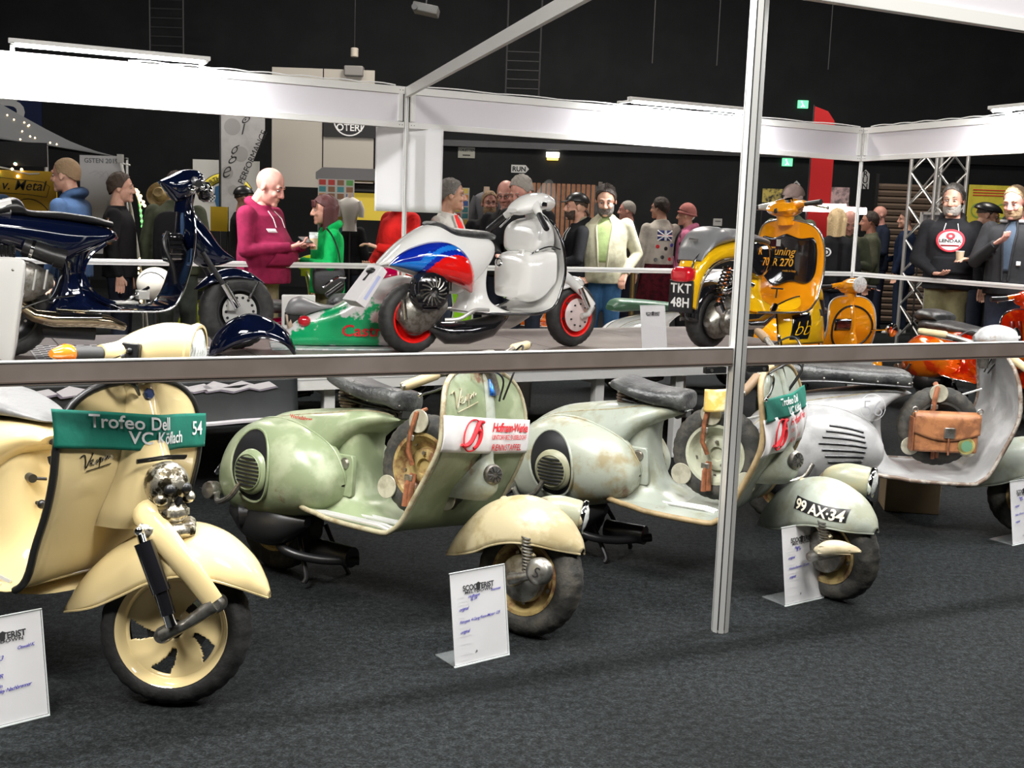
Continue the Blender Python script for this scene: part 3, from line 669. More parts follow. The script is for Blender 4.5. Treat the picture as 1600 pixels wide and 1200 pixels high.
# satchel strapped on the spare wheel of the silver scooter: hangs there, so it is a thing of its own
sp = s4.matrix_basis.copy() if False else (Matrix.Translation(s4.location) @ Matrix.Rotation(s4.rotation_euler.z, 4, 'Z'))
sat = thing('leather_satchel', 'worn tan leather satchel with round badge hanging on the silver scooter spare wheel', 'bag', sp @ Vector((.705, -.115, .50)), s4.rotation_euler.z)
O('satchel_body', MB().box((0, 0, .0), (.30, .06, .185)), tan, sat, bevel=.012)
O('flap', MB().grid(lambda u, v: (-.152 + .304 * u, -.036 + (0 if v > .15 else .03 - .2 * v), .10 - (.10 + .035 * math.sin(PI * u)) * v), 20, 10), tan, sat, solid=.006)
O('lock_plate', MB().box((.01, -.044, .005), (.05, .008, .05)), steel, sat, bevel=.003)
q = O('round_badge', MB().lathe([(0, .004), (.034, .003), (.040, 0)], (.095, -.034, -.055), (0, -1, 0), 28), mat('brass_badge', (.62, .55, .2), .3, .8), sat)
O('badge_disc', MB().lathe([(0, .006), (.026, .005)], (.095, -.034, -.055), (0, -1, 0), 24), mat('green_enamel', (.12, .25, .15), .3), q)
O('front_strap', MB().tube([(.01, -.04, -.01), (.01, -.04, -.06), (.012, -.04, -.10)], .011, 6, True, .3), strapm, sat)
O('side_gusset', MB().box((-.153, .0, -.01), (.008, .07, .16)), strapm, sat, bevel=.003)
for s in (-1, 1): O('carry_ring', MB().tube([(s * .15 + .012 * math.cos(a * PI / 8), -.02, .108 + .012 * math.sin(a * PI / 8)) for a in range(17)], .003, 5), steel, sat)
bx = MB(); cb_ = mat('cardboard', (.38, .28, .16), .8, col2=(.33, .24, .14), scale=6)
tag(O('cardboard_box', MB().box((0, 0, .115), (.27, .22, .23)), cb_, None, bevel=.004, loc=(2.10, 5.68, 0)), 'closed brown cardboard box under the floor of the silver scooter', 'box').rotation_euler = (0, 0, R(-10))

# ---- cream scooter at the left edge
CSH = [(.36, .330, .20, 0), (.50, .322, .26, 0), (.64, .315, .285, 0), (.78, .315, .30, .0), (.86, .335, .305, .0), (.91, .38, .305, .005),
       (.955, .47, .305, .02), (1.0, .57, .30, .03), (1.03, .67, .30, .035), (1.035, .76, .295, .035), (1.03, .84, .265, .03), (1.022, .89, .20, .02), (1.018, .915, .12, .008), (1.016, .922, .02, .0)]
CREAM = dict(lean=-3, sws=.90, body=cream_p, cowl=cream_p, fender=cream_p, forkm=cream_p, style='plain', steer=27, shield=CSH, edge=black_strip, er=.011, e0=.30, hubcap='bolt', shock='black', modern=True,
             wr=.218, ri=.148, frim=cream_p, wstyle='alloy', tyre=rubber, horn=False, bars='', saddle='', spare=False, door=False, runners=(-.27, -.235, -.20, -.10), rrim=cream_p,
             body_top=[(-.30, .42), (-.27, .54), (-.18, .64), (-.02, .71), (.15, .74), (.34, .755), (.52, .765), (.65, .755), (.70, .725)],
             body_bot=[(-.30, .38), (-.27, .32), (-.15, .28), (.0, .27), (.15, .27), (.32, .30), (.50, .52), (.61, .64), (.692, .695)],
             bw=[.05, .12, .18, .21, .21, .20, .17, .13, .07],
             lv=[(.29, .34, .86, .22), (.33, .36, .80, .17), (.40, .38, .72, .135), (.52, .38, .68, .125), (.62, .38, .67, .12), (.68, .38, .655, .11)],
             cpow=.42, cover=[(.505, .13, .105), (.55, .15, .105), (.61, .14, .095), (.69, .095, .080), (.78, .055, .065), (.87, .03, .055), (.91, .02, .045)])
c1, c1s = classic('motor_scooter', 'glossy cream scooter with black edge trim, teal sash and chrome skull on its horn cover', (-.955, 3.04), -28, CREAM, group=None)
b1, m1 = banner(c1, c1s,   .725, .83, teal, .285, lift=.016, skew=.10, label='teal sash with white lettering', bulge=.05, amp=.0015)
text('Trofeo Dell', .052, whiteprint, b1, T(m1, -.19, .786), align='LEFT', off=.0008); text('VC Köflach', .050, whiteprint, b1, T(m1, -.085, .745), align='LEFT', off=.0008)
text('54', .060, whiteprint, b1, T(m1, .20, .765), align='LEFT', off=.0006, spacing=.95)
script(c1, lambda y, z: c1s.at(y, z, .006), (-.15, .708), .75, black, slope=.2)
O('shield_badge', MB().lathe([(0, .012), (.014, .011), (.018, .004), (.018, 0)], c1s.at(0, .886, .034), (1, 0, .1), 6), mat('badge_blue', (.1, .15, .35), .15, .6), c1)
# skull ornament, built small and scaled up about its seat on the cover
sk0 = c1s.at(-.02, .595, .15); KS = Matrix.Translation(sk0) @ Matrix.Scale(1.55, 4) @ Matrix.Rotation(R(-12), 4, 'Z'); sk = Vector((0, 0, 0))
o_ = O('skull_ornament', MB(KS).ball(sk + Vector((.0, 0, .03)), (.042, .040, .042), 20, 14).ball(sk + Vector((.022, 0, -.018)), (.028, .028, .022)), skullm, c1)
O('skull_eye', MB(KS).ball(sk + Vector((.036, -.016, .026)), (.010, .012, .011), 12, 8), black, o_); O('skull_eye', MB(KS).ball(sk + Vector((.036, .016, .026)), (.010, .012, .011), 12, 8), black, o_)
O('skull_nose', MB(KS).prism([(-.006, .0), (.006, .0), (0, .014)], .036, .048, 'yz'), black, o_)
bt_ = MB(KS)
for k in range(6): bt_.box(sk + Vector((.046 - abs(k - 2.5) * .003, (k - 2.5) * .0075, -.016)), (.008, .006, .012))
O('teeth', bt_, mat('old_ivory_metal', (.7, .65, .5), .3, .6), o_)
for s in (-1, 1): O('cheek_bone', MB(KS).ball(sk + Vector((.026, s * .028, .008)), (.016, .012, .012), 12, 8), skullm, o_)
O('jaw_base', MB(KS).tube([sk + Vector((.0, -.05, -.05)), sk + Vector((.04, -.02, -.05)), sk + Vector((.045, .02, -.05)), sk + Vector((.0, .05, -.05))], .014, 10), skullm, o_)
O('name_strip', MB(KS).tube([sk + Vector((-.02, -.05, .072)), sk + Vector((-.005, 0, .078)), sk + Vector((-.02, .05, .072))], .007, 6, True, .5), darksteel, o_)
# saddle, headset, indicator
st_ = [(-.28, .80), (-.2, .86), (-.05, .87), (.1, .845), (.25, .85), (.42, .84), (.56, .81), (.67, .775), (.69, .765)]
sb_ = [(-.28, .74), (-.2, .73), (-.05, .74), (.1, .745), (.25, .752), (.42, .762), (.56, .768), (.66, .762), (.688, .76)]
O('seat', MB().hull(st_, sb_, [.06, .14, .155, .15, .145, .13, .10, .055, .02], e=.6, ez=.7, n=44), mat('grey_seat_leather', (.22, .22, .22), .4, col2=(.15, .15, .15), scale=8, bump=.15), c1)
O('bag_hook', MB().curve([(.692, -.03, .705), (.71, -.03, .70), (.715, -.03, .66), (.70, -.03, .64), (.69, -.03, .66)], .009), black, c1)
O('fuel_tap', MB().cyl((.66, -.08, .60), (.69, -.09, .60), .013).cyl((.685, -.09, .60), (.70, -.05, .595), .005), darksteel, c1)
O('choke_knob', MB().cyl((.66, -.06, .52), (.70, -.065, .52), .006).ball((.70, -.065, .52), .014), darksteel, c1)
Mc = steerM(27, (1.03, 0, .9))
b = MB(Mc).hull([(.93, .985), (.96, 1.03), (1.02, 1.07), (1.09, 1.095), (1.15, 1.095), (1.175, 1.085)], [(.93, .955), (.96, .92), (1.02, .91), (1.09, .93), (1.15, .945), (1.172, .955)], [.05, .085, .10, .095, .082, .075], e=.8)
b.tube([(.97, 0, .86), (1.0, 0, .96)], [.045, .055], 20)
hs = O('headset', b, cream_p, c1)
b = MB(Mc).lathe([(.076, -.012), (.082, 0), (.078, .012), (.070, .012)], (1.172, 0, 1.02), (1, 0, -.05), 36, cap=False); O('headlamp_rim', b, cream_p, hs)
b = MB(Mc).lathe([(.073, .004), (.05, .016), (.02, .022), (0, .023)], (1.172, 0, 1.02), (1, 0, -.05), 36); ln = O('lens', b, glass_m, hs)
for k in range(9):
    y = (k - 4) * .0155; h = math.sqrt(max(0, .07 ** 2 - y * y)) * .95
    O('lens_rib', MB(Mc).tube([(1.18, y, 1.02 - h), (1.198 - abs(y) * .15, y, 1.02), (1.18, y, 1.02 + h)], .0022, 5), glass_m, ln)
for s in (-1, 1):
    b = MB(Mc).tube([(1.01, s * .06, .995), (.985, s * .12, .99), (.965, s * .16, .985)], [.045, .030, .024], 14); O('bar_arm', b, cream_p, hs)
    b = MB(Mc).tube([(.967, s * .155, .985), (.925, s * .25, .975), (.92, s * .265, .974)], [.019, .020, .017], 14); gr = O('grip', b, mat('dark_grip', (.05, .05, .05), .6), hs)
    b = MB(Mc).tube([(.925, s * .258, .975), (.918, s * .275, .972), (.91, s * .295, .97), (.90, s * .315, .968)], [.024, .027, .020, .010], 14); O('bar_end_indicator', b, orange_lens, gr)
    b = MB(Mc).curve([(1.02, s * .13, .985), (1.01, s * .2, .965), (.985, s * .3, .945)], .006); O('brake_lever', b, chrome, hs)
b = MB(Mc).box((1.03, -.105, 1.0), (.05, .03, .045)); b.ball((1.03, -.122, 1.0), .009); O('switch_box', b, black, hs, bevel=.004)
b = MB(Mc)
for k in range(5): b.curve([(1.0 + k * .012, -.10, .97), (.98 + k * .02, -.12, .93 - k * .004), (1.04, -.11 + k * .01, .91), (1.04, -.04, .88)], .004, 6)
O('cable_bundle', b, black, hs)

hl_ = O('headlamp_shell', MB().hull([(.84, .955), (.88, .995), (.94, 1.01), (1.0, 1.0), (1.03, .985)], [(.84, .93), (.88, .885), (.94, .875), (1.0, .88), (1.03, .895)], [.02, .055, .065, .062, .055], n=20), silver_p, s4)
O('headlamp_ring', MB().lathe([(.055, -.004), (.060, .004), (.055, .010), (.03, .018), (0, .02)], (1.03, 0, .94), (1, 0, 0), 24, cap=False), chrome, hl_)
# ------------------------------------------------------------------ stand frame: posts, rails, fascias, podium
TH = .448; DW = Vector((math.cos(TH), math.sin(TH), 0)); NW = Vector((math.sin(TH), -math.cos(TH), 0))   # along the rear wall, and towards the visitor
PB = Vector((-.958, 9.459, 0)); PC = PB + DW * 4.949; PF = Vector((.768, 3.777, 0))
def extrusion(name, p0, p1, w, h, m, label, cat, groove=True, group=None):
    """system-stand aluminium bar with grooves on its faces"""
    p0, p1 = Vector(p0), Vector(p1); d = p1 - p0; L = d.length
    o = thing(name, label, cat, p0, 0, group)
    prof = [(-w / 2, -h / 2), (w / 2, -h / 2), (w / 2, h / 2), (-w / 2, h / 2)]
    mb = MB().prism(prof, 0, L, 'yz'); q = O('bar', mb, m, o, smooth=False, bevel=.002)
    ang = math.atan2(d.y, d.x); o.rotation_euler = (0, -math.asin(d.z / L), ang)
    return o, L
def octopost(name, p, H, label, m=alu, r=.02, group=None):
    o = thing(name, label, 'post', p, .35, group)
    pr = []
    for k in range(8):
        a = 2 * PI * k / 8 + PI / 8; a0 = a - .30; a1 = a + .30
        pr += [(r * math.cos(a0), r * math.sin(a0)), (r * math.cos(a1), r * math.sin(a1)), (r * .80 * math.cos(a1 + .03), r * .80 * math.sin(a1 + .03)), (r * .80 * math.cos(a + PI / 4 - .33), r * .80 * math.sin(a + PI / 4 - .33))]
    O('octagonal_profile', MB().prism(pr, 0, H, 'xy'), m, o, smooth=False)
    for k in range(8):
        a = 2 * PI * k / 8 + PI / 4; O('groove', MB().box((r * .86 * math.cos(a), r * .86 * math.sin(a), H / 2), (.002, r * .16, H - .02), Matrix.Rotation(a, 3, 'Z')), darksteel, o, smooth=False)
    O('end_cap', MB().cyl((0, 0, H), (0, 0, H + .006), r * .9, n=8), black, o)
    O('levelling_foot', MB().cyl((0, 0, 0.0), (0, 0, .008), r * .8, n=12), darksteel, o)
    return o
octopost('stand_post', PF, 2.52, 'nearest grooved aluminium stand post, standing on the carpet right of centre', r=.031)
octopost('stand_post', PB, 2.50, 'slim white stand post at the middle of the rear fascia', white_al, r=.02)
octopost('stand_post', PC, 2.50, 'slim white stand post at the far right rear corner of the stand', white_al, r=.02)
# front barrier beam in two lengths meeting at the post
bl = []
for s, L, lab in ((-1, 3.6, 'bronze-brown barrier beam running left from the near post, in front of the scooters'), (1, 3.6, 'bronze-brown barrier beam running right from the near post')):
    a = PF + DW * (.03 * s); b_ = PF + DW * (L * s)
    p0, p1 = (b_, a) if s < 0 else (a, b_)
    o, L_ = extrusion('barrier_beam', p0 + Vector((0, 0, .980)), p1 + Vector((0, 0, .980)), .030, .060, brown_al, lab, 'beam')
    O('top_lip', MB().box((L_ / 2, -.0, .0315), (L_, .034, .003)), alu, o, smooth=False); O('lower_lip', MB().box((L_ / 2, -.0165, -.020), (L_, .003, .004)), mat('beam_groove', (.12, .09, .075), .5), o, smooth=False)
    O('hook_lock', MB().box((L_ - .06 if s < 0 else .06, 0, -.044), (.085, .02, .022)), darksteel, o, bevel=.003)
    q = O('lock_screw', MB().cyl((L_ - .08 if s < 0 else .08, -.010, -.044), (L_ - .08 if s < 0 else .08, -.013, -.044), .006, n=10), steel, o)
# rear and side waist rails
def rail(p0, p1, label, z=1.014, h=.045):
    o, L = extrusion('waist_rail', p0 + Vector((0, 0, z)), p1 + Vector((0, 0, z)), .028, h, white_al, label, 'rail')
    O('rail_groove', MB().box((L / 2, -.0145, 0), (L, .002, .008)), mat('groove_grey', (.4, .4, .4), .5), o, smooth=False)
PA = PB - DW * 5.2
rail(PA, PB - DW * .02, 'white waist-high rail left of the middle rear post'); rail(PB + DW * .02, PC - DW * .02, 'white waist-high rail between the middle and corner rear posts')
PD = PC + NW * 4.0
rail(PC + NW * .02, PD, 'white waist-high rail on the right side of the stand')
fpan = mat('fascia_panel', (.66, .64, .68), .6)
def fascia(p0, p1, label, z0=2.164, z1=2.50, front=1):
    d = (p1 - p0); L = d.length
    o = thing('fascia', label, 'fascia', p0 + Vector((0, 0, z0)), math.atan2(d.y, d.x)); H = z1 - z0
    O('top_rail', MB().box((L / 2, 0, H - .03), (L, .032, .06)), white_al, o, bevel=.003); O('bottom_rail', MB().box((L / 2, 0, .025), (L, .032, .05)), white_al, o, bevel=.003)
    O('infill_panel', MB().box((L / 2, .004, H / 2), (L - .06, .006, H - .09)), fpan, o, smooth=False)
    for x in (.035, L - .035): O('end_frame', MB().box((x, 0, H / 2), (.04, .03, H - .11)), white_al, o, bevel=.003)
    for x in (.02, .045, L - .045, L - .02):
        for z in (.025, H - .03): O('screw', MB().cyl((x, -.0162, z), (x, -.018, z), .004, n=8), darksteel, o)
    return o, L
for p0, p1, lab in ((PA, PB - DW * .02, 'white lit fascia left of the middle rear post'), (PB + DW * .02, PC - DW * .02, 'white lit fascia between the middle and corner rear posts'), (PC + NW * .02, PD, 'white fascia on the right side of the stand')): fascia(p0, p1, lab)
fascia(PF + DW * .02, PF + DW * 4.5, 'near white fascia across the top right corner, above the near post', 2.18, 2.52)
# overhead cross bar from middle rear post to the front frame
o, L_ = extrusion('cross_bar', PB + Vector((0, 0, 2.455)), PB + Vector((.28, -.96, 0)) * 6.5 + Vector((0, 0, 2.455)), .03, .08, white_al, 'white overhead cross bar running from the middle rear post towards the viewer', 'bar')
# cable lying along the top of the rear fascia
cab = mat('white_cable', (.7, .7, .7), .5)
for p0, d, L, lab in ((PB - DW * 2.2, DW, 2.1, 'thin white cable lying along the top of the left rear fascia'), (PB + DW * .1, DW, 4.8, 'thin white cable lying along the top of the rear fascia right of the middle post'), (PC + NW * .1, NW, 2.0, 'thin white cable lying along the top of the right side fascia')):
    tag(O('power_cable', MB().tube([p0 + d * (L * i / 40) + Vector((0, 0, 2.508 + .010 * abs(math.sin(i * .55)))) for i in range(41)], .005, 6), cab), lab, 'cable')
# strip lights clamped on the fascias
def strip_light(p, d, n, L, label, power, z=2.53, ws=.05):
    o = thing('strip_light', label, 'lamp', p + Vector((0, 0, z)), math.atan2(d.y, d.x), 'strip lights clamped on the stand fascias')
    sgn = 1 if (Vector((-d.y, d.x, 0)).dot(n) > 0) else -1
    O('housing', MB().box((L / 2, sgn * .20, .02), (L, .05, .03)), white_al, o, bevel=.004)
    for x in (.03, L - .03): O('clamp_arm', MB().box((x, sgn * .10, -.0), (.03, .22, .02)).box((x, sgn * -.005, -.01), (.03, .045, .05)), white_al, o, bevel=.003)
    tube = O('tube', MB().cyl((.04, sgn * .20, -.008), (L - .04, sgn * .20, -.008), .013, n=12), mat('tube_light', (1, .99, .97), emit=18), o)
    M = Matrix.Translation(o.location) @ Matrix.Rotation(o.rotation_euler.z, 4, 'Z')
    c = M @ Vector((L / 2, sgn * .20, -.03))
    l = area('tube_glow', c, c - n * .22 + Vector((0, 0, -.40)), L * .95, ws, power); l.rotation_euler = l.rotation_euler
    # long side of the lamp follows the tube
    zdir = (Vector((0, 0, 1)) * .62 + n * .55).normalized(); xdir = Vector(d).normalized(); ydir = zdir.cross(xdir).normalized(); zdir = xdir.cross(ydir)
    Mx = Matrix((xdir, ydir, zdir)).transposed().to_4x4(); Mx.translation = c; l.matrix_world = Mx
strip_light(PB - DW * 3.02, DW, NW, 1.38, 'glowing strip light on the left part of the rear fascia', 95)
strip_light(PB + DW * 2.02, DW, NW, 1.38, 'glowing strip light on the rear fascia right of the middle post', 85)
strip_light(PC + NW * 1.75, NW, -DW, 1.38, 'glowing strip light on the right side fascia', 75)
strip_light(PA + DW * .2, DW, NW, 1.38, 'glowing strip light at the left end of the rear fascia, outside the picture', 60)
for k, (x, pw) in enumerate(((-3.05, 64), (-1.45, 64), (.55, 64), (2.3, 64))):
    strip_light(PF + DW * x, DW, -NW, 1.38, 'strip light on the near top frame above the %s' % ('cream scooter', 'green scooter', 'grey-green scooter', 'silver scooter')[k], pw, ws=.20)
tag(extrusion('top_rail', PF - DW * 5.0 + Vector((0, 0, 2.50)), PF - DW * .03 + Vector((0, 0, 2.50)), .03, .06, white_al, 'white top rail above the near barrier', 'rail')[0], None, None)

# podium
PT = R(28); PO = Vector((0, 6.175, 0)); pd = Vector((math.cos(PT), math.sin(PT), 0)); pn = Vector((-math.sin(PT), math.cos(PT), 0))
ptop = mat('podium_board', (.24, .20, .185), .45, col2=(.20, .165, .15), scale=5)
pod = thing('display_podium', 'long low white-edged podium with brown-grey boards carrying the custom scooters', 'podium', PO, PT)
x0, x1 = -4.2, 2.75
for i in range(7):
    a = x0 + i * (x1 - x0) / 7; O('deck_board', MB().box((a + (x1 - x0) / 14, 1.05, .59), ((x1 - x0) / 7 - .006, 2.10, .02)), ptop, pod, smooth=False, bevel=.002)
O('front_edge', MB().box(((x0 + x1) / 2, .0, .562), (x1 - x0, .03, .074)), white_al, pod, smooth=False); O('edge_groove', MB().box(((x0 + x1) / 2, -.0155, .578), (x1 - x0, .002, .006)), mat('groove_grey', (.4, .4, .4)), pod, smooth=False)
O('rear_edge', MB().box(((x0 + x1) / 2, 2.1, .562), (x1 - x0, .03, .074)), white_al, pod, smooth=False)
for x in (x1 - .0, x0): O('end_edge', MB().box((x, 1.05, .562), (.03, 2.1, .074)), white_al, pod, smooth=False)
for x in (-4.1, -2.6, -1.05, .62, 1.2, 2.68):
    for y in (.08, 1.0, 2.02): O('leg', MB().box((x, y, .27), (.06, .06, .54)), white_al, pod, smooth=False, bevel=.004)
for x in (-1.05, .62, 2.68): O('cross_brace', MB().box((x, 1.05, .50), (.04, 1.9, .04)), white_al, pod, smooth=False)
# black cloth hung on the front left of the podium, with white graffiti letters
clo = mat('black_banner_cloth', (.018, .02, .022), .45, col2=(.03, .034, .036), scale=2)
dr = tag(O('podium_drape', MB().grid(lambda u, v: (lerp(-4.1, -1.25, u), -.032 - .012 * math.sin(u * 9) * (1 - v) - .03 * (1 - v) ** 2, .60 - .225 * (1 - v)), 80, 14), clo, None, solid=.003, loc=PO), 'black cloth banner with white graffiti letters hung on the front of the podium', 'banner')
dr.rotation_euler = (0, 0, PT)
wg = mat('graffiti_white', (.75, .72, .75), .6); pg = mat('graffiti_grey', (.25, .22, .27), .6)
for k, (x, sc) in enumerate(((-3.05, 1.1), (-2.72, 1.), (-2.36, 1.1), (-2.02, 1.0), (-1.70, 1.0))):
    P1 = [(0, .0), (.05, .03), (.10, -.02), (.16, .05), (.20, .0), (.27, .06), (.24, .16), (.18, .11), (.13, .19), (.08, .12), (.02, .2), (-.02, .1)]
    q = [(a * sc * 1.25, b * .25) for a, b in P1]
    O('graffiti_shadow', MB().prism([(x + a * 1.06 - .010, .536 + b * 1.1) for a, b in q], -.050, -.0495), pg, dr, smooth=False)
    O('graffiti_letter', MB().prism([(x + a, .545 + b) for a, b in q], -.0525, -.0515), wg, dr, smooth=False)
    O('letter_cut', MB().prism([(x + .07 * sc, .562), (x + .15 * sc, .558), (x + .20 * sc, .575), (x + .13 * sc, .570)], -.054, -.0535), clo, dr, smooth=False)
# bright hem at the bottom of the drape
O('silver_hem', MB().tube([(lerp(-4.1, -1.25, i / 40), -.066 - .012 * math.sin(i / 40 * 9), .392 + .004 * math.sin(i * .9)) for i in range(41)], .012, 6), mat('white_vinyl', (.75, .72, .76), .4), dr)
PM = Matrix.Translation(PO) @ Matrix.Rotation(PT, 4, 'Z')

# ------------------------------------------------------------------ information cards in acrylic stands
def card(p, ang, label, lines, tilt=-9, w=.21, h=.297, group=None, logo=True):
    o = thing('info_card', label, 'sign', p, ang)
    Mx = Matrix.Rotation(R(tilt), 4, 'X')
    q = O('paper_sheet', MB(Mx).box((w / 2, .001, h / 2 + .004), (w - .004, .0012, h - .004)), paper, o, smooth=False)
    O('acrylic_front', MB(Mx).box((w / 2, -.0022, h / 2 + .003), (w + .004, .0018, h + .004)), acryl, o, smooth=False)
    O('acrylic_foot', MB().box((w / 2, .06, .0025), (w, .12, .003)), acryl, o, smooth=False)
    O('acrylic_edge', MB(Mx).box((w / 2, -.001, .002), (w + .004, .006, .004)).box((w + .001, -.001, h / 2), (.002, .005, h)).box((w / 2, -.001, h + .004), (w + .004, .005, .002)), mat('acrylic_edge_glow', (.75, .8, .8), .2), o, smooth=False)
    pm = lambda a, b: Mx @ Vector((a, -.0035, b)); 
    if logo:
        text('SCOOTERIST', .0215, ink, q, lambda a, b: pm(w * .5 + a * 1.0, h * .80 + b * 1.15), off=.0006, spacing=.95); text('MELTDOWN', .013, ink, q, lambda a, b: pm(w * .5 + a * 1.3, h * .765 + b), off=.0003, spacing=1.15)
        O('logo_mark', MB(Mx).prism([(w * .5 - .007, h * .785), (w * .5 + .004, h * .785), (w * .5 + .008, h * .86), (w * .5, h * .875), (w * .5 - .010, h * .855)], -.0040, -.0036), ink, q, smooth=False)
    for x, z, s, k, c in lines:
        if s == '_': O('form_line', MB(Mx).box((x * w + k * w / 2, -.0036, z * h), (k * w, .0003, .0008)), grey_ln, q, smooth=False)
        else: text(s, k, c, q, lambda a, b, x=x, z=z: pm(x * w + a, z * h + b + a * .06), align='LEFT', shear=.4, off=.0002, spacing=.85)
    return o
std = lambda n, y, d: [(.12, .735, '_', .12, 0), (.12, .69, '_', .18, 0), (.12, .655, '_', .2, 0), (.30, .715, n, .013, blueink), (.34, .685, y, .013, blueink), (.72, .745, 'Werkstatt', .011, blueink),
                    (.12, .59, 'original', .015, blueink), (.12, .52, '_', .1, 0), (.12, .455, d, .0135, blueink), (.12, .41, '_', .2, 0), (.12, .345, 'original', .015, blueink), (.12, .32, '_', .25, 0), (.12, .23, '_', .2, 0), (.12, .12, '_', .22, 0), (.38, .118, 'ja', .012, ink), (.12, .06, '_', .15, 0)]
card((-.150, 3.36, 0), math.atan2(3.50 - 3.359, .037 + .145) * .95, 'white information card in a clear stand before the front wheel of the faded green scooter', std('Hoffmann', 'Bj. 54', 'Fahrgest. 4-Gang Renn-Motor 125'))
card((1.068, 4.056, 0), math.atan2(.139, .207), 'white information card in a clear stand before the front wheel of the grey-green scooter', std('Piaggio', 'Bj. 54', 'Werks-Rennen 125 ccm'))
card((2.36, 5.02, 0), .6, 'white information card in a clear stand at the right edge, before the silver scooter', std('Piaggio', 'Bj. 56', 'Reihe 150 ccm original'))
card((-1.42, 2.79, 0), math.atan2(.101, .115) * .98, 'white information card in a clear stand at the lower left, beside the cream scooter wheel', [(.30, .65, '200', .018, blueink), (.24, .60, '04/2013', .018, blueink), (.66, .68, 'Oswald K.', .013, blueink), (.25, .44, 'GM HR', .016, blueink), (.20, .35, 'nein / kein', .015, blueink), (.14, .30, 'Spezial: Harley Nachbrenner', .0145, blueink), (.35, .14, '?', .02, mat('pink_pen', (.5, .05, .4), .7))])
pcm = lambda: [(.12, .55, '_', .3, 0), (.12, .48, '_', .3, 0)]
card((.858, 7.345, .6), .56, 'white paper card standing on the podium beside the yellow scooter number plate', pcm())
# ------------------------------------------------------------------ custom scooters on the podium
def rootfor(name, label, F, hd, dz, wb=1.25, cat='scooter', group=None):
    u = Vector((math.cos(R(hd)), math.sin(R(hd)), 0)); return thing(name, label, cat, Vector((F[0], F[1], dz)) - u * wb, R(hd), group)
def loftz(levels, e=.6, n=28, m=18):
    def f(u_, v_):
        z, x0, x1, w = cr(levels, v_); a = 2 * PI * u_
        return ((x0 + x1) / 2 + (x1 - x0) / 2 * sgp(math.cos(a), e), w * sgp(math.sin(a), e), z)
    b = MB().grid(f, n, m, True); b.f += [tuple(range(n)), tuple((m) * n + k for k in range(n))]; b.mi += [0, 0]; return b
def spring(p0, p1, r, wr, n=9):
    p0, p1 = Vector(p0), Vector(p1); d = (p1 - p0); a_ = d.normalized().orthogonal(); b_ = d.normalized().cross(a_)
    return MB().tube([p0 + d * (i / (n * 12)) + a_ * (r * math.cos(i * PI / 6)) + b_ * (r * math.sin(i * PI / 6)) for i in range(n * 12 + 1)], wr, 5)
def brake_disc(root, c, r, side, M=None, m=steel):
    q = O('brake_disc', MB(M).lathe([(r * .45, side * .05), (r, side * .05), (r, side * .056), (r * .45, side * .056)], c, n=36), m, root)
    b = MB(M)
    for k in range(14):
        a = 2 * PI * k / 14; b.cyl((c[0] + r * .8 * math.cos(a), c[1] + side * .0565, c[2] + r * .8 * math.sin(a)), (c[0] + r * .8 * math.cos(a), c[1] + side * .058, c[2] + r * .8 * math.sin(a)), .009, n=8)
    O('vent_hole', b, black, q); return q
def engine(root, c=(.05, -.12, .30), shell=steel, fan=True):
    x, y, z = c
    O('engine_block', MB().hull([(x - .13, z - .02), (x - .05, z + .10), (x + .08, z + .13), (x + .2, z + .05)], [(x - .13, z - .08), (x - .05, z - .16), (x + .08, z - .14), (x + .2, z - .03)], [.03, .08, .08, .03], y0=y + .03), steel, root)
    b = MB()
    for k in range(6): b.box((x + .10 + k * .018, y, z + .16), (.006, .12, .12))
    O('cylinder_fin', b, shell, root, smooth=False)
    O('carburettor', MB().cyl((x - .02, y - .03, z + .17), (x + .05, y - .05, z + .2), .03).ball((x - .05, y - .04, z + .17), .028), chrome, root)
    if fan:
        f = O('flywheel_cover', MB().lathe([(.125, 0), (.13, -.03), (.115, -.07), (.08, -.085), (.03, -.09), (0, -.09)], (x + .03, y - .03, z + .10), (0, 1, 0), 40), gloss_black, root)
        b = MB()
        for k in range(16):
            a = 2 * PI * k / 16; b.tube([(x + .03 + q * math.cos(a + (q - .03) * 5), y - .117 - (.0 if q < .09 else -.006), z + .10 + q * math.sin(a + (q - .03) * 5)) for q in (.03, .05, .07, .09)], .005, 5)
        O('fan_blade', b, steel, f)
        O('fan_hub', MB().lathe([(.034, 0), (.03, -.012), (.012, -.014), (.01, -.02), (0, -.02)], (x + .03, y - .115, z + .10), (0, 1, 0), 20), chrome, f)
        for k in range(4): O('cover_rib', MB().tube([(x - .02 - .01 * k, y - .115, z + .05 - k * .018), (x + .10 - .01 * k, y - .115, z + .05 - k * .018)], .006, 6), gloss_black, f)

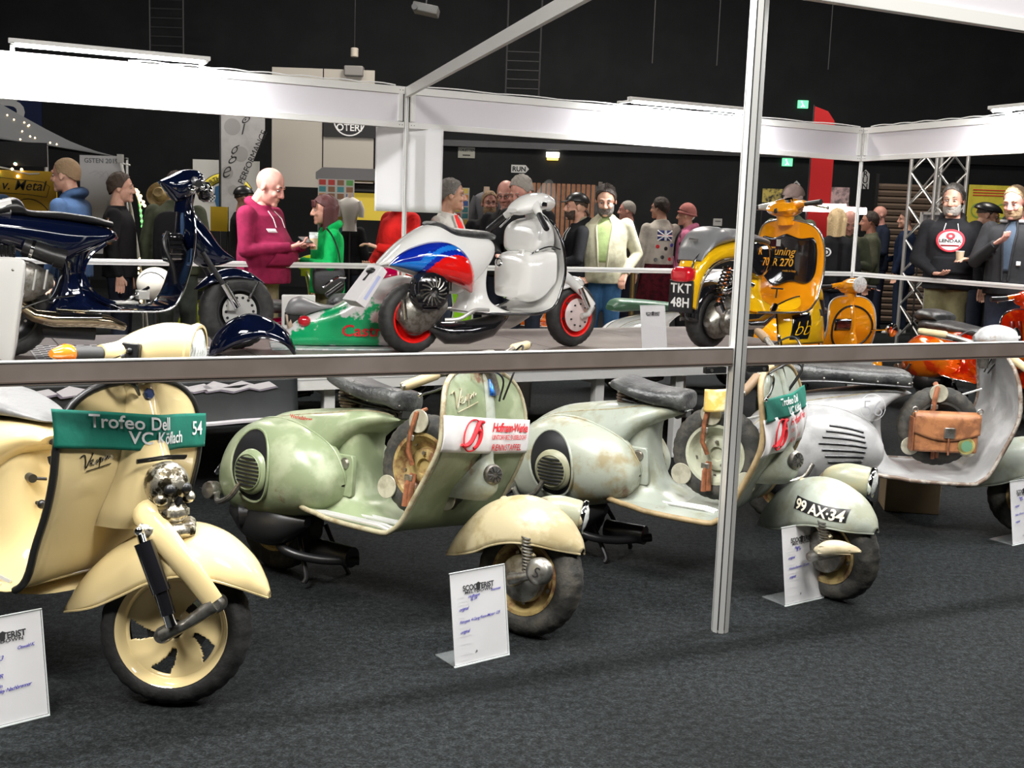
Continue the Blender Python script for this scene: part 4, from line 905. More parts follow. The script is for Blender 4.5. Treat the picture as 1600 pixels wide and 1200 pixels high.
# ---- white racer with blue and red cowl
def white_racer():
    r = rootfor('custom_scooter', 'white custom scooter with blue and red striped cowl and red wheel rims on the podium', (.39, 7.45), 35.4, .6)
    top = [(-.235, .545), (-.19, .585), (-.10, .665), (.02, .745), (.14, .79), (.26, .76), (.40, .735), (.52, .71), (.575, .655)]
    bot = [(-.235, .53), (-.19, .53), (-.08, .50), (.05, .46), (.18, .40), (.30, .36), (.40, .42), (.49, .52), (.565, .605)]
    O('body_shell', MB().hull(top, bot, [.03, .07, .11, .135, .15, .15, .14, .12, .05], n=44, m=28, e=.7, ez=.85), white_p, r)
    lv = [(.245, .34, .72, .19), (.27, .35, .62, .16), (.32, .37, .53, .12), (.42, .38, .50, .10), (.56, .37, .52, .09)]
    O('tunnel_column', loftz(lv), white_p, r)
    ct = [(-.21, .55), (-.15, .60), (-.06, .65), (.06, .685), (.17, .68), (.27, .625), (.335, .52), (.36, .40)]
    cb = [(-.215, .54), (-.14, .525), (-.06, .505), (.03, .48), (.12, .455), (.21, .43), (.29, .405), (.358, .375)]
    cw = [.02, .06, .10, .13, .145, .135, .10, .03]; mb = MB().cowl(ct, cb, cw, .10, -1, n=96, m=40, e=.6)
    for i, f in enumerate(mb.f):
        v = [mb.v[j] for j in f]; x = sum(q[0] for q in v) / 4; z = sum(q[2] for q in v) / 4
        d = math.hypot(x - .165, (z - .40) * .98)
        k = 0 if d < .205 else (1 if d < .235 else (2 if d < .262 else 1))
        if x < .0 and d >= .235: k = 2 if (z - .53) < .16 * (x + .25) + .012 or d < .28 else 1
        mb.mi[i] = k
    O('side_cowl', mb, [red_p, blue_p, lblue_p], r, ang=80)
    O('cowl_edge', MB().tube([(cr(cb, t)[0], -.10 - cr(cw, t) * .1, cr(cb, t)[1]) for t in [i / 20 for i in range(21)]], .005, 6), white_p, r)
    s = O('seat', MB().hull([(.10, .79), (.13, .805), (.22, .775), (.36, .765), (.50, .755), (.575, .735)], [(.10, .775), (.14, .765), (.22, .715), (.36, .70), (.50, .70), (.57, .70)], [.05, .11, .125, .12, .10, .05], e=.6, n=32), leather_b, r)
    O('seat_hook', MB().tube([(.565 + .022 * math.cos(a * PI / 6), -.10, .565 + .022 * math.sin(a * PI / 6)) for a in range(13)], .007, 6), chrome, r)
    P = [(.34, .262, .18, 0), (.5, .258, .23, 0), (.68, .256, .25, 0), (.80, .262, .255, 0), (.90, .30, .255, .0), (.955, .38, .255, .01), (1.0, .50, .25, .02), (1.005, .60, .245, .03), (.985, .70, .235, .03), (.95, .79, .205, .025), (.925, .835, .15, .015), (.915, .855, .03, 0)]
    sh = Shield(P); sh.build(r, white_p, gloss_black, .009)
    tb = O('toolbox', MB().hull([(.70, .42), (.735, .60), (.80, .64), (.88, .66), (.95, .66)], [(.70, .34), (.74, .33), (.80, .31), (.88, .33), (.95, .40)], [.13, .19, .20, .20, .20], n=20, m=28, e=.45, ez=.55), white_p, r)
    O('toolbox_latch', MB().box((.755, -.08, .63), (.02, .04, .03)), white_al, tb, bevel=.004)
    ip = O('inner_panel', MB().hull([(.775, .68), (.80, .80), (.86, .845), (.93, .845)], [(.775, .64), (.80, .62), (.86, .62), (.95, .64)], [.12, .19, .195, .17], n=18, m=26, e=.5, ez=.6), white_p, r)
    O('ignition_lock', MB().lathe([(0, -.0), (.018, -.0), (.022, .008)], (.80, -.05, .75), (1, .1, 0), 18), black, ip); O('fuse_knob', MB().ball((.81, -.075, .71), .010), black, ip)
    O('box_seam', MB().curve([(.76, -.17, .62), (.80, -.19, .645), (.88, -.205, .67), (.96, -.215, .655)], .005), gloss_black, tb)
    Mh = steerM(8, (.9, 0, .9))
    hs = O('headset', MB(Mh).hull([(.70, .90), (.76, .955), (.85, 1.0), (.95, 1.01), (1.03, .985)], [(.70, .875), (.76, .86), (.85, .87), (.95, .895), (1.03, .905)], [.05, .09, .10, .085, .06], e=.8).tube([(.90, 0, .84), (.885, 0, .93)], [.055, .06], 18), white_p, r)
    O('lens', MB(Mh).lathe([(.05, 0), (.03, .012), (0, .015)], (1.03, 0, .945), (1, 0, 0), 24), glass_m, hs)
    for s_ in (-1, 1):
        O('bar_arm', MB(Mh).tube([(.84, s_ * .06, .93), (.81, s_ * .12, .89), (.79, s_ * .16, .86)], [.04, .028, .022], 12), white_p, hs)
        g_ = O('grip', MB(Mh).tube([(.79, s_ * .155, .865), (.745, s_ * .27, .775), (.742, s_ * .28, .768)], [.018, .020, .016], 12), black, hs)
        O('brake_lever', MB(Mh).curve([(.82, s_ * .13, .88), (.84, s_ * .17, .85), (.83, s_ * .25, .79)], .006), chrome, hs)
    O('switch', MB(Mh).box((.88, -.10, .93), (.05, .03, .03)), chrome, hs, bevel=.004)
    O('flyscreen', MB(Mh).grid(lambda u, v: (1.02 + .04 * math.sin(PI * u) - .03 * v, lerp(-.11, .11, u), .93 + .17 * v * math.sin(PI * (u * .8 + .1))), 14, 10), mat('clear_screen', (.8, .82, .8), .05, alpha=.07), hs, solid=.003)
    wheel(r, (0, 0, .215), .215, .10, .135, None, rubber, red_p, names=('rear_tyre', 'rim', 'hub')); brake_disc(r, (0, 0, .215), .10, -1)
    engine(r, (.0, -.10, .29))
    O('kick_start', MB().curve([(.12, -.2, .22), (.20, -.24, .23), (.30, -.25, .28), (.40, -.25, .28)], .012), alu, r)
    O('shock_absorber', MB().cyl((-.11, -.1, .34), (-.10, -.11, .22), .018), chrome, r)
    O('exhaust', MB().tube([(.10, -.05, .17), (.2, -.09, .13), (.34, -.1, .13), (.5, -.1, .16), (.62, -.08, .22), (.66, -.06, .24)], [.03, .07, .075, .07, .04, .03], 20), gloss_black, r)
    O('belly_pan', MB().hull([(.55, .25), (.7, .25), (.85, .26)], [(.55, .19), (.7, .13), (.86, .20)], [.05, .08, .06], n=12), alu, r)
    O('brake_pedal', MB().box((.60, -.1, .285), (.05, .05, .012)).tube([(.60, -.1, .28), (.66, -.1, .25)], .008), black, r, bevel=.003)
    # number plate holder at the tail
    pt = O('plate_holder', MB().prism([(-.42, .33), (-.36, .29), (-.215, .50), (-.25, .535)], -.09, .09), paper, r, smooth=False, bevel=.004)
    O('plate_arm', MB().tube([(-.20, 0, .52), (-.27, 0, .49), (-.32, 0, .44)], .016), black, r); O('tail_lamp', MB().ball((-.265, 0, .50), (.04, .05, .022)), black, r)
    O('plate_print', MB().prism([(-.372, .345), (-.355, .335), (-.26, .47), (-.278, .48)], -.0915, -.0905), mat('faint_print', (.45, .5, .75), .6), pt, smooth=False)
    Mw = steerM(6)
    wheel(r, (1.25, 0, .215), .215, .10, .135, Mw, rubber, red_p); O('hub_disc', MB(Mw).lathe([(.11, -.055), (.09, -.065), (.04, -.075), (0, -.078)], (1.25, 0, .215), n=36), mat('pale_hub', (.75, .62, .60), .3, .2), r)
    b = MB(Mw)
    for k in range(9):
        a = 2 * PI * k / 9; b.cyl((1.25 + .075 * math.cos(a), -.07, .215 + .075 * math.sin(a)), (1.25 + .075 * math.cos(a), -.078, .215 + .075 * math.sin(a)), .006, n=8)
    O('hub_bolt', b, darksteel, r)
    O('front_fender', MB(Mw).arch([(1.06, .40), (1.12, .455), (1.2, .475), (1.28, .47), (1.35, .445)], [(1.065, .37), (1.12, .39), (1.2, .41), (1.28, .41), (1.35, .42)], [.02, .07, .08, .07, .02], n=24), white_p, r, solid=.003)
    O('fork_leg', MB(Mw).tube([(1.06, -.03, .52), (1.17, -.07, .44), (1.27, -.09, .36), (1.34, -.10, .28)], [.04, .035, .028, .03], 14), white_p, r)
    O('suspension_link', MB(Mw).tube([(1.34, -.10, .27), (1.30, -.11, .22), (1.25, -.10, .21)], [.026, .018, .02], 12), alu, r); O('front_shock', MB(Mw).cyl((1.22, -.11, .40), (1.29, -.12, .27), .018), chrome, r)
    O('horn_casting', MB().grid(lambda u, v: sh.at((u * 2 - 1) * lerp(.06, .035, v), lerp(.50, .83, v)) + Vector((.003 + lerp(.10, .02, v ** .6) * math.cos((u - .5) * PI), 0, 0)), 14, 16), white_p, r)
    return r
white_racer()

# ---- navy cut-down scooter
def navy_cutdown():
    r = rootfor('custom_scooter', 'navy blue cut-down custom scooter with exposed engine and chrome expansion pipe on the podium', (-1.67, 6.65), 33.3, .6)
    top = [(-.50, .70), (-.40, .75), (-.25, .765), (-.08, .765), (.10, .76), (.30, .74), (.45, .715), (.53, .69), (.56, .655)]
    bot = [(-.50, .64), (-.38, .60), (-.22, .60), (-.06, .60), (.08, .55), (.22, .50), (.34, .55), (.46, .61), (.55, .635)]
    O('body_shell', MB().hull(top, bot, [.04, .12, .15, .155, .15, .14, .13, .11, .04], n=44, m=28, e=.6, ez=.8), navy_p, r)
    s = O('seat', MB().hull([(-.30, .80), (-.1, .80), (.0, .85), (.05, .84), (.09, .79), (.25, .785), (.42, .765), (.53, .74)], [(-.30, .755), (-.1, .755), (.0, .755), (.06, .755), (.10, .75), (.25, .74), (.42, .72), (.53, .70)], [.08, .12, .12, .12, .12, .115, .10, .05], n=40, e=.6), black, r)
    O('tail_cap', MB().hull([(-.40, .76), (-.25, .80), (-.08, .83), (.0, .85)], [(-.40, .745), (-.25, .75), (-.08, .75), (.0, .755)], [.07, .11, .12, .12], n=20, e=.6), white_p, s)
    O('tunnel_column', loftz([(.25, .16, .60, .17), (.275, .17, .55, .15), (.33, .22, .44, .11), (.42, .25, .38, .09), (.52, .24, .38, .09), (.60, .15, .42, .10)]), navy_p, r)
    sh = Shield([(.20, .272, .16, 0), (.4, .262, .19, 0), (.6, .258, .20, 0), (.74, .258, .205, 0), (.82, .285, .205, .0), (.87, .36, .20, .0), (.92, .48, .20, .01), (.955, .60, .20, .02), (.965, .72, .19, .02), (.955, .82, .15, .01), (.945, .87, .08, .0), (.94, .89, .02, 0)])
    sh.build(r, navy_p, chrome, .006)
    O('frame_tube', MB().curve([(.47, -.12, .62), (.38, -.14, .55), (.345, -.15, .45), (.42, -.17, .33), (.6, -.19, .275), (.76, -.19, .27)], .011), navy_p, r)
    O('nose_fairing', MB().hull([(.93, .87), (.97, .84), (1.06, .73), (1.15, .61), (1.235, .545)], [(.93, .62), (.97, .54), (1.04, .49), (1.14, .50), (1.23, .53)], [.05, .075, .08, .06, .02], n=26, e=.8), navy_p, r)
    b = MB(); b.hull([(.80, .98), (.86, 1.01), (.93, 1.045), (1.0, 1.05), (1.04, 1.03)], [(.80, .965), (.85, .90), (.90, .86), (.97, .90), (1.03, .98)], [.04, .075, .085, .08, .05], e=.7)
    hs = O('headset', b, navy_p, r)
    O('steering_neck', MB().tube([(.93, 0, .80), (.95, 0, .93)], [.05, .055], 16), navy_p, hs)
    for s_ in (-1, 1):
        O('grip', MB().tube([(.97, s_ * .10, .99), (.95, s_ * .18, .975), (.93, s_ * .30, .965)], [.02, .02, .021], 12), black, hs); O('brake_lever', MB().curve([(1.0, s_ * .1, .985), (1.02, s_ * .18, .96), (.99, s_ * .28, .95)], .006), chrome, hs)
        O('mirror', MB().ball((1.06, s_ * .10, .93), (.02, .03, .03)), chrome, hs)
    b = MB()
    for k, (x, y, z, q) in enumerate(((.98, -.06, .96, .03), (1.0, .0, 1.0, .026), (.96, -.09, .93, .022), (1.03, -.04, .95, .02), (1.02, -.08, .985, .016))): b.ball((x, y, z), q)
    O('control_cluster', b, chrome, hs)
    O('headlamp', MB().lathe([(0, 0), (.05, .004), (.06, .03), (.055, .05), (0, .06)], (1.03, 0, .93), (1, 0, -.1), 24), gloss_black, hs)
    bx = O('radiator_box', MB().box((.865, -.02, .60), (.09, .16, .17)), gloss_black, r, bevel=.02)
    for k in range(5): O('box_rib', MB().box((.865, -.103, .54 + k * .028), (.08, .006, .008)), chrome, bx)
    O('hose', MB().curve([(.83, -.05, .69), (.80, -.08, .62), (.84, -.1, .5), (.86, -.08, .40)], .014), black, r)
    # engine
    e = O('engine_case', MB().hull([(-.12, .44), (-.05, .53), (.08, .52), (.19, .45)], [(-.12, .36), (-.05, .30), (.08, .31), (.19, .38)], [.05, .09, .09, .04], y0=-.12, e=.6, ez=.6), steel, r)
    for k in range(5): O('case_rib', MB().tube([(-.09 + k * .055, -.212, .36 + .004 * k), (-.07 + k * .055, -.212, .48)], .006), alu, e)
    O('air_filter', MB().cyl((.05, -.12, .60), (.20, -.15, .545), .048).cyl((.20, -.15, .545), (.25, -.16, .53), .055), black, r); O('filter_clamp', MB().cyl((.085, -.127, .587), (.10, -.130, .582), .052), chrome, r)
    b = MB()
    for k in range(8): b.cyl((-.14 + k * .02, -.10, .53), (-.15 + k * .022, -.10, .60), .012, n=8)
    O('carburettor', b, chrome, r)
    O('gear_cable', MB().curve([(-.15, -.2, .22), (.0, -.21, .27), (.15, -.2, .32), (.3, -.14, .34)], .005), black, r)
    O('expansion_pipe', MB().tube([(-.02, -.13, .36), (.02, -.17, .29), (.08, -.19, .235), (.18, -.19, .215), (.32, -.18, .21), (.46, -.17, .195), (.56, -.14, .16)], [.022, .026, .034, .042, .042, .036, .02], 18), mat('heat_tinted_steel', (.75, .62, .42), .14, 1.), r)
    O('heat_shield', MB().tube([(.2, -.222, .235), (.42, -.215, .23)], .02, 8, True, .4), chrome, r)
    O('silencer', MB().cyl((.15, -.02, .15), (.42, -.05, .13), .05), darksteel, r)
    O('footpeg', MB().box((.56, -.16, .30), (.12, .10, .014)).box((.66, -.14, .34), (.06, .08, .05)), alu, r, bevel=.004); O('floor_lever', MB().curve([(.52, -.12, .28), (.62, -.15, .34), (.70, -.12, .38)], .009), chrome, r)
    wheel(r, (-.02, 0, .225), .225, .12, .135, None, rubber, darksteel, names=('rear_tyre', 'rim', 'hub'))
    wheel(r, (1.25, 0, .23), .23, .11, .125, None, rubber, darksteel)
    brake_disc(r, (1.25, 0, .23), .105, -1, None, alu)
    O('brake_caliper', MB().box((1.20, -.075, .27), (.06, .04, .07)).ball((1.20, -.09, .29), .02), alu, r, bevel=.008)
    for y in (-.075, .075):
        O('fork_tube', MB().tube([(1.02, y, .58), (1.20, y * 1.2, .30)], .016, 10), black, r); O('fork_slider', MB().cyl((1.14, y * 1.25, .40), (1.22, y * 1.3, .26), .022), chrome, r)
    O('front_fender', MB().arch([(1.0, .37), (1.08, .44), (1.2, .485), (1.32, .465), (1.42, .40)], [(1.0, .355), (1.09, .40), (1.2, .43), (1.31, .42), (1.42, .385)], [.02, .06, .07, .06, .015], n=24), navy_p, r, solid=.004)
    O('fender_stay', MB().tube([(1.36, -.07, .41), (1.30, -.08, .31)], .008), chrome, r)
    return r
navy_cutdown()

# ---- yellow racer seen from behind
def yellow_racer():
    r = rootfor('custom_scooter', 'yellow and black custom scooter with TKT 48H number plate seen from behind on the podium', (2.236, 8.51), 44, .6)
    # body as an arch open towards the right side
    top = [(-.27, .30), (-.285, .42), (-.27, .55), (-.19, .655), (-.05, .71), (.12, .735), (.30, .745), (.48, .735), (.58, .70)]
    bot = [(-.22, .27), (-.215, .40), (-.18, .50), (-.10, .575), (.02, .61), (.15, .62), (.28, .60), (.42, .60), (.56, .63)]
    O('body_shell', MB().hull(top, bot, [.07, .085, .10, .115, .12, .12, .12, .10, .05], n=44, m=28, e=.6, ez=.7), yellow_p, r)
    O('arch_trim', MB().tube([(cr(bot, i / 30)[0], -cr([.07, .085, .10, .115, .12, .12, .12, .10, .05], i / 30) * .9, cr(bot, i / 30)[1]) for i in range(24)], .008, 6), mat('silver_trim', (.5, .5, .52), .25, .9), r)
    O('tail_stripe', MB().tube([(cr(top, t)[0] * 1.0 - .012, -.05, cr(top, t)[1] + .004) for t in [.12 + .25 * i / 10 for i in range(11)]], .028, 8, True, .3), gloss_black, r)
    dg = mat('grey_seat_vinyl', (.17, .175, .18), .32)
    O('tail_hump', MB().hull([(-.25, .61), (-.22, .70), (-.14, .80), (-.05, .835), (.04, .81), (.10, .775)], [(-.24, .60), (-.18, .655), (-.10, .69), (0, .71), (.06, .72), (.10, .73)], [.10, .13, .145, .14, .12, .09], n=30, e=.7), dg, r)
    O('seat', MB().hull([(.08, .79), (.14, .825), (.26, .815), (.40, .79), (.54, .765), (.60, .74)], [(.08, .74), (.14, .735), (.26, .74), (.40, .735), (.54, .72), (.60, .71)], [.10, .125, .13, .12, .10, .06], n=30, e=.6), dg, r)
    O('seat_highlight_bar', MB().tube([(-.225, -.05, .74), (-.22, .03, .745)], .008), chrome, r).name = 'hump_highlight'  # chrome bar put in as the bright highlight on the tail hump
    sp = O('side_panel', MB().hull([(.20, .70), (.32, .74), (.46, .73), (.58, .69)], [(.20, .62), (.30, .52), (.42, .49), (.55, .56)], [.03, .05, .05, .02], y0=-.11, n=24, e=.7), gloss_black, r)
    text('R', .075, mat('orange_print', (.9, .35, .02), .4), sp, plane_map((.33, -.164, .655), (1, 0, 0), (0, 0, 1)), shear=.2, off=.001); text('70', .08, MATS['orange_print'], sp, plane_map((.40, -.166, .58), (1, 0, 0), (0, 0, 1)), shear=.2, off=.001)
    # plate and lamp
    pl_ = O('number_plate', MB().box((-.318, 0, .365), (.010, .20, .215)), black, r, bevel=.004)
    wp = mat('plate_white', (.85, .85, .82), .5); pm = plane_map((-.3235, .0, .39), (0, -1, 0), (0, 0, 1), .002)
    text('TKT', .088, wp, pl_, lambda a, b: pm(a, b), off=.002, spacing=1.05); text('48H', .088, wp, pl_, lambda a, b: pm(a, b - .095), off=.002, spacing=1.05)
    O('tail_lamp', MB().hull([(-.355, .50), (-.34, .555), (-.27, .565), (-.22, .54)], [(-.355, .47), (-.34, .46), (-.27, .46), (-.22, .475)], [.05, .075, .075, .05], n=14, e=.5, ez=.6), redlens, r)
    b = spring((.045, -.12, .555), (-.065, -.12, .33), .030, .007, 9); O('shock_spring', b, gloss_black, r); O('shock_rod', MB().cyl((.045, -.12, .56), (-.07, -.12, .31), .012), orange_p, r)
    O('shock_reservoir', MB().cyl((-.10, -.15, .32), (-.06, -.16, .25), .035).cyl((-.06, -.16, .25), (.04, -.16, .24), .022), chrome, r)
    wheel(r, (0, 0, .215), .215, .11, .13, None, rubber, darksteel, names=('rear_tyre', 'rim', 'hub'))
    O('rear_mudguard', MB().arch([(-.25, .20), (-.235, .34), (-.15, .44), (.0, .47)], [(-.21, .19), (-.19, .30), (-.12, .38), (0, .42)], [.075, .08, .08, .08], n=16), gloss_black, r, solid=.004)
    engine(r, (-.02, -.13, .24), steel, False)
    O('clutch_cover', MB().lathe([(.09, 0), (.09, -.03), (.06, -.055), (0, -.06)], (-.02, -.18, .20), (0, 1, 0), 28), steel, r)
    O('cylinder_head', MB().box((.17, -.12, .40), (.10, .11, .12), Matrix.Rotation(R(25), 3, 'Y')), steel, r, bevel=.01)
    O('carburettor', MB().cyl((.22, -.13, .50), (.17, -.14, .43), .028).cyl((.23, -.13, .46), (.30, -.14, .44), .022), chrome, r)
    O('exhaust', MB().tube([(.10, -.15, .22), (.22, -.17, .17), (.38, -.17, .17), (.50, -.17, .22), (.56, -.17, .30)], [.02, .035, .04, .032, .022], 16), chrome, r)
    O('tunnel_column', loftz([(.24, .30, .80, .20), (.27, .30, .70, .16), (.34, .36, .52, .11), (.46, .38, .50, .10), (.58, .38, .54, .10)]), yellow_p, r)
    sh = Shield([(.30, .262, .2, 0), (.5, .258, .25, 0), (.68, .256, .265, 0), (.80, .262, .275, 0), (.875, .31, .28, -.02), (.91, .40, .285, -.03), (.93, .52, .29, -.04), (.935, .64, .29, -.04), (.925, .75, .28, -.035), (.905, .84, .24, -.03), (.89, .885, .17, -.015), (.882, .91, .03, 0)])
    sh.build(r, amber_p, mat('silver_trim2', (.55, .55, .55), .2, .9), .008)
    ins = lambda y, z, l=0: sh.at(y, z, -.012 - l)
    ed = [(-.24, .74), (-.255, .60), (-.235, .47), (-.15, .425), (-.05, .43), (.05, .415), (.13, .46), (.22, .47), (.25, .60), (.235, .74)]
    def pan(u, v):
        y = lerp(-.24, .24, u); zt = .795 - .02 * abs(math.cos(PI * u)) + .008 * math.cos(4 * PI * u); zb = .435 + .05 * (2 * u - 1) ** 4 - .02 * math.cos(3 * PI * u)
        return ins(y * (1 - .12 * (2 * v - 1) ** 4), lerp(zb, zt, v))
    ip = O('inner_panel', MB().grid(pan, 24, 20), gloss_black, r, solid=.006)
    gold = mat('gold_lettering', (.85, .45, .05), .35, .4)
    tx = lambda y0, z0: (lambda a, b: ins(y0 - a, z0 + b, .006))
    text('Tuning', .085, gold, ip, tx(.165, .645), align='LEFT', shear=.35, off=.0006); text('SSR 270', .080, gold, ip, tx(.19, .565), align='LEFT', shear=.15, off=.0012, spacing=.95); text('made in Italy', .022, gold, ip, tx(.02, .525), align='LEFT')
    O('badge_plate', MB().box(ins(.065, .735, .010), (.004, .035, .05)), alu, ip)
    O('floor_mat_bracket', MB().tube([(.83, .05, .40), (.83, -.05, .40)], .006).tube([(.83, 0, .40), (.82, 0, .33)], .006), black, r).name = 'pedal_bracket'
    Mh = steerM(0, (.87, 0, .93))
    hs = O('headset', MB(Mh).hull([(.74, .98), (.80, 1.03), (.88, 1.06), (.97, 1.06), (1.02, 1.03)], [(.74, .96), (.80, .93), (.88, .92), (.97, .94), (1.02, .97)], [.08, .12, .115, .09, .06], e=.7).tube([(.88, 0, .87), (.87, 0, .95)], [.06, .065], 18), amber_p, r)
    O('headset_badge', MB().ball((.742, 0, .965), (.008, .016, .02)), darksteel, hs)
    for s_, dz in ((-1, .03), (1, .0)):
        O('bar_arm', MB(Mh).tube([(.85, s_ * .08, 1.0), (.84, s_ * .16, .995 + dz), (.82, s_ * .20, .99 + dz)], [.038, .026, .02], 12), amber_p if s_ < 0 else alu, hs)
        O('grip', MB(Mh).tube([(.82, s_ * .195, .99 + dz), (.80, s_ * .33, .98 + dz * 1.8)], [.018, .021], 12), black, hs)
        O('brake_lever', MB(Mh).curve([(.87, s_ * .15, 1.0 + dz), (.90, s_ * .22, .98 + dz), (.87, s_ * .34, .965 + dz)], .006).ball((.87, s_ * .345, .965 + dz), .012), chrome, hs)
    O('clocks', MB(Mh).cyl((.83, -.05, 1.03), (.82, -.05, 1.055), .03), chrome, hs)
    wheel(r, (1.25, 0, .215), .215, .10, .13, None, rubber, darksteel)
    O('front_fender', MB().arch([(.98, .30), (1.05, .40), (1.2, .47), (1.33, .44), (1.42, .33)], [(.99, .26), (1.08, .29), (1.2, .32), (1.31, .31), (1.42, .30)], [.02, .09, .11, .10, .02]), yellow_p, r, solid=.004)
    O('fork_leg', MB().tube([(1.0, 0, .6), (1.08, -.04, .46), (1.22, -.09, .24)], .025), darksteel, r)
    return r
yellow_racer()

# ---- loose panels lying on the podium
t = thing('side_panel', 'loose yellow side panel with black emblem, standing on the podium edge beside the post', 'panel', (1.92, 8.0, .6), math.atan2(.323, .456))
def lp(u, v, o=0.):
    x = lerp(.0, .50, u); zt = .22 + .13 * math.sin(PI * min(1, u * .62 + .12)) ** .8; zt *= (1 if u < .9 else 1 - (u - .9) * 2.5)
    return (x + .05 * (1 - v) * 0, -.09 * math.sin(PI * u) ** .6 * math.sin(PI * (.15 + .8 * v)) + .05 * v - o, .006 + zt * v)
O('panel_shell', MB().grid(lp, 30, 16), yellow_p, t, solid=.004)
O('rubber_edge', MB().tube([lp(0, i / 8) for i in range(9)] + [lp(i / 20, 1) for i in range(1, 21)], .006, 6), black, t)
em = O('black_emblem', MB().grid(lambda u, v: lp(.14 + .34 * u + .05 * v, .12 + .55 * v, .004), 14, 8), gloss_black, t, solid=.002)
text('bb', .15, yellow_p, em, lambda a, b: lp(.18 + (a + b * .2) / .5, (b + .07) / .33, .009), align='LEFT', shear=.2, off=-.003)
O('vent', MB().grid(lambda u, v: lp(.80 + .10 * u, .60 + .14 * v, .004), 6, 4), black, t, solid=.002)

t = thing('side_panel', 'loose navy blue side panel lying open on the podium in front of the navy scooter', 'panel', (-1.73, 6.26, .6), R(14))
O('panel_shell', MB().arch([(.0, .02), (.03, .11), (.11, .20), (.22, .245), (.34, .215), (.44, .14), (.485, .04)], [(.0, .005), (.06, .03), (.13, .07), (.22, .10), (.31, .12), (.42, .08), (.483, .005)], [.03, .09, .12, .13, .12, .09, .03], n=36, m=20), navy_p, t, solid=.006)
O('rubber_edge', MB().tube([(cr([(.0, .005), (.06, .03), (.13, .07), (.22, .10), (.31, .12), (.42, .08), (.483, .005)], i / 30)[0], -cr([.03, .09, .12, .13, .12, .09, .03], i / 30), cr([.005, .03, .07, .10, .12, .08, .005], i / 30)) for i in range(31)], .005, 6), gloss_black, t)

t = thing('side_panel', 'loose white side panel leaning at the left edge in front of the navy scooter engine', 'panel', (-2.60, 5.36, .6), R(10))
O('panel_shell', MB().hull([(-.30, .42), (-.1, .53), (.10, .56), (.21, .55), (.225, .50)], [(-.30, .20), (-.1, .14), (.05, .08), (.14, .04), (.17, .12)], [.02, .03, .035, .03, .012], n=30, e=.5, ez=.8), white_p, t)
O('panel_foot', MB().box((.0, .03, .07), (.30, .02, .14)), white_p, t, bevel=.004); O('screw', MB().ball((.17, -.02, .50), .010), steel, t); O('screw', MB().ball((.13, -.02, .20), .010), steel, t)

# chequered mat under the navy scooter
t = thing('chequered_mat', 'white mat with black chequered print under the navy scooter', 'mat', (-2.50, 5.78, .6), R(28))
O('mat_sheet', MB().box((.5, .35, .002), (1.0, .72, .004)), paper, t, smooth=False)
b = MB()
for i in range(26):
    for j in range(15):
        if (i + j) % 2 == 0: b.add([(.01 + i * .0375, .01 + j * .0465, .0046), (.01 + i * .0375 + .034, .01 + j * .0465, .0046), (.01 + i * .0375 + .034, .01 + j * .0465 + .043, .0046), (.01 + i * .0375, .01 + j * .0465 + .043, .0046)], [(0, 1, 2, 3)])
O('chequer_print', b, ink, t, smooth=False)['kind'] = 'stuff'

# ---- green and white fairing scooter
def fairing_scooter():
    r = thing('racing_scooter', 'white and green paint-splashed race scooter with Castrol lettering behind the white custom scooter', 'scooter', (-1.42, 6.86, .6), R(14))
    gp = mat('green_white_splash', (.75, .75, .75), .3, 0, .5, col2=(.0, .38, .13), scale=3.2, lo=.5, hi=.53, det=5, col3=(.7, .55, .55))
    O('fairing', MB().hull([(.0, .10), (.06, .17), (.18, .22), (.32, .27), (.46, .36), (.60, .43), (.74, .46), (.86, .42)], [(.0, .012), (.1, .012), (.2, .012), (.32, .012), (.46, .012), (.6, .012), (.74, .02), (.86, .10)], [.05, .10, .13, .14, .14, .13, .11, .05], n=40, m=26, e=.5, ez=.6), gp, r)
    q = O('base_tray', MB().box((.33, .0, .006), (.84, .42, .012)), mat('marbled_board', (.4, .5, .5), .3, col2=(.75, .75, .75), scale=14), r, bevel=.005)
    O('seat', MB().hull([(.0, .23), (.03, .29), (.09, .315), (.16, .29), (.24, .265), (.40, .262)], [(.0, .215), (.03, .20), (.09, .20), (.16, .215), (.24, .235), (.40, .25)], [.06, .10, .11, .09, .08, .05], n=30, e=.6), mat('grey_race_seat', (.20, .20, .21), .4), r)
    O('seat_mount', MB().box((.05, 0, .17), (.07, .12, .10)), black, r, bevel=.01); O('tail_lamp', MB().ball((.11, -.11, .17), (.04, .03, .035)), redlens, r)
    text('Castrol', .11, redink, r, lambda a, b: Vector((.33 + a, -.148 + .02 * abs(a - .2), .085 + b * .9)), align='LEFT', off=.002, shear=.1)
    O('handlebar_grip', MB().cyl((.24, -.14, .33), (.34, -.10, .40), .018), black, r); O('hand_lever', MB().curve([(.22, -.12, .38), (.30, -.12, .44), (.36, -.06, .44)], .008), chrome, r)
    O('rear_body', MB().hull([(.0, .19), (.0, .20), (.02, .21)], [(.03, .02), (.05, .02), (.08, .02)], [.04, .06, .08], n=8), mat('pale_panel', (.55, .42, .32), .4), r)
    return r
fairing_scooter()

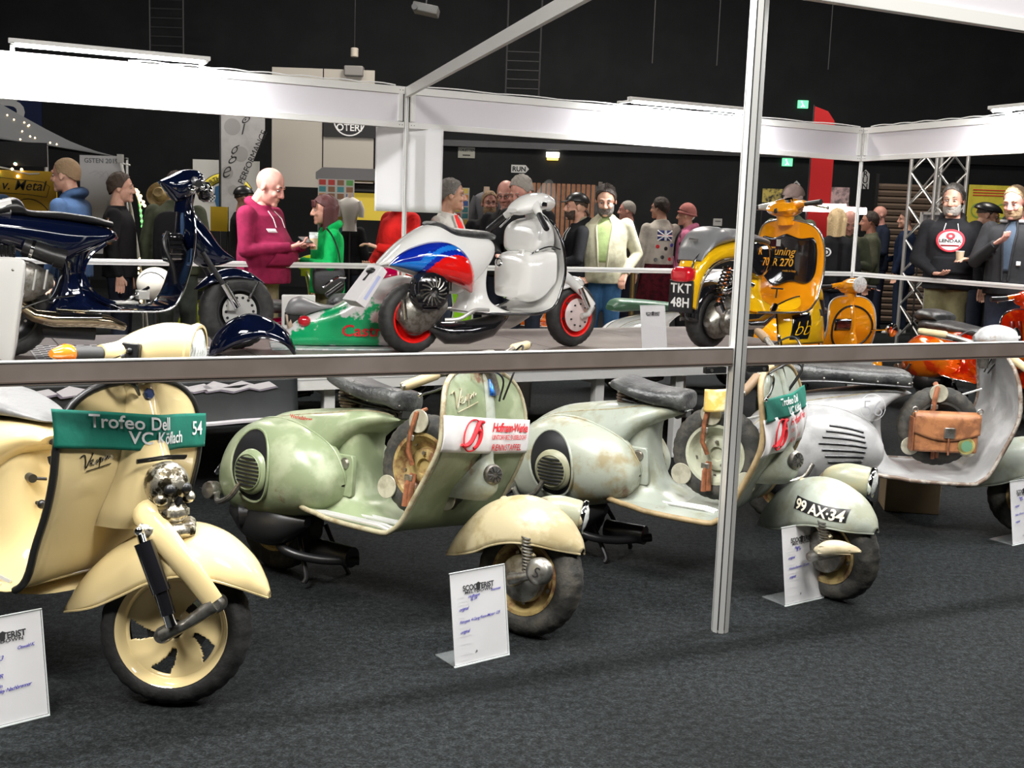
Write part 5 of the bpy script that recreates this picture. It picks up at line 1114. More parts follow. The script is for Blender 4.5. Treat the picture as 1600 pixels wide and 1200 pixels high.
# ---- further scooters on the hall floor
def simple(name, label, F, hd, paint, seatm=leather_b, group='scooters on the floor beyond the podium', **k):
    P = dict(body=paint, cowl=paint, fender=paint, forkm=paint, shieldm=paint, coverm=paint, edge=alu, style='plain', spare=False, saddle='', door=False, bars='', runners=(), horn=False, frim=steel, rrim=steel, er=.007)
    P.update(k); r, sh = classic(name, label, F, hd, P, group)
    O('seat', MB().hull([(-.15, .745), (-.08, .80), (.1, .80), (.3, .785), (.5, .765), (.58, .74)], [(-.15, .70), (-.08, .69), (.1, .70), (.3, .70), (.5, .70), (.575, .705)], [.07, .13, .14, .13, .11, .05], e=.6), seatm, r)
    hs = O('headset', MB().hull([(.83, .97), (.88, 1.02), (.96, 1.05), (1.04, 1.05)], [(.83, .94), (.88, .91), (.96, .91), (1.04, .94)], [.05, .09, .09, .07], e=.8).tube([(.93, 0, .85), (.93, 0, .93)], [.045, .05], 16), k.get('hsm', paint), r)
    O('headlamp', MB().lathe([(.066, -.01), (.07, 0), (.066, .01), (.04, .02), (0, .024)], (1.045, 0, .995), (1, 0, -.05), 24), glass_m, hs)
    for s_ in (-1, 1):
        O('bar_arm', MB().tube([(.92, s_ * .07, .98), (.90, s_ * .18, .97)], [.034, .022], 12), k.get('hsm', paint), hs); O('grip', MB().tube([(.90, s_ * .175, .97), (.87, s_ * .31, .96)], [.018, .02], 12), black, hs); O('brake_lever', MB().curve([(.95, s_ * .14, .975), (.97, s_ * .2, .96), (.94, s_ * .31, .94)], .006), chrome, hs)
    return r, sh
r_, s_h = simple('motor_scooter', 'red and orange flake-painted scooter with stepped black seat behind the silver scooter', (4.05, 8.35), -68, red_flake, group=None, cowl=orange_p, hsm=orange_p, coverm=red_flake, sws=1.15, edge=chrome)
for o_ in r_.children:
    if o_.name.startswith('seat'): o_.location.z = -.07
O('seat_step', MB().hull([(-.20, .77), (-.12, .81), (.0, .805), (.07, .78), (.09, .73)], [(-.20, .71), (-.12, .70), (.0, .71), (.07, .72), (.09, .72)], [.09, .14, .14, .13, .10], e=.6), leather_b, r_)
for y in (-.19, -.12, .12, .19): O('shield_rib', MB().tube([s_h.at(y, lerp(.47, .80, i / 10), .006) for i in range(11)], .022, 8, True, .5), mat('dark_red_flake', (.20, .01, .004), .15, .3, 1.), r_)
r_, s_h = simple('motor_scooter', 'amber yellow scooter with black-lined legshield facing the viewer behind the loose yellow panel', (2.98, 9.35), -68, amber_p, group=None, shieldm=amber_p, sws=.95)
O('shield_stripe', MB().tube([s_h.at(.21 * math.cos(a), .62 + .19 * math.sin(a), .008) for a in [2 * PI * i / 40 for i in range(41)]], .009, 6), black, r_); O('shield_patch', MB().grid(lambda u, v: s_h.at(-.19 + .2 * u, .60 + .10 * v, .008), 8, 4), gloss_black, r_, solid=.003)
q = O('spot_lamp', MB().lathe([(0, -.05), (.04, -.035), (.055, 0), (.058, .01), (.05, .016), (0, .02)], (1.16, .28, .62), (1, 0, 0), 28), chrome, r_); O('lamp_bracket', MB().tube([(1.12, .28, .62), (1.0, .2, .60)], .008), chrome, q)
r_, s_h = simple('motor_scooter', 'white scooter with green seat standing behind the podium, left of the yellow custom scooter', (2.02, 10.08), 25, mat('white_red_trim_paint', (.75, .75, .74), .2, 0, 1.), mat('green_seat_vinyl', (.05, .12, .07), .35), group=None)
simple('motor_scooter', 'lime green scooter partly seen through the white custom scooter', (-.25, 9.35), 20, lime_p, group=None)
simple('motor_scooter', 'orange scooter partly seen beyond the front wheel of the white custom scooter', (.72, 12.7), 25, orange_p, group=None)
simple('motor_scooter', 'yellow-lime scooter partly seen behind the magenta hoodie', (-1.75, 10.6), 15, mat('yellow_lime_paint', (.55, .68, .03), .15, 0, 1.), group=None)
r_, s_h = simple('motor_scooter', 'crimson scooter with black and white race panel behind the paint-splashed one', (-.78, 8.46), 20, mat('crimson_gloss', (.42, .0, .05), .15, 0, 1.), group=None)
O('race_panel', MB().box((.28, -.22, .72), (.24, .02, .26)), white_p, r_, bevel=.02); O('panel_stripe', MB().box((.26, -.233, .68), (.16, .006, .09)).box((.33, -.233, .77), (.12, .006, .05)), black, r_)
# ------------------------------------------------------------------ people
def capsule(b, p0, p1, r0, r1, n=12, fl=1.):
    p0, p1 = Vector(p0), Vector(p1); d = p1 - p0; L = d.length or 1e-4; a = d / L; prof = []
    for k in range(5): t = PI / 2 * (1 - k / 4); prof.append((max(r0 * math.cos(t), .0005), -r0 * math.sin(t)))
    for k in range(5): t = PI / 2 * k / 4; prof.append((max(r1 * math.cos(t), .0005), L + r1 * math.sin(t)))
    b.lathe(prof, p0, a, n); return b
def remesh(mb, vox, smooth=2):
    me = bpy.data.meshes.new('t'); me.from_pydata(mb.v, [], mb.f)
    bm = bmesh.new(); bm.from_mesh(me); bmesh.ops.recalc_face_normals(bm, faces=bm.faces); bm.to_mesh(me); bm.free()
    o = bpy.data.objects.new('t', me); COL.objects.link(o)
    q = o.modifiers.new('r', 'REMESH'); q.mode = 'VOXEL'; q.voxel_size = vox
    if smooth: w = o.modifiers.new('s', 'SMOOTH'); w.iterations = smooth; w.factor = .5
    dg = bpy.context.evaluated_depsgraph_get(); r = bpy.data.meshes.new_from_object(o.evaluated_get(dg))
    bpy.data.objects.remove(o, do_unlink=True)
    m2 = MB(); m2.v = [tuple(v.co) for v in r.vertices]; m2.f = [tuple(p.vertices) for p in r.polygons]; m2.mi = [0] * len(m2.f)
    bpy.data.meshes.remove(r); bpy.data.meshes.remove(me); return m2
SK = {'fair': mat('fair_skin', (.62, .36, .26), .55, col2=(.55, .28, .20), scale=9), 'tan': mat('tan_skin', (.42, .23, .15), .55, col2=(.36, .18, .12), scale=9), 'pink': mat('pink_skin', (.66, .34, .27), .5, col2=(.60, .27, .22), scale=9)}
def cloth(n, c, c2=None, sc=7): return mat(n, c, .85, col2=c2 or tuple(x * .72 for x in c), scale=sc, bump=.35, bscale=14, spec=.2)
ARMS = {  # elbow, wrist, fingertip direction for the left side (y positive), x forward
 'down': ((-.03, .245, 1.13), (.04, .26, .89), (.05, 0, -1)), 'phone': ((.03, .26, 1.12), (.26, .09, 1.16), (.8, -.5, .3)),
 'rail': ((.05, .27, 1.13), (.30, .14, 1.05), (.7, -.6, -.2)), 'chin': ((.10, .25, 1.13), (.24, .08, 1.28), (.3, -.8, .5)),
 'pocket': ((-.07, .29, 1.14), (.10, .20, .96), (.5, -.3, -.8)), 'cup': ((.03, .26, 1.12), (.25, .16, 1.13), (.7, -.6, .1)), 'low': ((.03, .26, 1.12), (.22, .10, 1.0), (.7, -.7, .0))}
def torso_levels(w, belly):
    return [(.90, .115 * w, .155 * w, -.005), (.98, .125 * w + belly * .5, .17 * w, .0 + belly * .3), (1.08, .12 * w + belly, .165 * w + belly * .5, .005 + belly * .6), (1.20, .12 * w + belly * .7, .17 * w, .005 + belly * .4), (1.32, .118 * w, .185 * w, .0), (1.40, .10 * w, .18 * w, -.01), (1.45, .07, .12, -.015), (1.49, .055, .065, -.012)]
def person(label, x, y, face, h=1.76, skin='fair', top=None, topk='hoodie', legs=None, shoes=None, hair='short', hairc=None, arms=('down', 'down'), head=(0, 0), w=1., belly=0., beard=None, inner=None, vox=.011, hs=1., apron=None, group=None, skirt=None, glasses=False, lean=0):
    k = h / 1.76
    root = thing('person', label, 'person', (x, y, 0), R(face), group, lean=0); root.scale = (k, k, k)
    sk = SK[skin]; TL = torso_levels(w, belly)
    def tor(ang, z, lift=0.):
        t = 0
        for i in range(len(TL) - 1):
            if TL[i][0] <= z <= TL[i + 1][0]: t = (i + (z - TL[i][0]) / (TL[i + 1][0] - TL[i][0])) / (len(TL) - 1)
        if z > TL[-1][0]: t = 1
        _, rx, ry, cx = cr(TL, t); return Vector((cx + (rx + lift) * math.cos(ang), (ry + lift) * math.sin(ang), z))
    def tors(b, z0, z1, lift, n=22, m=14):
        b.grid(lambda u, v: tor(2 * PI * u, lerp(z0, z1, v), lift), n, m, True); q = len(b.v) - n * (m + 1)
        b.f += [tuple(q + i for i in range(n)), tuple(q + m * n + i for i in range(n))]; b.mi += [0, 0]
    hip, kn, an = .92, .50, .09
    J = {}
    for s, an_ in ((1, arms[0]), (-1, arms[1])):
        e, wr_, d = ARMS[an_]; f = lambda p: Vector((p[0] + belly * .8 * (p[0] > .1), p[1] * s * (1 + (w - 1) * .6), p[2]))
        J[s] = (Vector((-.01, s * .175 * w, 1.40)), f(e), f(wr_), Vector((d[0], d[1] * s, d[2])).normalized())
    # head frame
    hc = Vector((.025, 0, 1.635)); Mh = Matrix.Translation((.0, 0, 1.53)) @ Matrix.Rotation(R(head[0]), 4, 'Z') @ Matrix.Rotation(R(head[1]), 4, 'Y') @ Matrix.Scale(hs, 4) @ Matrix.Translation((0, 0, -1.53))
    # body
    b = MB(); tors(b, .90, 1.49, 0); capsule(b, (-.012, 0, 1.44), (.0, 0, 1.56), .062, .056)
    for s in (-1, 1):
        S_, E_, W_, D_ = J[s]; capsule(b, S_, E_, .052, .042); capsule(b, E_, W_, .041, .028); capsule(b, (0, s * .085, .92), (.01, s * .095, kn), .085, .055); capsule(b, (.01, s * .095, kn), (-.01, s * .10, an), .055, .038); capsule(b, (-.01, s * .10, an), (.11, s * .115, .05), .04, .035)
    body = remesh(b, .022 if vox < .02 else .03, 2)
    b = MB(Mh)
    b.ball(hc + Vector((-.012, 0, .030)), (.098, .077, .092), 20, 14); b.ball(hc + Vector((.018, 0, -.035)), (.070, .062, .085), 18, 12); b.ball(hc + Vector((.035, 0, -.085)), (.045, .042, .030), 14, 10)
    capsule(b, hc + Vector((.088, 0, .012)), hc + Vector((.106, 0, -.030)), .010, .015); b.ball(hc + Vector((.096, .012, -.036)), .010, 8, 6); b.ball(hc + Vector((.096, -.012, -.036)), .010, 8, 6)
    capsule(b, hc + Vector((.078, -.035, .024)), hc + Vector((.078, .035, .024)), .014, .014, 8); b.ball(hc + Vector((.066, .036, -.03)), (.022, .020, .022), 10, 8); b.ball(hc + Vector((.066, -.036, -.03)), (.022, .020, .022), 10, 8)
    capsule(b, hc + Vector((.082, -.018, -.064)), hc + Vector((.082, .018, -.064)), .0085, .0085, 8); capsule(b, hc + Vector((.080, -.016, -.076)), hc + Vector((.080, .016, -.076)), .009, .009, 8); b.ball(hc + Vector((.072, 0, -.100)), (.022, .026, .020), 10, 8)
    for s in (-1, 1): b.ball(hc + Vector((-.010, s * .078, -.008)), (.019, .010, .032), 10, 8, Matrix.Rotation(R(12 * s), 3, 'X'))
    capsule(b, (-.02, 0, 1.50), hc + Vector((-.02, 0, -.05)), .052, .055)
    hd = remesh(b, vox * .62, 2)
    n0 = len(body.v); body.v += hd.v; body.f += [tuple(i + n0 for i in f) for f in hd.f]
    for s in (-1, 1):
        S_, E_, W_, D_ = J[s]; b = MB(); side = Vector((0, 0, 1)).cross(D_); side = side.normalized() if side.length > .2 else Vector((1, 0, 0)); nrm = D_.cross(side).normalized()
        pc = W_ + D_ * .055
        for q in (-1, 0, 1): capsule(b, W_ + D_ * .01 + side * (q * .012), W_ + D_ * .085 + side * (q * .026), .017, .015, 8)
        for q, L_ in ((-1.5, .060), (-.5, .074), (.5, .078), (1.5, .070)):
            p0 = W_ + D_ * .09 + side * (q * .0215); p1 = p0 + D_ * (L_ * .5) - nrm * .010 * s; p2 = p1 + D_ * (L_ * .34) - nrm * .026 * s
            capsule(b, p0, p1, .0095, .0088, 7); capsule(b, p1, p2, .0088, .0075, 7)
        sd = -1 if s > 0 else 1; t0 = W_ + D_ * .03 + side * (.026 * sd); t1 = t0 + side * (.026 * sd) + D_ * .030 - nrm * .008 * s; t2 = t1 + D_ * .028 + side * (.004 * sd) - nrm * .012 * s
        capsule(b, t0, t1, .013, .011, 7); capsule(b, t1, t2, .011, .0085, 7)
        hh = remesh(b, vox * .55, 1) if vox < .02 else b
        n0 = len(body.v); body.v += hh.v; body.f += [tuple(i + n0 for i in f) for f in hh.f]
    body.mi = [0] * len(body.f)
    B = O('body', body, sk, root, ang=180)
    # eyes, brows
    ew = mat('eye_white', (.42, .38, .36), .5); ed = mat('eye_dark', (.03, .02, .015), .3); hcm = hairc or mat('dark_hair', (.03, .02, .015), .7, bump=.9, bscale=70)
    for s in (-1, 1):
        e_ = O('eye', MB(Mh).ball(hc + Vector((.0785, s * .030, .002)), (.0085, .0125, .0058), 10, 8), ew, root); O('iris', MB(Mh).ball(hc + Vector((.0865, s * .030, .001)), (.0035, .0062, .0052), 8, 6), ed, e_)
        O('eyebrow', MB(Mh).tube([hc + Vector((.088, s * .016, .026)), hc + Vector((.090, s * .030, .031)), hc + Vector((.080, s * .046, .026))], .0042, 6), hcm, root)
    O('mouth', MB(Mh).tube([hc + Vector((.080, -.022, -.070)), hc + Vector((.0915, 0, -.0695)), hc + Vector((.080, .022, -.070))], .0028, 6), mat('lip_line', (.25, .07, .06), .6), root)
    if glasses: O('glasses', MB(Mh).tube([hc + Vector((.098, .03 + .02 * math.cos(a * PI / 8), .002 + .015 * math.sin(a * PI / 8))) for a in range(17)], .002, 5).tube([hc + Vector((.098, -.03 + .02 * math.cos(a * PI / 8), .002 + .015 * math.sin(a * PI / 8))) for a in range(17)], .002, 5).tube([hc + Vector((.1, -.012, .005)), hc + Vector((.1, .012, .005))], .002, 5), black, root)
    def shell(c, r, lim, noise_=.0, n=44, m=18, st=0.):
        """cap of an ellipsoid; lim(azimuth) is the polar angle where it ends (0 = forward)"""
        rnd = random.Random(int(x * 100 + y))
        def fn(u, v):
            a = 2 * PI * u; L0 = lim(a) * (1 + .05 * noise.noise(Vector((math.cos(a) * 6, math.sin(a) * 6, x)))); t = L0 * v + .0005; q = 1 + (noise_ * (noise.noise(Vector((math.cos(a) * 4, math.sin(a) * 4, t * 3 + x))) ) if v > 0 else 0)
            if t > PI / 2:
                o = t - PI / 2; w_ = q * (1 - .20 * o * o); return hc + Vector(c) + Vector((r[0] * w_ * math.cos(a), r[1] * w_ * math.sin(a), -r[2] * o * .95))
            return hc + Vector(c) + Vector((r[0] * q * math.sin(t) * math.cos(a), r[1] * q * math.sin(t) * math.sin(a), r[2] * q * math.cos(t)))
        return MB(Mh).grid(fn, n, m, True)
    hl = lambda f_, b_: (lambda a: lerp(b_, f_, ((1 + math.cos(a)) / 2) ** 1.3) + .34 * math.exp(-((abs((a + PI) % (2 * PI) - PI) - 1.28) / .16) ** 2))
    if hair == 'short': O('hair', shell((-.016, 0, .030), (.106, .086, .104), hl(.90, 2.45), .09), hcm, root, solid=.006, off=-1)
    elif hair == 'buzz': O('hair', shell((-.014, 0, .030), (.101, .0805, .096), hl(.85, 2.35), .02), hcm, root, solid=.004, off=-1)
    elif hair == 'fringe': O('hair_rim', MB(Mh).grid(lambda u, v: hc + Vector((-.016 + .101 * math.cos(1.45 + (2 * PI - 2.9) * u), .0805 * math.sin(1.45 + (2 * PI - 2.9) * u), lerp(.05, -.055, v) * (1 if .06 < u < .94 else .6))), 24, 6), hcm, root, solid=.008, off=0)
    elif hair in ('long', 'bob', 'bun', 'blond'):
        q = O('hair', shell((-.016, 0, .028), (.112, .092, .104), lambda a: lerp(2.35, 1.0, ((1 + math.cos(a)) / 2) ** 1.2), .08), hcm, root, solid=.01, off=-1)
        if hair != 'bun':
            b = MB(Mh)
            L_ = .20 if hair == 'bob' else .34
            b.grid(lambda u, v: hc + Vector((-.03 - .085 * math.cos((u - .5) * 3.6) + .02 * v + (.03 if abs(u - .5) > .4 else 0), .092 * math.sin((u - .5) * 3.6) * (1 - .15 * v), .03 - L_ * v + .01 * math.sin(u * 30))), 20, 8)
            O('hair_length', b, hcm, q, solid=.014)
        else: O('hair_bun', MB(Mh).ball(hc + Vector((-.10, 0, .09)), (.045, .045, .04)), hcm, q)
        if hair == 'bob': O('hair_fringe', MB(Mh).grid(lambda u, v: hc + Vector((.06 + .036 * math.cos((u - .5) * 2.2), .062 * math.sin((u - .5) * 2.6), .088 - .062 * v)), 12, 4), hcm, q, solid=.008)
    elif hair == 'beanie':
        q = O('beanie', shell((-.016, 0, .030), (.110, .090, .125), (lambda a: lerp(1.85, 1.15, (1 + math.cos(a)) / 2)), .02), cloth('pink_knit', (.52, .20, .18)), root, solid=.006); O('beanie_cuff', MB(Mh).tube([hc + Vector((-.016 + .108 * math.cos(a), .089 * math.sin(a), .045 - .022 * (1 - math.cos(a)))) for a in [2 * PI * i / 24 for i in range(25)]], .014, 8), MATS['pink_knit'], q)
    elif hair in ('cap', 'flatcap', 'beret'):
        cm = {'cap': black, 'flatcap': cloth('brown_tweed', (.10, .07, .06)), 'beret': black}[hair]
        O('hair', shell((-.014, 0, .026), (.100, .080, .095), hl(1.0, 1.95), .0), hcm, root)
        q = O('cap', shell((-.014, 0, .035), (.112, .094, .100) if hair != 'beret' else (.135, .12, .085), (lambda a: lerp(1.55, 1.35, (1 + math.cos(a)) / 2)), .0), cm, root, solid=.005)
        if hair != 'beret': O('cap_peak', MB(Mh).grid(lambda u, v: hc + Vector((.075 + (.075 if hair == 'cap' else .045) * v * math.cos((u - .5) * 2.0), .078 * math.sin((u - .5) * 2.4), .062 - .022 * v)), 12, 5), cm, q, solid=.006)
    if beard is not None:
        def bf(u, v):
            a = (u - .5) * 2.9; zz = lerp(-.028 - .022 * math.cos(a) ** 2, -.118, v); rr = 1.0 - .22 * max(0, (v - .6)) / .4
            return hc + Vector((.010 + .078 * math.cos(a) * rr * (1.02 if v > .3 else 1), .0665 * math.sin(a) * rr, zz))
        O('beard', MB(Mh).grid(bf, 18, 8), beard, root, solid=.006); O('moustache', MB(Mh).tube([hc + Vector((.078, -.028, -.066)), hc + Vector((.094, -.01, -.054)), hc + Vector((.094, .01, -.054)), hc + Vector((.078, .028, -.066))], .006, 7), beard, root)
    # trousers and shoes
    lm_ = legs or cloth('dark_jeans', (.02, .025, .04))
    if legs is not False:
        b = MB(); tors(b, .86 if True else .9, 1.0, .010) if False else None
        b.grid(lambda u, v: Vector((TL[0][3] + (TL[0][1] + .012) * math.cos(2 * PI * u), (TL[0][2] + .012) * math.sin(2 * PI * u), lerp(.86, 1.02, v))), 20, 4, True); q = len(b.v) - 100
        b.f += [tuple(q + i for i in range(20)), tuple(q + 80 + i for i in range(20))]; b.mi += [0, 0]
        for s in (-1, 1): capsule(b, (0, s * .085, .90), (.012, s * .098, kn), .103, .078); capsule(b, (.012, s * .098, kn), (-.005, s * .105, .10), .076, .068)
        O('trousers', remesh(b, .02, 2), lm_, root, ang=180)
    shm = shoes or black
    for s in (-1, 1):
        b = MB(); b.hull([(-.075, .04), (-.06, .10), (.0, .11), (.09, .075), (.17, .055), (.20, .03)], [(-.075, .01), (-.06, .0), (.0, .0), (.09, .0), (.17, .0), (.20, .012)], [.02, .04, .045, .05, .045, .02], n=14, m=12, y0=s * .108, e=.7); O('shoe', b, shm, root)
    # upper garment
    tm = top or cloth('black_cotton', (.015, .015, .018))
    b = MB(); z0 = .86 if topk != 'short' else .95
    tors(b, .90, 1.485, .020)
    b.grid(lambda u, v: Vector((TL[1][3] + (TL[1][1] + .028) * math.cos(2 * PI * u), (TL[1][2] + .022) * math.sin(2 * PI * u), lerp(z0, .97, v))), 22, 3, True); q = len(b.v) - 88
    b.f += [tuple(q + i for i in range(22)), tuple(q + 66 + i for i in range(22))]; b.mi += [0, 0]
    for s in (-1, 1):
        S_, E_, W_, D_ = J[s]; capsule(b, S_, E_, .068 * w, .058); capsule(b, E_, W_ - (W_ - E_) * .06, .057, .042)
    if topk in ('hoodie', 'hoodjacket'):
        for i in range(14):
            a = 2 * PI * i / 14; a2 = 2 * PI * (i + 1) / 14
            f = lambda a: (-.020 - .085 * math.cos(a) * (1.0 if math.cos(a) > 0 else .75), .092 * math.sin(a), 1.488 + .030 * math.cos(a))
            capsule(b, f(a), f(a2), .030 + .012 * math.cos(a), .030 + .012 * math.cos(a2), 8)
    elif topk == 'jacket':
        for i in range(12):
            a = .5 + (2 * PI - 1.) * i / 12; a2 = .5 + (2 * PI - 1.) * (i + 1) / 12; f = lambda a: (-.008 + .072 * math.cos(a), .075 * math.sin(a), 1.485 - .015 * math.cos(a)); capsule(b, f(a), f(a2), .018, .018, 8)
    g = O({'hoodie': 'hooded_sweatshirt', 'hoodjacket': 'hooded_jacket', 'jacket': 'jacket', 'sweater': 'sweater', 'short': 'jacket'}[topk], remesh(b, vox * 1.15, 2), tm, root, ang=180)
    for s in (-1, 1):
        S_, E_, W_, D_ = J[s]; d_ = (W_ - E_).normalized(); O('cuff', MB().cyl(W_ - d_ * .03, W_ + d_ * .004, .042, .038, 14), tm, g)
    if topk == 'hoodie':
        for s in (-1, 1): O('drawstring', MB().tube([tor(s * .30, 1.44, .028), tor(s * .26, 1.38, .030), tor(s * .27, 1.31, .030)], .0035, 5), white_al, g)
        O('front_pocket', MB().grid(lambda u, v: tor((u - .5) * (1.9 - .7 * v), 1.0 + .15 * v, .033), 12, 6), tm, g, solid=.006)
    if inner is not None:
        O('shirt_front', MB().grid(lambda u, v: tor((u - .5) * (.70 if topk != 'hoodjacket' else .5) * (.45 + .55 * v), lerp(1.06, 1.475, v), .0275), 12, 18), inner, root, solid=.002)
        for s in (-1, 1): O('lapel', MB().tube([tor(s * .5 * (.70 if topk != 'hoodjacket' else .5) * (.45 + .55 * v), lerp(.98, 1.47, v), .030) for v in [i / 10 for i in range(11)]], .010, 6), tm, g)
    if skirt is not None:
        O('kilt', MB().grid(lambda u, v: Vector(((lerp(.17, .235, v) + .008 * math.sin(u * 2 * PI * 14)) * math.cos(2 * PI * u), (lerp(.19, .26, v) + .008 * math.sin(u * 2 * PI * 14)) * math.sin(2 * PI * u), lerp(1.0, .5, v))), 84, 8, True), skirt, root, solid=.004)
    return root, g, tor, Mh, J
def chest_text(g, tor, s, size, z, m, back=False, a0=0., lift=.029, **k):
    r0 = .19
    return text(s, size, m, g, lambda a, b: tor((PI if back else 0) + a0 + a / r0, z + b, lift), **k)
def disc_print(g, tor, z, r, m, ang=0., lift=.028, name='print_disc', ri=0.):
    return O(name, MB().grid(lambda u, v: tor(ang + lerp(ri, r, v) * math.cos(2 * PI * u) / .19, z + lerp(ri, r, v) * math.sin(2 * PI * u), lift), 30, 4, True), m, g, solid=.001)

navy_c = cloth('navy_fleece', (.012, .028, .062)); mag = cloth('magenta_fleece', (.24, .012, .055)); grn = cloth('bright_green_softshell', (.0, .40, .09)); blk = cloth('black_fleece', (.012, .012, .014))
grey_hair = mat('grey_hair', (.30, .28, .25), .8, bump=.9, bscale=70); brown_hair = mat('brown_hair', (.05, .03, .02), .7, bump=.9, bscale=70); sandy = mat('sandy_hair', (.30, .20, .11), .8, bump=.9, bscale=70); dark_hair = mat('dark_hair', (.03, .02, .015), .7, bump=.9, bscale=70); redbrown = mat('auburn_hair', (.07, .015, .015), .6); blond = mat('blond_hair', (.65, .48, .26), .7, bump=.9, bscale=70); salt = mat('salt_pepper_hair', (.12, .11, .10), .8, bump=.9, bscale=70)
redc = cloth('red_sweater', (.55, .01, .008)); beige = cloth('beige_canvas', (.44, .42, .30)); khaki = cloth('khaki_cotton', (.27, .22, .14)); jeans = cloth('blue_jeans', (.03, .09, .19)); olive = cloth('olive_cotton', (.17, .16, .085)); pinkc = cloth('pink_leopard', (.55, .17, .28)); denimw = cloth('pale_denim', (.50, .46, .40)); maroon = cloth('maroon_tartan', (.08, .005, .012), (.03, .004, .006), 20); lightj = cloth('light_grey_jacket', (.50, .48, .44)); darkgreen = cloth('dark_olive_jacket', (.07, .08, .05))

person('person in navy hoodie with buzz-cut sandy hair, looking left under the fascia', -3.50, 8.75, 172, 1.78, 'fair', navy_c, 'hoodie', hair='buzz', hairc=sandy, arms=('down', 'low'), head=(0, 2), hs=1.06)
person('person with dark wavy hair smiling to the right, behind the one in navy hoodie', -3.42, 9.6, 10, 1.71, 'fair', blk, 'sweater', hair='short', hairc=brown_hair, arms=('down', 'down'), hs=1.04)
person('person in blue hoodie cut off by the left edge, back turned', -4.22, 8.75, 120, 1.80, 'fair', cloth('blue_fleece', (.015, .04, .09)), 'hoodie', hair='buzz', hairc=brown_hair, arms=('down', 'down'))
person('person in olive jacket with a backpack, behind the navy scooter handlebar', -3.02, 9.9, 95, 1.76, 'fair', darkgreen, 'jacket', legs=cloth('grey_work_trousers', (.06, .07, .06)), hair='short', hairc=brown_hair, arms=('down', 'down'), w=1.1)
person('person in black cap and black clothes before the crest banner', -2.95, 12.0, 20, 1.70, 'tan', blk, 'sweater', hair='cap', arms=('rail', 'rail'), vox=.014)
P6 = person('bald heavy-set person in magenta hoodie looking down at a phone', -2.08, 9.10, -18, 1.76, 'pink', mag, 'hoodie', legs=khaki, hair='bald', arms=('phone', 'phone'), head=(4, 22), w=1.22, belly=.07, hs=1.20)
for k_ in range(7): O('chest_print', MB().grid(lambda u, v: P6[2](-.72 + k_ * .055 + .04 * u, 1.27 + .03 * v, .030), 3, 2), whiteprint, P6[1], solid=.001)
P7 = person('person in bright green jacket with dark bob and black shoulder bag, facing left', -1.61, 9.5, 200, 1.57, 'fair', grn, 'hoodjacket', legs=olive, hair='bob', hairc=redbrown, arms=('phone', 'down'), head=(0, 5), w=1.12, hs=1.12)
person('person in red sweater whose head is hidden by the white hanging panel', -1.05, 9.95, 215, 1.76, 'fair', redc, 'sweater', hair='short', hairc=brown_hair, arms=('phone', 'low'), w=1.18)
person('person in light grey jacket over a red shirt, face turned right', -.62, 10.0, -25, 1.75, 'tan', lightj, 'jacket', inner=redc, hair='short', hairc=salt, arms=('down', 'down'), head=(30, 0), hs=1.14)
person('small person in black seen from behind, before the postcard panel', -1.92, 12.6, 80, 1.58, 'fair', blk, 'sweater', hair='short', hairc=brown_hair, arms=('down', 'down'), vox=.014)
person('grey-haired person bending forward behind the white scooter headset', .08, 10.7, -110, 1.86, 'pink', blk, 'jacket', hair='short', hairc=grey_hair, arms=('rail', 'rail'), head=(-20, 30), w=1.1, hs=1.12)
person('bald person with glasses in black jacket beside the grey-haired one', -.11, 11.1, -95, 1.82, 'pink', blk, 'jacket', hair='fringe', hairc=grey_hair, arms=('down', 'down'), head=(-10, 15), glasses=True, hs=1.08)
person('red-haired bearded person with sunglasses, left of the bald one', -.30, 11.6, -80, 1.73, 'pink', blk, 'sweater', hair='short', hairc=sandy, beard=sandy, arms=('down', 'down'), glasses=True, vox=.014)
P12 = person('bearded person in black cap and black hoodie seen in profile right of the white scooter', .58, 10.8, 190, 1.70, 'fair', blk, 'hoodie', hair='cap', hairc=brown_hair, beard=brown_hair, arms=('rail', 'phone'), hs=1.08)
person('small person with glasses far behind, beside the slatted partition', .78, 13.6, -100, 1.63, 'tan', blk, 'sweater', hair='short', hairc=brown_hair, glasses=True, vox=.016)
P13 = person('dark-haired bearded person in beige jacket and blue jeans looking down at the podium', .84, 10.75, -97, 1.79, 'fair', beige, 'jacket', legs=jeans, inner=cloth('pale_green_shirt', (.30, .38, .16)), hair='short', hairc=dark_hair, beard=salt, arms=('pocket', 'pocket'), head=(0, 20), w=1.13, belly=.03, hs=1.14)
person('grey-haired person in dark leather jacket standing behind the beige jacket', 1.36, 13.8, 170, 1.74, 'pink', mat('dark_leather_jacket', (.03, .035, .045), .4, bump=.2), 'jacket', hair='buzz', hairc=grey_hair, arms=('low', 'low'), vox=.014)
P15 = person('person in pale denim jacket with a flag patch and maroon kilt, back turned', 1.66, 13.0, 105, 1.77, 'fair', denimw, 'jacket', legs=blk, hair='short', hairc=dark_hair, arms=('down', 'down'), skirt=maroon, head=(40, 0), vox=.014)
g15, t15 = P15[1], P15[2]
fl = O('flag_patch', MB().grid(lambda u, v: t15(PI + lerp(-.42, .42, u), lerp(1.27, 1.385, v), .030), 10, 4), mat('flag_blue', (.02, .03, .15), .8), g15, solid=.001)
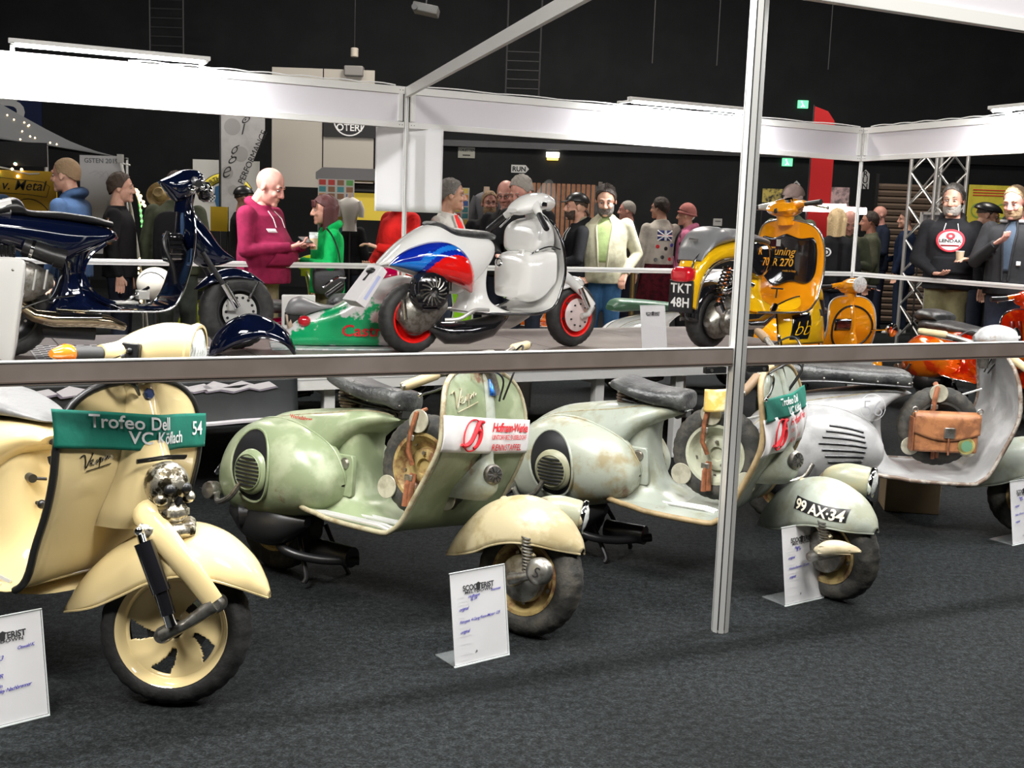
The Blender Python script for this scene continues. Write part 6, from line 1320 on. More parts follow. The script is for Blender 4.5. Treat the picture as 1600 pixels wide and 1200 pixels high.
for pts, m_, r0 in (([(-.42, 1.27), (.42, 1.385)], whiteprint, .010), ([(-.42, 1.385), (.42, 1.27)], whiteprint, .010), ([(0, 1.27), (0, 1.385)], whiteprint, .020), ([(-.42, 1.328), (.42, 1.328)], whiteprint, .017), ([(0, 1.27), (0, 1.385)], redink, .011), ([(-.42, 1.328), (.42, 1.328)], redink, .009)):
    O('flag_stripe', MB().tube([t15(PI + lerp(pts[0][0], pts[1][0], i / 8), lerp(pts[0][1], pts[1][1], i / 8), .033 + (.002 if m_ is redink else 0)) for i in range(9)], r0, 6, True, .2), m_, fl)
for k_, (a, z, m_) in enumerate(((-.4, 1.2, redink), (.1, 1.18, black), (.5, 1.22, blueink), (-.1, 1.08, black), (.4, 1.06, redink), (-.5, 1.05, black), (.2, .98, black), (-.3, .95, blueink))): disc_print(g15, t15, z, .022, m_, PI + a, .030, 'jacket_badge')
P16 = person('person in pink beanie and black jacket with pink leopard sleeves, facing left', 1.97, 13.0, 165, 1.69, 'fair', pinkc, 'hoodie', legs=blk, hair='beanie', hairc=dark_hair, arms=('down', 'down'), vox=.014)
for k_ in range(26):
    rr = random.Random(k_); disc_print(P16[1], P16[2], 1.0 + rr.random() * .42, .022 + rr.random() * .008, black, 1.0 + rr.random() * 1.5, .030, 'leopard_spot', ri=.012)
O('black_front', MB().grid(lambda u, v: P16[2](lerp(-.75, .75, u), lerp(.95, 1.46, v), .030), 12, 10), blk, P16[1], solid=.003)
person('person in brown flat cap with a moustache behind the yellow scooter handlebars', 2.80, 11.5, -100, 1.87, 'tan', darkgreen, 'jacket', hair='flatcap', hairc=grey_hair, beard=grey_hair, arms=('down', 'down'), head=(0, 18), hs=1.15)
P18 = person('blond-haired person in black jacket seen from behind with a round patch on the shoulder', 3.40, 11.95, 75, 1.66, 'fair', blk, 'jacket', hair='blond', hairc=blond, arms=('down', 'down'), hs=1.12)
disc_print(P18[1], P18[2], 1.30, .05, whiteprint, PI - .45, .030, 'shoulder_patch'); disc_print(P18[1], P18[2], 1.30, .035, black, PI - .45, .032, 'patch_ring', ri=.02)
person('bald person in olive jacket bowing behind the blond-haired one', 3.72, 12.6, -120, 1.68, 'pink', darkgreen, 'jacket', hair='fringe', hairc=sandy, arms=('phone', 'down'), head=(20, 25), hs=1.12)
person('bearded bald person in dark cardigan over a white shirt, facing left', 5.36, 16.6, 185, 1.86, 'pink', cloth('dark_navy_knit', (.012, .018, .035)), 'jacket', inner=whiteprint, legs=cloth('dark_jeans2', (.015, .02, .04)), hair='bald', beard=sandy, arms=('cup', 'pocket'), vox=.016)
P20 = person('person in navy sweatshirt with tied-back hair and white print on the back', 5.62, 16.2, 145, 1.79, 'fair', cloth('navy_sweat', (.012, .022, .055)), 'sweater', legs=cloth('dark_jeans3', (.015, .025, .05)), shoes=white_al, hair='bun', hairc=brown_hair, arms=('down', 'rail'), head=(30, 0), vox=.014)
ring_ = disc_print(P20[1], P20[2], 1.08, .085, whiteprint, PI + .3, .030, 'back_print', ri=.070)
for s in (-1, 1): O('back_print_bar', MB().tube([P20[2](PI + .3 + lerp(-.3, .3, i / 6) , 1.08 + s * lerp(-.055, .055, i / 6), .032) for i in range(7)], .010, 5, True, .3), whiteprint, P20[1])
P21 = person('grey-bearded person in black hoodie with a round red print and olive trousers, holding a cup', 4.16, 10.75, -112, 1.90, 'fair', blk, 'hoodie', legs=olive, hair='short', hairc=salt, beard=grey_hair, arms=('cup', 'low'), head=(-12, 6), w=1.12, hs=1.12)
wr_ = mat('print_red', (.55, .03, .05), .7); disc_print(P21[1], P21[2], 1.29, .098, whiteprint, 0, .031, 'print_disc'); disc_print(P21[1], P21[2], 1.29, .100, wr_, 0, .033, 'print_ring', ri=.082); disc_print(P21[1], P21[2], 1.33, .030, wr_, 0, .034, 'print_mark', ri=.012)
chest_text(P21[1], P21[2], 'LENDAK', .040, 1.275, ink, lift=.035, off=.001); 
O('print_band', MB().tube([P21[2](lerp(-.33, .33, i / 10), 1.245, .033) for i in range(11)], .012, 6, True, .3), wr_, P21[1])
P22 = person('person in black jacket with grey hood lining, hand at the chin, at right edge', 4.50, 10.15, -128, 1.89, 'pink', cloth('washed_black_canvas', (.022, .022, .024)), 'hoodjacket', inner=cloth('slate_shirt', (.05, .07, .10)), hair='buzz', hairc=sandy, beard=sandy, arms=('down', 'chin'), head=(-8, 16), w=1.14, hs=1.12)
O('grey_hood_lining', MB().tube([P22[2](a, 1.475, .034) for a in [.35 + (2 * PI - .7) * i / 24 for i in range(25)]], .014, 8), cloth('grey_jersey', (.30, .30, .31)), P22[1]); O('pocket_patch', MB().grid(lambda u, v: P22[2](.35 + .16 * u, 1.11 + .035 * v, .031), 4, 4), whiteprint, P22[1], solid=.002)
person('person in black beret looking right, between the two men at the right', 5.0, 12.1, -20, 1.80, 'tan', blk, 'jacket', hair='beret', hairc=dark_hair, arms=('down', 'down'), head=(0, 15), hs=1.1)
person('dark-haired person mostly hidden behind the corner post', 4.22, 13.4, 170, 1.70, 'tan', darkgreen, 'jacket', hair='short', hairc=dark_hair, arms=('down', 'down'), vox=.016)

# things held or worn
def beer(p, label, s=1.):
    t = thing('beer_glass', label, 'glass', p); t.scale = (s, s, s)
    O('glass_wall', MB().lathe([(.026, 0), (.027, .004), (.034, .13), (.0325, .13), (.026, .008)], (0, 0, 0), (0, 0, 1), 20, cap=False), mat('drinking_glass', (.8, .85, .82), .05, alpha=.25), t); O('beer', MB().lathe([(.025, .006), (.030, .085), (0, .085)], (0, 0, 0), (0, 0, 1), 20), mat('beer', (.75, .42, .03), .2), t); O('foam', MB().lathe([(.030, .085), (.0315, .105), (0, .108)], (0, 0, 0), (0, 0, 1), 20), whiteprint, t)
Mp = Matrix.Translation((-2.08, 9.10, 0)) @ Matrix.Rotation(R(-18), 4, 'Z')
beer(Mp @ Vector((.42, .10, 1.14)), 'beer glass held beside the green jacket', 1.1)
t = thing('phone', 'dark phone held by the person in magenta hoodie', 'phone', Mp @ Vector((.40, .0, 1.22)), R(-18), lean=0); O('phone_body', MB().box((0, 0, 0), (.075, .14, .009), Matrix.Rotation(R(35), 3, 'Y')), black, t, bevel=.003); O('screen', MB().box((-.004, 0, .006), (.066, .128, .002), Matrix.Rotation(R(35), 3, 'Y')), gloss_black, t)
t = thing('shoulder_bag', 'black shoulder bag hanging at the hip of the person in green', 'bag', (-1.56, 9.27, .86), R(200)); O('bag_body', MB().hull([(-.13, .02), (-.12, .13), (0, .15), (.12, .13), (.13, .02)], [(-.13, -.01), (-.11, -.08), (0, -.09), (.11, -.08), (.13, -.01)], [.03, .05, .06, .05, .03], n=18, e=.5), mat('black_nylon', (.03, .03, .035), .5, bump=.2), t)
O('bag_strap', MB().curve([(-.10, .02, .13), (-.07, .03, .28), (-.02, .02, .40), (.04, .08, .46)], .010, 6, 20, .4), black, t)
t = thing('backpack', 'dark backpack worn behind the navy scooter handlebar', 'bag', (-3.0, 9.72, 1.15), R(5)); O('pack_body', MB().hull([(-.15, .05), (-.13, .22), (0, .27), (.13, .22), (.15, .05)], [(-.15, 0), (-.14, -.2), (0, -.23), (.14, -.2), (.15, 0)], [.04, .09, .10, .09, .04], n=20, e=.5), blk, t); O('pack_pocket', MB().hull([(-.09, .0), (0, .03), (.09, .0)], [(-.09, -.15), (0, -.17), (.09, -.15)], [.02, .03, .02], y0=-.09, n=10), blk, t)
M21 = Matrix.Translation((4.16, 10.75, 0)) @ Matrix.Rotation(R(-112), 4, 'Z') @ Matrix.Scale(1.08, 4)
t = thing('paper_cup', 'brown paper cup held by the grey-bearded person', 'cup', M21 @ Vector((.345, .09, 1.11))); O('cup_wall', MB().lathe([(.028, 0), (.038, .10), (.036, .10), (.026, .004)], (0, 0, 0), (0, 0, 1), 18), mat('kraft_paper', (.55, .42, .28), .7), t); O('cup_rim', MB().lathe([(.037, .097), (.040, .10), (.037, .103)], (0, 0, 0), (0, 0, 1), 18, cap=False), whiteprint, t)
# ------------------------------------------------------------------ the hall
wallm = mat('hall_black_wall', (.006, .007, .0085), .8, col2=(.010, .0115, .013), scale=1.2)
ceilm = mat('hall_black_ceiling', (.008, .009, .010), .9)
struct('wall_back', MB().box((0, 22.6, 4), (26, .2, 8)), wallm, smooth=False); struct('wall_left', MB().box((-12.6, 9, 4), (.2, 28, 8)), wallm, smooth=False)
struct('wall_right', MB().box((12.6, 9, 4), (.2, 28, 8)), wallm, smooth=False); struct('wall_front', MB().box((0, -4.6, 4), (26, .2, 8)), wallm, smooth=False)
struct('ceiling', MB().box((0, 9, 8.05), (26, 28, .1)), ceilm, smooth=False)
struct('trim_1', MB().box((5.4, 22.42, 2.95), (14, .16, .12)), darksteel, smooth=False)
def board(name, label, cat, c, w, h, m, yaw=0., th=.02, frame=None, group=None, post=None):
    o = thing(name, label, cat, c, yaw, group); q = O('panel', MB().box((0, 0, 0), (w, th, h)), m, o, smooth=False)
    if c[1] < 17.5 and c[2] - h / 2 > .1:
        for s in (-1, 1): O('stand_pole', MB().cyl((s * w * .46, .03, -c[2]), (s * w * .46, .03, h / 2), .012, n=8), darksteel, o); O('stand_foot', MB().box((s * w * .46, .03, -c[2] + .008), (.04, .30, .016)), darksteel, o, smooth=False)
    if frame: 
        for s in (-1, 1): O('frame_bar', MB().box((s * w / 2, -.004, 0), (.03, th + .01, h + .03)), frame, o, smooth=False); O('frame_bar', MB().box((0, -.004, s * h / 2), (w, th + .01, .03)), frame, o, smooth=False)
    return o, q
fp = lambda q, x, z, d=-.0125: plane_map((x, d, z), (1, 0, 0), (0, 0, 1), .001)
cream_w = mat('cream_wall_panel', (.44, .41, .36), .7)
for i, (x0, x1) in enumerate(((-3.96, -3.15), (-3.14, -2.33))):
    board('partition_panel', 'tall cream partition panel behind the magenta hoodie, %s of the pair' % ('left' if i == 0 else 'right'), 'panel', ((x0 + x1) / 2, 18, 2.8), x1 - x0 - .01, 1.85, cream_w)
o, q = board('club_sign', 'black cloth sign with a white circle and lettering under the middle fascia', 'sign', (-2.72, 17.97, 2.93), .82, .50, mat('black_sign', (.015, .015, .017), .7))
text('OTERI', .15, whiteprint, q, fp(q, 0, -.15), off=.003); O('circle', MB().lathe([(.235, 0), (.245, .001), (.255, 0)], (0, -.012, .02), (0, -1, 0), 40, cap=False), whiteprint, q)
# white cloth hung from the fascia at the middle post
o = tag(O('hanging_cloth', MB().grid(lambda u, v: (lerp(-.285, .285, u), .012 * math.sin(u * 11) * (1 - v) * .5, -.70 * (1 - v)), 30, 10), mat('white_hanging_cloth', (.74, .74, .75), .8), None, solid=.004, loc=(-.935, 9.53, 2.175)), 'plain white cloth panel hanging under the fascia at the middle rear post', 'cloth')
# signs
sg = mat('sign_plate', (.42, .42, .36), .6)
o, q = board('direction_sign', 'small pale TOILETTEN sign with an arrow on the back wall', 'sign', (-1.065, 22.48, 2.78), .336, .21, sg); text('TOILETTEN', .068, ink, q, fp(q, 0, .028), off=.002); O('arrow', MB().box((0, -.012, -.05), (.15, .003, .022)), ink, q, smooth=False)
def arrow_sign(label, c, txt, w, h, vert=False):
    o = thing('arrow_sign', label, 'sign', c)
    pl_ = [(-w / 2, -h / 2), (w / 2 - h * .45, -h / 2), (w / 2, 0), (w / 2 - h * .45, h / 2), (-w / 2, h / 2)] if not vert else [(-w / 2, -h / 2), (w / 2, -h / 2), (w / 2, h / 2 - w * .5), (0, h / 2), (-w / 2, h / 2 - w * .5)]
    q = O('panel', MB().prism(pl_, 0, .01), white_al, o, smooth=False)
    if not vert: text(txt, h * .85, ink, q, plane_map((-.02, -.002, -h * .3), (1, 0, 0), (0, 0, 1)), off=.004)
    else:
        for k, ch in enumerate(txt): text(ch, w * .95, ink, q, plane_map((0, -.002, h * .12 - k * w * .72), (1, 0, 0), (0, 0, 1)), off=.003)
arrow_sign('white arrow-shaped RUN sign pointing right above the slatted partition', (.012, 22.48, 2.50), 'RUN', .355, .154)
arrow_sign('white upright arrow RUN sign beside the right corner post', (6.89, 22.48, 2.534), 'RUN', .168, .38, True)
arrow_sign('small upright arrow sign behind the flat cap', (5.53, 22.48, 2.266), 'RUN', .15, .39, True)
t = thing('emergency_lamp', 'small glowing white and yellow emergency lamp box on the back wall', 'lamp', (.65, 22.46, 2.767)); O('lamp_box', MB().box((0, 0, .03), (.26, .06, .10)), mat('lamp_lit_white', (1, .95, .8), emit=4), t, bevel=.005); O('lamp_glow_strip', MB().box((0, 0, -.05), (.22, .06, .05)), mat('lamp_lit_yellow', (1, .62, .10), emit=3), t, bevel=.005)
for c, lab in (((5.31, 22.45, 2.81), 'green and white exit sign below the rear fascia'), ((5.54, 22.45, 3.94), 'dim green exit sign above the rear fascia')):
    t = thing('exit_sign', lab, 'sign', c); O('lit_box', MB().box((0, 0, 0), (.20, .05, .15)), mat('exit_green_lit', (.15, .75, .35), emit=1.2), t, smooth=False); O('running_figure', MB().ball((-.03, -.028, .045), .016, 8, 6).tube([(-.02, -.028, .02), (0, -.028, -.02), (-.04, -.028, -.055)], .009, 5).tube([(0, -.028, -.02), (.03, -.028, -.05)], .009, 5), mat('exit_white_lit', (.9, 1, .9), emit=1.5), t)
for c, w, h, lab in (((-10.2, 22.46, 3.45), 1.4, 1.0, 'big blue board with a white letter B at the far left'), ((4.47, 22.46, 3.68), .42, .36, 'blue board with a white letter B above the right fascia')):
    o, q = board('letter_board', lab, 'sign', c, w, h, mat('sign_navy', (.012, .022, .08), .6)); text('B', h * 1.15, whiteprint, q, fp(q, .05, -h * .40), off=h * .02)
# feather flag at left
cur = []
t = thing('feather_flag', 'grey-white feather flag with dark egig PERFORMANCE lettering', 'flag', (-3.95, 15, 0))
O('flag_pole', MB().cyl((-.035, 0, 0), (-.035, 0, 3.2), .016).cyl((-.035, 0, 0), (-.035, 0, .04), .2), black, t)
ff = O('flag_cloth', MB().prism([(-.02, 1.25), (.14, 1.35), (.34, 1.95), (.50, 2.35), (.56, 2.52), (.56, 3.1), (-.02, 3.1)], -.004, .004), mat('flag_pale', (.50, .49, .48), .8, col2=(.42, .41, .40), scale=2.5), t, smooth=False)
dg_ = mat('flag_grey', (.36, .35, .34), .8)
for x, z, r in ((.13, 2.55, .11), (.24, 2.2, .10), (.06, 1.95, .08), (.14, 1.72, .07)): O('flag_disc', MB().cyl((x, -.0045, z), (x, -.0055, z), r, n=28), dg_, ff, smooth=False)
for ch, x, z, a in (('e', .04, 1.88, 50), ('g', .14, 2.15, 50), ('i', .26, 2.45, 50), ('g', .32, 2.68, 50)):
    d_ = (math.cos(R(a)), math.sin(R(a))); text(ch, .30, ink, ff, lambda p, q_, x=x, z=z, a=a: Vector((x + p * math.cos(R(22)) - q_ * math.sin(R(22)) * .2, -.008, z + p * math.sin(R(22)) + q_)), shear=.35, name='flag_letter', off=-.004)
text('PERFORMANCE', .115, ink, ff, lambda p, q_: Vector((.27 + p * .42 - q_ * .907, -.008, 1.80 + p * .907 + q_ * .42)), align='LEFT', off=.0, spacing=.95)
# crest banner
o, q = board('club_banner', 'white club banner with yellow arc lettering and blue crest behind the feather flag', 'banner', (-4.06, 15.6, 1.655), .92, .97, mat('banner_white', (.60, .60, .57), .8))
o.scale = (1.0, 1.0, 1.0); yb = mat('banner_yellow', (.75, .62, .05), .7); bb_ = mat('banner_blue', (.03, .12, .26), .7)
arc = lambda r, a, y=-.014: (r * math.sin(a), y, -.10 + r * math.cos(a))
def band(r0, r1, a0, a1, m_, y, nm): return O(nm, MB().grid(lambda u, v: arc(lerp(r0, r1, v), lerp(a0, a1, u), y), 30, 1), m_, q, solid=.001)
band(.29, .42, -1.05, 1.05, ink, -.012, 'arc_outline'); band(.30, .41, -1.03, 1.03, yb, -.014, 'arc_band')
def arct(s, a0, sz):
    for k, ch in enumerate(s):
        a = a0 + k * .155; text(ch, sz, ink, q, lambda x, y, a=a: Vector((math.sin(a) * (.325 + y) + x * math.cos(a), -.017, -.10 + math.cos(a) * (.325 + y) - x * math.sin(a))), name='arc_letter', off=.001)
arct('NORTH', -.93, .085); arct('DS', .70, .085)
O('crest_shield', MB().prism([(-.15, .12), (-.05, .16), (.15, .10), (.19, -.05), (.12, -.22), (0, -.32), (-.12, -.20), (-.17, -.03)], -.014, -.0125), bb_, q, smooth=False)
for x, z in ((-.22, -.02), (.24, .06)):
    d0 = O('chequer_disc', MB().cyl((x, -.012, z), (x, -.016, z), .075, n=24), whiteprint, q, smooth=False); b = MB()
    for i in range(6):
        for j in range(6):
            if (i + j) % 2 and math.hypot(i - 2.5, j - 2.5) < 3.1: b.box((x + (i - 2.5) * .023, -.0165, z + (j - 2.5) * .023), (.022, .001, .022))
    O('chequer_squares', b, ink, d0, smooth=False)['kind'] = 'stuff'
board('yellow_box', 'plain yellow board on a stand left of the magenta hoodie', 'sign', (-3.2, 12, 1.35), .18, .26, mat('yellow_board', (.80, .52, .02), .6))
# straw hat
t = thing('straw_hat', 'pale straw hat hanging behind the navy scooter', 'hat', (-3.38, 10.6, 1.56)); M_ = Matrix.Rotation(R(70), 4, 'X')
O('hat_peg', MB().cyl((0, .05, -1.56), (0, .05, 0), .012), darksteel, t); O('hat_foot', MB().cyl((0, .05, -1.56), (0, .05, -1.54), .14), darksteel, t); O('hat_brim', MB(M_).lathe([(.13, .012), (.115, 0), (.07, -.004), (.06, 0)], (0, 0, 0), (0, 0, 1), 28, cap=False), mat('straw', (.62, .47, .22), .8, col2=(.5, .36, .15), scale=40), t, solid=.003); O('hat_crown', MB(M_).lathe([(.065, 0), (.06, .05), (.045, .075), (0, .07)], (0, 0, 0), (0, 0, 1), 24), MATS['straw'], t)
# tent with string lights, yellow banner
t = thing('market_tent', 'dark grey tent canopy with fairy lights at the far left', 'tent', (-5.82, 11.6, -.04)); tm_ = mat('tent_grey', (.05, .055, .06), .8)
O('canopy', MB().grid(lambda u, v: (lerp(-1.7, 1.42, u), lerp(-1.1, 1.1, v), 2.02 + .62 * (1 - abs(u - .5) * 2) ** 1.1 * (1 - abs(v - .5) * 2 * .9) + .36 * (1 - u) * (1 - abs(v - .5))), 20, 12), tm_, t, solid=.006)
O('valance', MB().box((-.14, -1.1, 1.93), (3.12, .01, .22)), mat('tent_black', (.012, .012, .013), .8), t, smooth=False)
for x in (-1.65, 1.40):
    for y in (-1.08, 1.08): O('tent_leg', MB().cyl((x, y, .04), (x, y, 2.03), .018), alu, t)
fl_ = mat('fairy_light', (1, .72, .35), emit=5); rr = random.Random(3)
for k in range(26):
    u = .45 + rr.random() * .52; v = rr.random() * .45; z = 2.02 + .62 * (1 - abs(u - .5) * 2) ** 1.1 * (1 - abs(v - .5) * 1.8) + .36 * (1 - u) * (1 - abs(v - .5)); O('fairy_light', MB().ball((lerp(-1.7, 1.42, u), lerp(-1.1, 1.1, v), z + .015), .009, 6, 4), fl_, t)
for k in range(14): O('fairy_light', MB().ball((lerp(.1, 1.3, rr.random()), -1.12, 1.72 + .12 * rr.random()), .014, 6, 4), fl_ if k % 4 else mat('fairy_teal', (.1, .9, .6), emit=3), t)
O('light_wire', MB().tube([(lerp(-.6, 1.35, i / 20), -1.12, 1.78 + .03 * math.sin(i * .9)) for i in range(21)], .008, 5), white_al, t)
o, q = board('craft_banner', 'yellow banner with dark script lettering hung under the tent', 'banner', (-4.68, 10.5, 1.50), .72, .48, mat('banner_orange', (.70, .42, .03), .7)); text('v. Metal', .13, ink, q, fp(q, .05, .06), shear=.3, off=.001); O('print_arc', MB().tube([(.10 + .22 * math.cos(a), -.013, -.26 + .24 * math.sin(a)) for a in [PI * i / 16 for i in range(17)]], .004, 5), ink, q); O('ribbon_outline', MB().tube([(-.18, -.013, .03), (-.16, -.013, .17), (.24, -.013, .14), (.30, -.013, .10), (.27, -.013, .0), (.10, -.013, .02), (-.18, -.013, .03)], .003, 5), ink, q)
o, q = board('event_banner', 'white event banner reading GSTEN 2019 behind the navy hoodie', 'banner', (-4.08, 11.0, 1.45), .42, .95, mat('banner_pale', (.52, .52, .54), .7)); text('GSTEN 2019', .062, mat('print_grey_dark', (.12, .12, .13), .7), q, fp(q, -.0, .405), off=.001)
for k in range(5): O('sketch_line', MB().tube([(-.12 + .05 * k, -.013, .30 - .02 * k), (-.05 + .05 * k, -.013, .33), (.02 + .04 * k, -.013, .27 - .03 * k)], .0025, 5), grey_ln, q)
for x, z in ((.10, -.02), (.10, -.2)): O('photo_print', MB().box((x, -.0125, z), (.10, .003, .13)), grey_ln, q, smooth=False)
t = thing('white_strut', 'white slanting strut beside the event banner', 'pole', (-3.86, 10.9, 0)); O('strut', MB().tube([(0, 0, 1.88), (.10, 0, 1.4), (.20, 0, .7), (.26, 0, 0)], .016), white_al, t); O('clamp', MB().box((0, 0, 1.90), (.05, .05, .08)), alu, t); O('cross_tie', MB().tube([(-.02, 0, 1.86), (.10, -.02, 1.84)], .008), white_al, t)
t = thing('light_garland', 'hanging garland with yellow and green lights beside the tent', 'lights', (-3.60, 10.7, 0)); O('garland_wire', MB().tube([(-.06, 0, 1.62), (-.02, 0, 1.5), (.02, 0, 1.2), (.0, 0, .7), (.0, 0, .0)], .012), white_al, t)
for k in range(9): O('garland_light', MB().ball((-.06 + .012 * k + rr.random() * .03, -.02, 1.60 - .018 * k), .015, 6, 4), fl_, t)
for k in range(6): O('garland_light', MB().ball((-.0 + .004 * k, -.02, 1.46 - .05 * k), .013, 6, 4), mat('fairy_green', (.15, .9, .15), emit=2.5), t)
for k in range(10): O('garland_light', MB().ball((-.03 + rr.random() * .06, -.03, .95 - .045 * k), .013, 6, 4), fl_, t)
t = thing('bottle', 'brown beer bottle held beside the event banner', 'bottle', (-3.37, 9.2, 1.12)); O('bottle_body', MB().lathe([(0, 0), (.032, .002), (.033, .12), (.014, .17), (.013, .22), (0, .222)], (0, 0, 0), (0, 0, 1), 16), mat('brown_glass', (.06, .03, .01), .1, 0, 1.), t); O('bottle_label', MB().lathe([(.034, .04), (.034, .09)], (0, 0, 0), (0, 0, 1), 16, cap=False), paper, t)
# white helmet and seated mannequin bits behind the navy scooter
t = thing('helmet', 'cream open-face helmet on a stand behind the navy scooter', 'helmet', (-2.92, 9.0, .82)); O('helmet_shell', MB().ball((0, 0, 0), (.15, .13, .14), 24, 16), mat('cream_helmet', (.62, .58, .50), .2, 0, 1.), t); O('visor_trim', MB().tube([(.11 * math.cos(a), -.075 - .05 * math.sin(a) * .3, .10 * math.sin(a)) for a in [PI * i / 10 - .3 for i in range(11)]], .006), darksteel, t); O('helmet_stand', MB().cyl((0, 0, -.82), (0, 0, -.12), .02).cyl((0, 0, -.82), (0, 0, -.80), .15), darksteel, t)
# postcard panel, booth, mannequin torsos
def cards(label, c, nx, nz, w, h, yaw=0):
    o, q = board('postcard_panel', label, 'panel', c, w, h, mat('panel_white', (.55, .55, .52), .7), yaw); r = random.Random(nx)
    pal = [mat('card_%s' % n_, c_, .6) for n_, c_ in (('red', (.5, .04, .03)), ('teal', (.05, .25, .28)), ('green', (.10, .35, .08)), ('orange', (.6, .25, .06)), ('yellow', (.65, .5, .1)), ('blue', (.05, .12, .35)), ('brown', (.25, .12, .06)))]
    for i in range(nx):
        for j in range(nz): O('postcard', MB().box((-w / 2 + w * (i + .5) / nx, -.0125, -h / 2 + h * (j + .5) / nz), (w / nx * .74, .003, h / nz * .78)), pal[r.randrange(7)], o, smooth=False)
cards('white panel covered with rows of coloured postcards, left of the hanging cloth', (-2.03, 12.5, 1.53), 4, 8, .40, .60, .05); cards('second postcard panel, right of the hanging cloth', (-.70, 13.0, 1.55), 3, 7, .26, .50)
t = thing('sales_booth', 'grey rounded booth roof with a yellow-lit counter behind the postcard panel', 'booth', (-2.02, 13.6, 0)); O('booth_roof', MB().prism([(-.42, 1.86), (.5, 1.86), (.5, 2.0), (-.34, 2.0), (-.42, 1.94)], -.1, .5), mat('booth_grey', (.22, .22, .23), .6), t, smooth=False); O('lit_back', MB().box((.05, .5, 1.60), (.84, .02, .42)), mat('booth_yellow', (.75, .55, .06), .6, emit=.35), t, smooth=False); O('dark_garments', MB().box((.1, .3, 1.78), (.7, .05, .12)), black, t, bevel=.02); O('counter', MB().box((.05, .1, .5), (.9, .5, 1.0)), darksteel, t, smooth=False)
def bust(label, c, m_, arms_=False, s=1.):
    t = thing('display_torso', label, 'mannequin', c); t.scale = (s, s, s)
    lv = [(-.30, -.09, .09, .13), (-.15, -.08, .08, .12), (.0, -.10, .10, .15), (.15, -.11, .11, .19), (.24, -.08, .08, .17), (.30, -.04, .04, .06)]
    def f(u_, v_):
        z, x0_, x1_, w_ = cr(lv, v_); a = 2 * PI * u_; return (w_ * math.cos(a), (x1_) * math.sin(a), z)
    O('garment', MB().grid(f, 20, 14, True), m_, t); O('neck', MB().cyl((0, 0, .27), (0, 0, .38), .05, .045), mat('mannequin_skin', (.6, .45, .35), .5), t); O('stand', MB().cyl((0, 0, -c[2] / s), (0, 0, -.25), .02).cyl((0, 0, -c[2] / s), (0, 0, -c[2] / s + .02), .16), darksteel, t)
    for s_ in (-1, 1): O('sleeve', MB().tube([(s_ * .15, 0, .22), (s_ * .21, 0, .08), (s_ * (.20 if not arms_ else .24), 0, -.05 if not arms_ else -.28)], [.06, .055, .05], 10), m_, t)
bust('mannequin torso in a white blouse beside the postcard panel', (-1.86, 12.4, 1.45), mat('blouse_white', (.70, .66, .62), .7), s=.62)
bust('dark grey jacket on a display torso left of the grey-haired person', (-.40, 14, 1.55), mat('grey_garment', (.10, .10, .11), .8), True, .80); bust('lower dark jacket on a display torso beneath the grey one', (-.34, 13.4, 1.26), mat('grey_garment2', (.06, .06, .065), .8), True, .6)
# slatted wooden partition
t = thing('slatted_partition', 'wooden partition of upright light-brown slats behind the cap wearer', 'partition', (.2, 15, 0))
wd = mat('warm_wood', (.45, .20, .09), .6, col2=(.34, .14, .06), scale=9)
for k in range(13): O('slat', MB().box((k * .066, 0, 1.35), (.045, .02, 1.22)), wd, t, smooth=False)
O('backing', MB().box((.42, .03, 1.3), (.92, .01, 1.3)), black, t, smooth=False); O('end_post', MB().box((.885, 0, 1.0), (.05, .05, 2.0)), mat('grey_wood', (.2, .17, .15), .7), t, smooth=False)
# red feather flag, posters, truss, shutter
t = thing('feather_flag', 'bright red feather flag behind the right part of the stand', 'flag', (3.86, 15, 0)); O('flag_cloth', MB().prism([(.0, .8), (.30, .8), (.30, 2.75), (.27, 2.9), (.18, 3.02), (.0, 3.08)], -.004, .004), mat('flag_red', (.60, .008, .01), .7), t, smooth=False); O('flag_pole', MB().cyl((-.01, 0, 0), (-.01, 0, 3.1), .012), black, t)
o, q = board('poster', 'white and pink photo poster under the red flag', 'poster', (4.28, 15, 1.88), .24, .32, mat('poster_pink', (.60, .42, .42), .6, col2=(.15, .12, .12), scale=9)); text('STM', .09, whiteprint, q, fp(q, 0, -.13), off=.002)
o, q = board('poster', 'small yellow-black magazine poster behind the flat cap', 'poster', (3.38, 15, 1.90), .26, .18, mat('poster_yb', (.55, .45, .1), .6, col2=(.02, .02, .02), scale=12)); 
o, q = board('poster', 'grey photo poster at the foot of the truss', 'poster', (5.22, 14.2, 1.60), .24, .24, mat('poster_grey', (.35, .34, .36), .6, col2=(.05, .05, .05), scale=10), frame=white_al)
o, q = board('poster', 'yellow programme poster with red lines behind the man at the right edge', 'poster', (6.3, 15, 1.86), .62, .55, mat('poster_yellow', (.72, .62, .06), .6, col2=(.60, .52, .05), scale=5))
for k in range(3): O('poster_line', MB().box((0, -.012, .21 - k * .035), (.52, .003, .012)), redink, q, smooth=False)
for x in (-.17, .15): O('poster_medallion', MB().lathe([(.08, 0), (.09, .001), (.10, 0)], (x, -.012, -.06), (0, -1, 0), 24, cap=False), mat('poster_green', (.25, .40, .08), .6), q)
t = thing('lighting_truss', 'upright aluminium lattice truss tower behind the olive-trousered person', 'truss', (5.38, 14.5, 0), R(20))
for x in (-.24, .24):
    for y in (-.24, .24): O('chord', MB().cyl((x, y, 0), (x, y, 2.72), .025, n=10), alu, t)
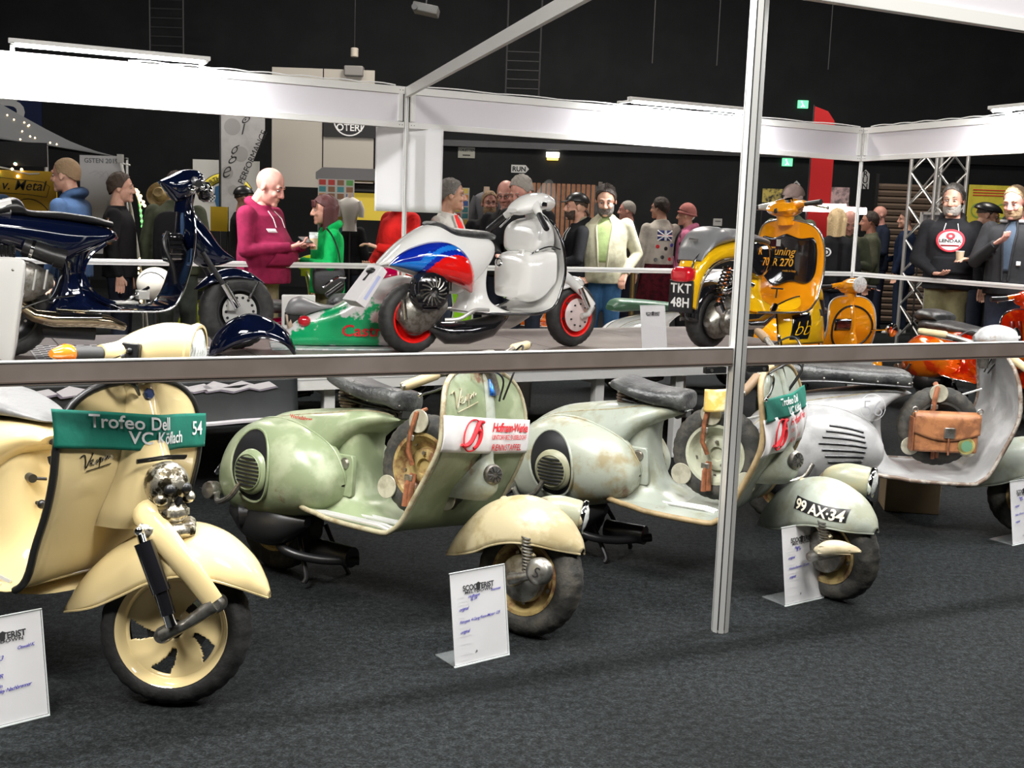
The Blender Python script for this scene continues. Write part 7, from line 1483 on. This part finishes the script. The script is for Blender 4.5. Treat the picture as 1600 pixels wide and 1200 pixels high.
for k in range(6):
    z = .1 + k * .43
    for (a, b_) in (((-.24, -.24), (.24, -.24)), ((.24, -.24), (.24, .24)), ((.24, .24), (-.24, .24)), ((-.24, .24), (-.24, -.24))):
        O('lattice_bar', MB().cyl((a[0], a[1], z), (b_[0], b_[1], z + .43), .011, n=6), alu, t); O('lattice_bar', MB().cyl((b_[0], b_[1], z), (a[0], a[1], z + .43), .011, n=6), alu, t)
t = thing('roller_shutter', 'brown corrugated roller shutter behind the truss', 'shutter', (6.35, 18, 0)); rs = mat('shutter_brown', (.16, .115, .085), .55, .3)
for k in range(22): O('shutter_slat', MB().tube([(-.62, 0, .1 + k * .1), (.62, 0, .1 + k * .1)], .052, 6), rs, t)
for s in (-1, 1): O('guide_rail', MB().box((s * .65, 0, 1.2), (.05, .12, 2.4)), darksteel, t, smooth=False)
for x, z, lab in ((1.95, 1.62, 'white round club patch on the black wall cloth, right of the pink beanie'),): 
    tag(O('wall_patch', MB().lathe([(.06, 0), (.085, .004), (.09, 0)], (x * 1.22, 15.6, z), (0, -1, 0), 24, cap=False).ball((x * 1.22, 15.6, z), (.025, .01, .04), 8, 6), mat('patch_white', (.4, .4, .38), .7), None), lab, 'patch')
o, q = board('notice_sheet', 'small white notice sheet left of the grey tail hump', 'sign', (2.78, 15.6, 1.53), .12, .10, mat('notice_white', (.40, .40, .38), .7)); O('notice_line', MB().box((0, -.012, .015), (.08, .002, .008)), ink, q, smooth=False)
t = thing('stanchion', 'brass-topped barrier post behind the beige jacket', 'post', (1.22, 11.6, 0)); O('post', MB().cyl((0, 0, .02), (0, 0, 1.08), .025), mat('aged_brass', (.25, .18, .07), .4, .7), t); O('ball_top', MB().ball((0, 0, 1.13), .042), mat('aged_brass', (0, 0, 0)), t); O('base', MB().lathe([(0, 0), (.16, 0), (.16, .015), (.03, .03), (0, .03)], (0, 0, 0), (0, 0, 1), 24), MATS['aged_brass'], t)
# high under the roof
t = thing('projector', 'small grey projector hanging under the roof', 'projector', (-.86, 10, 3.22)); O('projector_body', MB().box((0, 0, 0), (.22, .22, .07), Matrix.Rotation(R(10), 3, 'Y')), mat('dim_grey', (.25, .25, .24), .5), t, bevel=.01); O('mount_arm', MB().cyl((0, 0, .03), (0, 0, 4.78), .012), darksteel, t); O('projector_lens', MB().cyl((-.09, -.11, 0), (-.09, -.14, 0), .025), black, t)
t = thing('chain_hoist', 'pale chain hoist hanging far back above the fascia', 'hoist', (-2.66, 18, 3.72)); O('hoist_body', MB().box((0, 0, -.02), (.30, .2, .16)), mat('hoist_grey', (.22, .21, .20), .5), t, bevel=.02); O('hoist_hook', MB().cyl((0, 0, .2), (0, 0, .34), .06), mat('hoist_cream', (.5, .45, .38), .5), t, bevel=.01); O('hoist_chain', MB().cyl((0, 0, .34), (0, 0, 4.28), .008), darksteel, t)
lad = mat('dim_steel', (.05, .05, .052), .5, .4)
for X_, Y_, z0, lab in ((-6.4, 20.5, 4.25, 'dim cat ladder on the back wall at the upper left'), (-.0, 20.5, 3.4, 'dim ladder frame on the back wall above the middle fascia')):
    t = thing('wall_ladder', lab, 'ladder', (X_, Y_, z0))
    for x in (-.3, .3): O('ladder_rail', MB().cyl((x, 0, -.3), (x, 0, 2.6), .02, n=8), lad, t)
    for k in range(7): O('rung', MB().cyl((-.3, 0, .1 + k * .16), (.3, 0, .1 + k * .16), .014, n=8), lad, t)
for i, X_ in enumerate((2.2, 3.3, 5.2)):
    tag(O('hanging_cable', MB().cyl((X_, 19.5, 4.2), (X_, 19.5, 7.95), .012, n=6), lad, None), ('thin dim cable hanging from the roof above the middle', 'thin dim cable hanging from the roof, second from the middle', 'thin dim cable hanging from the roof above the red flag')[i], 'cable')
# light row behind the flat cap (pink-white glow)
t = thing('lit_display_strip', 'pink-white lit display strip behind the yellow scooter', 'lamp', (3.62, 12.9, 1.70)); O('lit_tube', MB().cyl((-.42, 0, 0), (.25, 0, .0), .035, n=12), mat('pink_lit', (1, .62, .60), emit=9), t); O('lit_tube', MB().cyl((.05, -.1, -.02), (.34, -.1, -.01), .04, n=12), mat('pink_lit2', (1, .75, .72), emit=10), t); O('strip_bracket', MB().box((-.1, .03, .05), (.5, .03, .03)), white_al, t)
for s in (-.3, .25): O('bracket_leg', MB().cyl((s, .05, -1.70), (s, .05, .03), .012), darksteel, t)
# barrier-beam cable on the headsets etc: loose handlebar of the grey scooter above the beam is part of the scooter
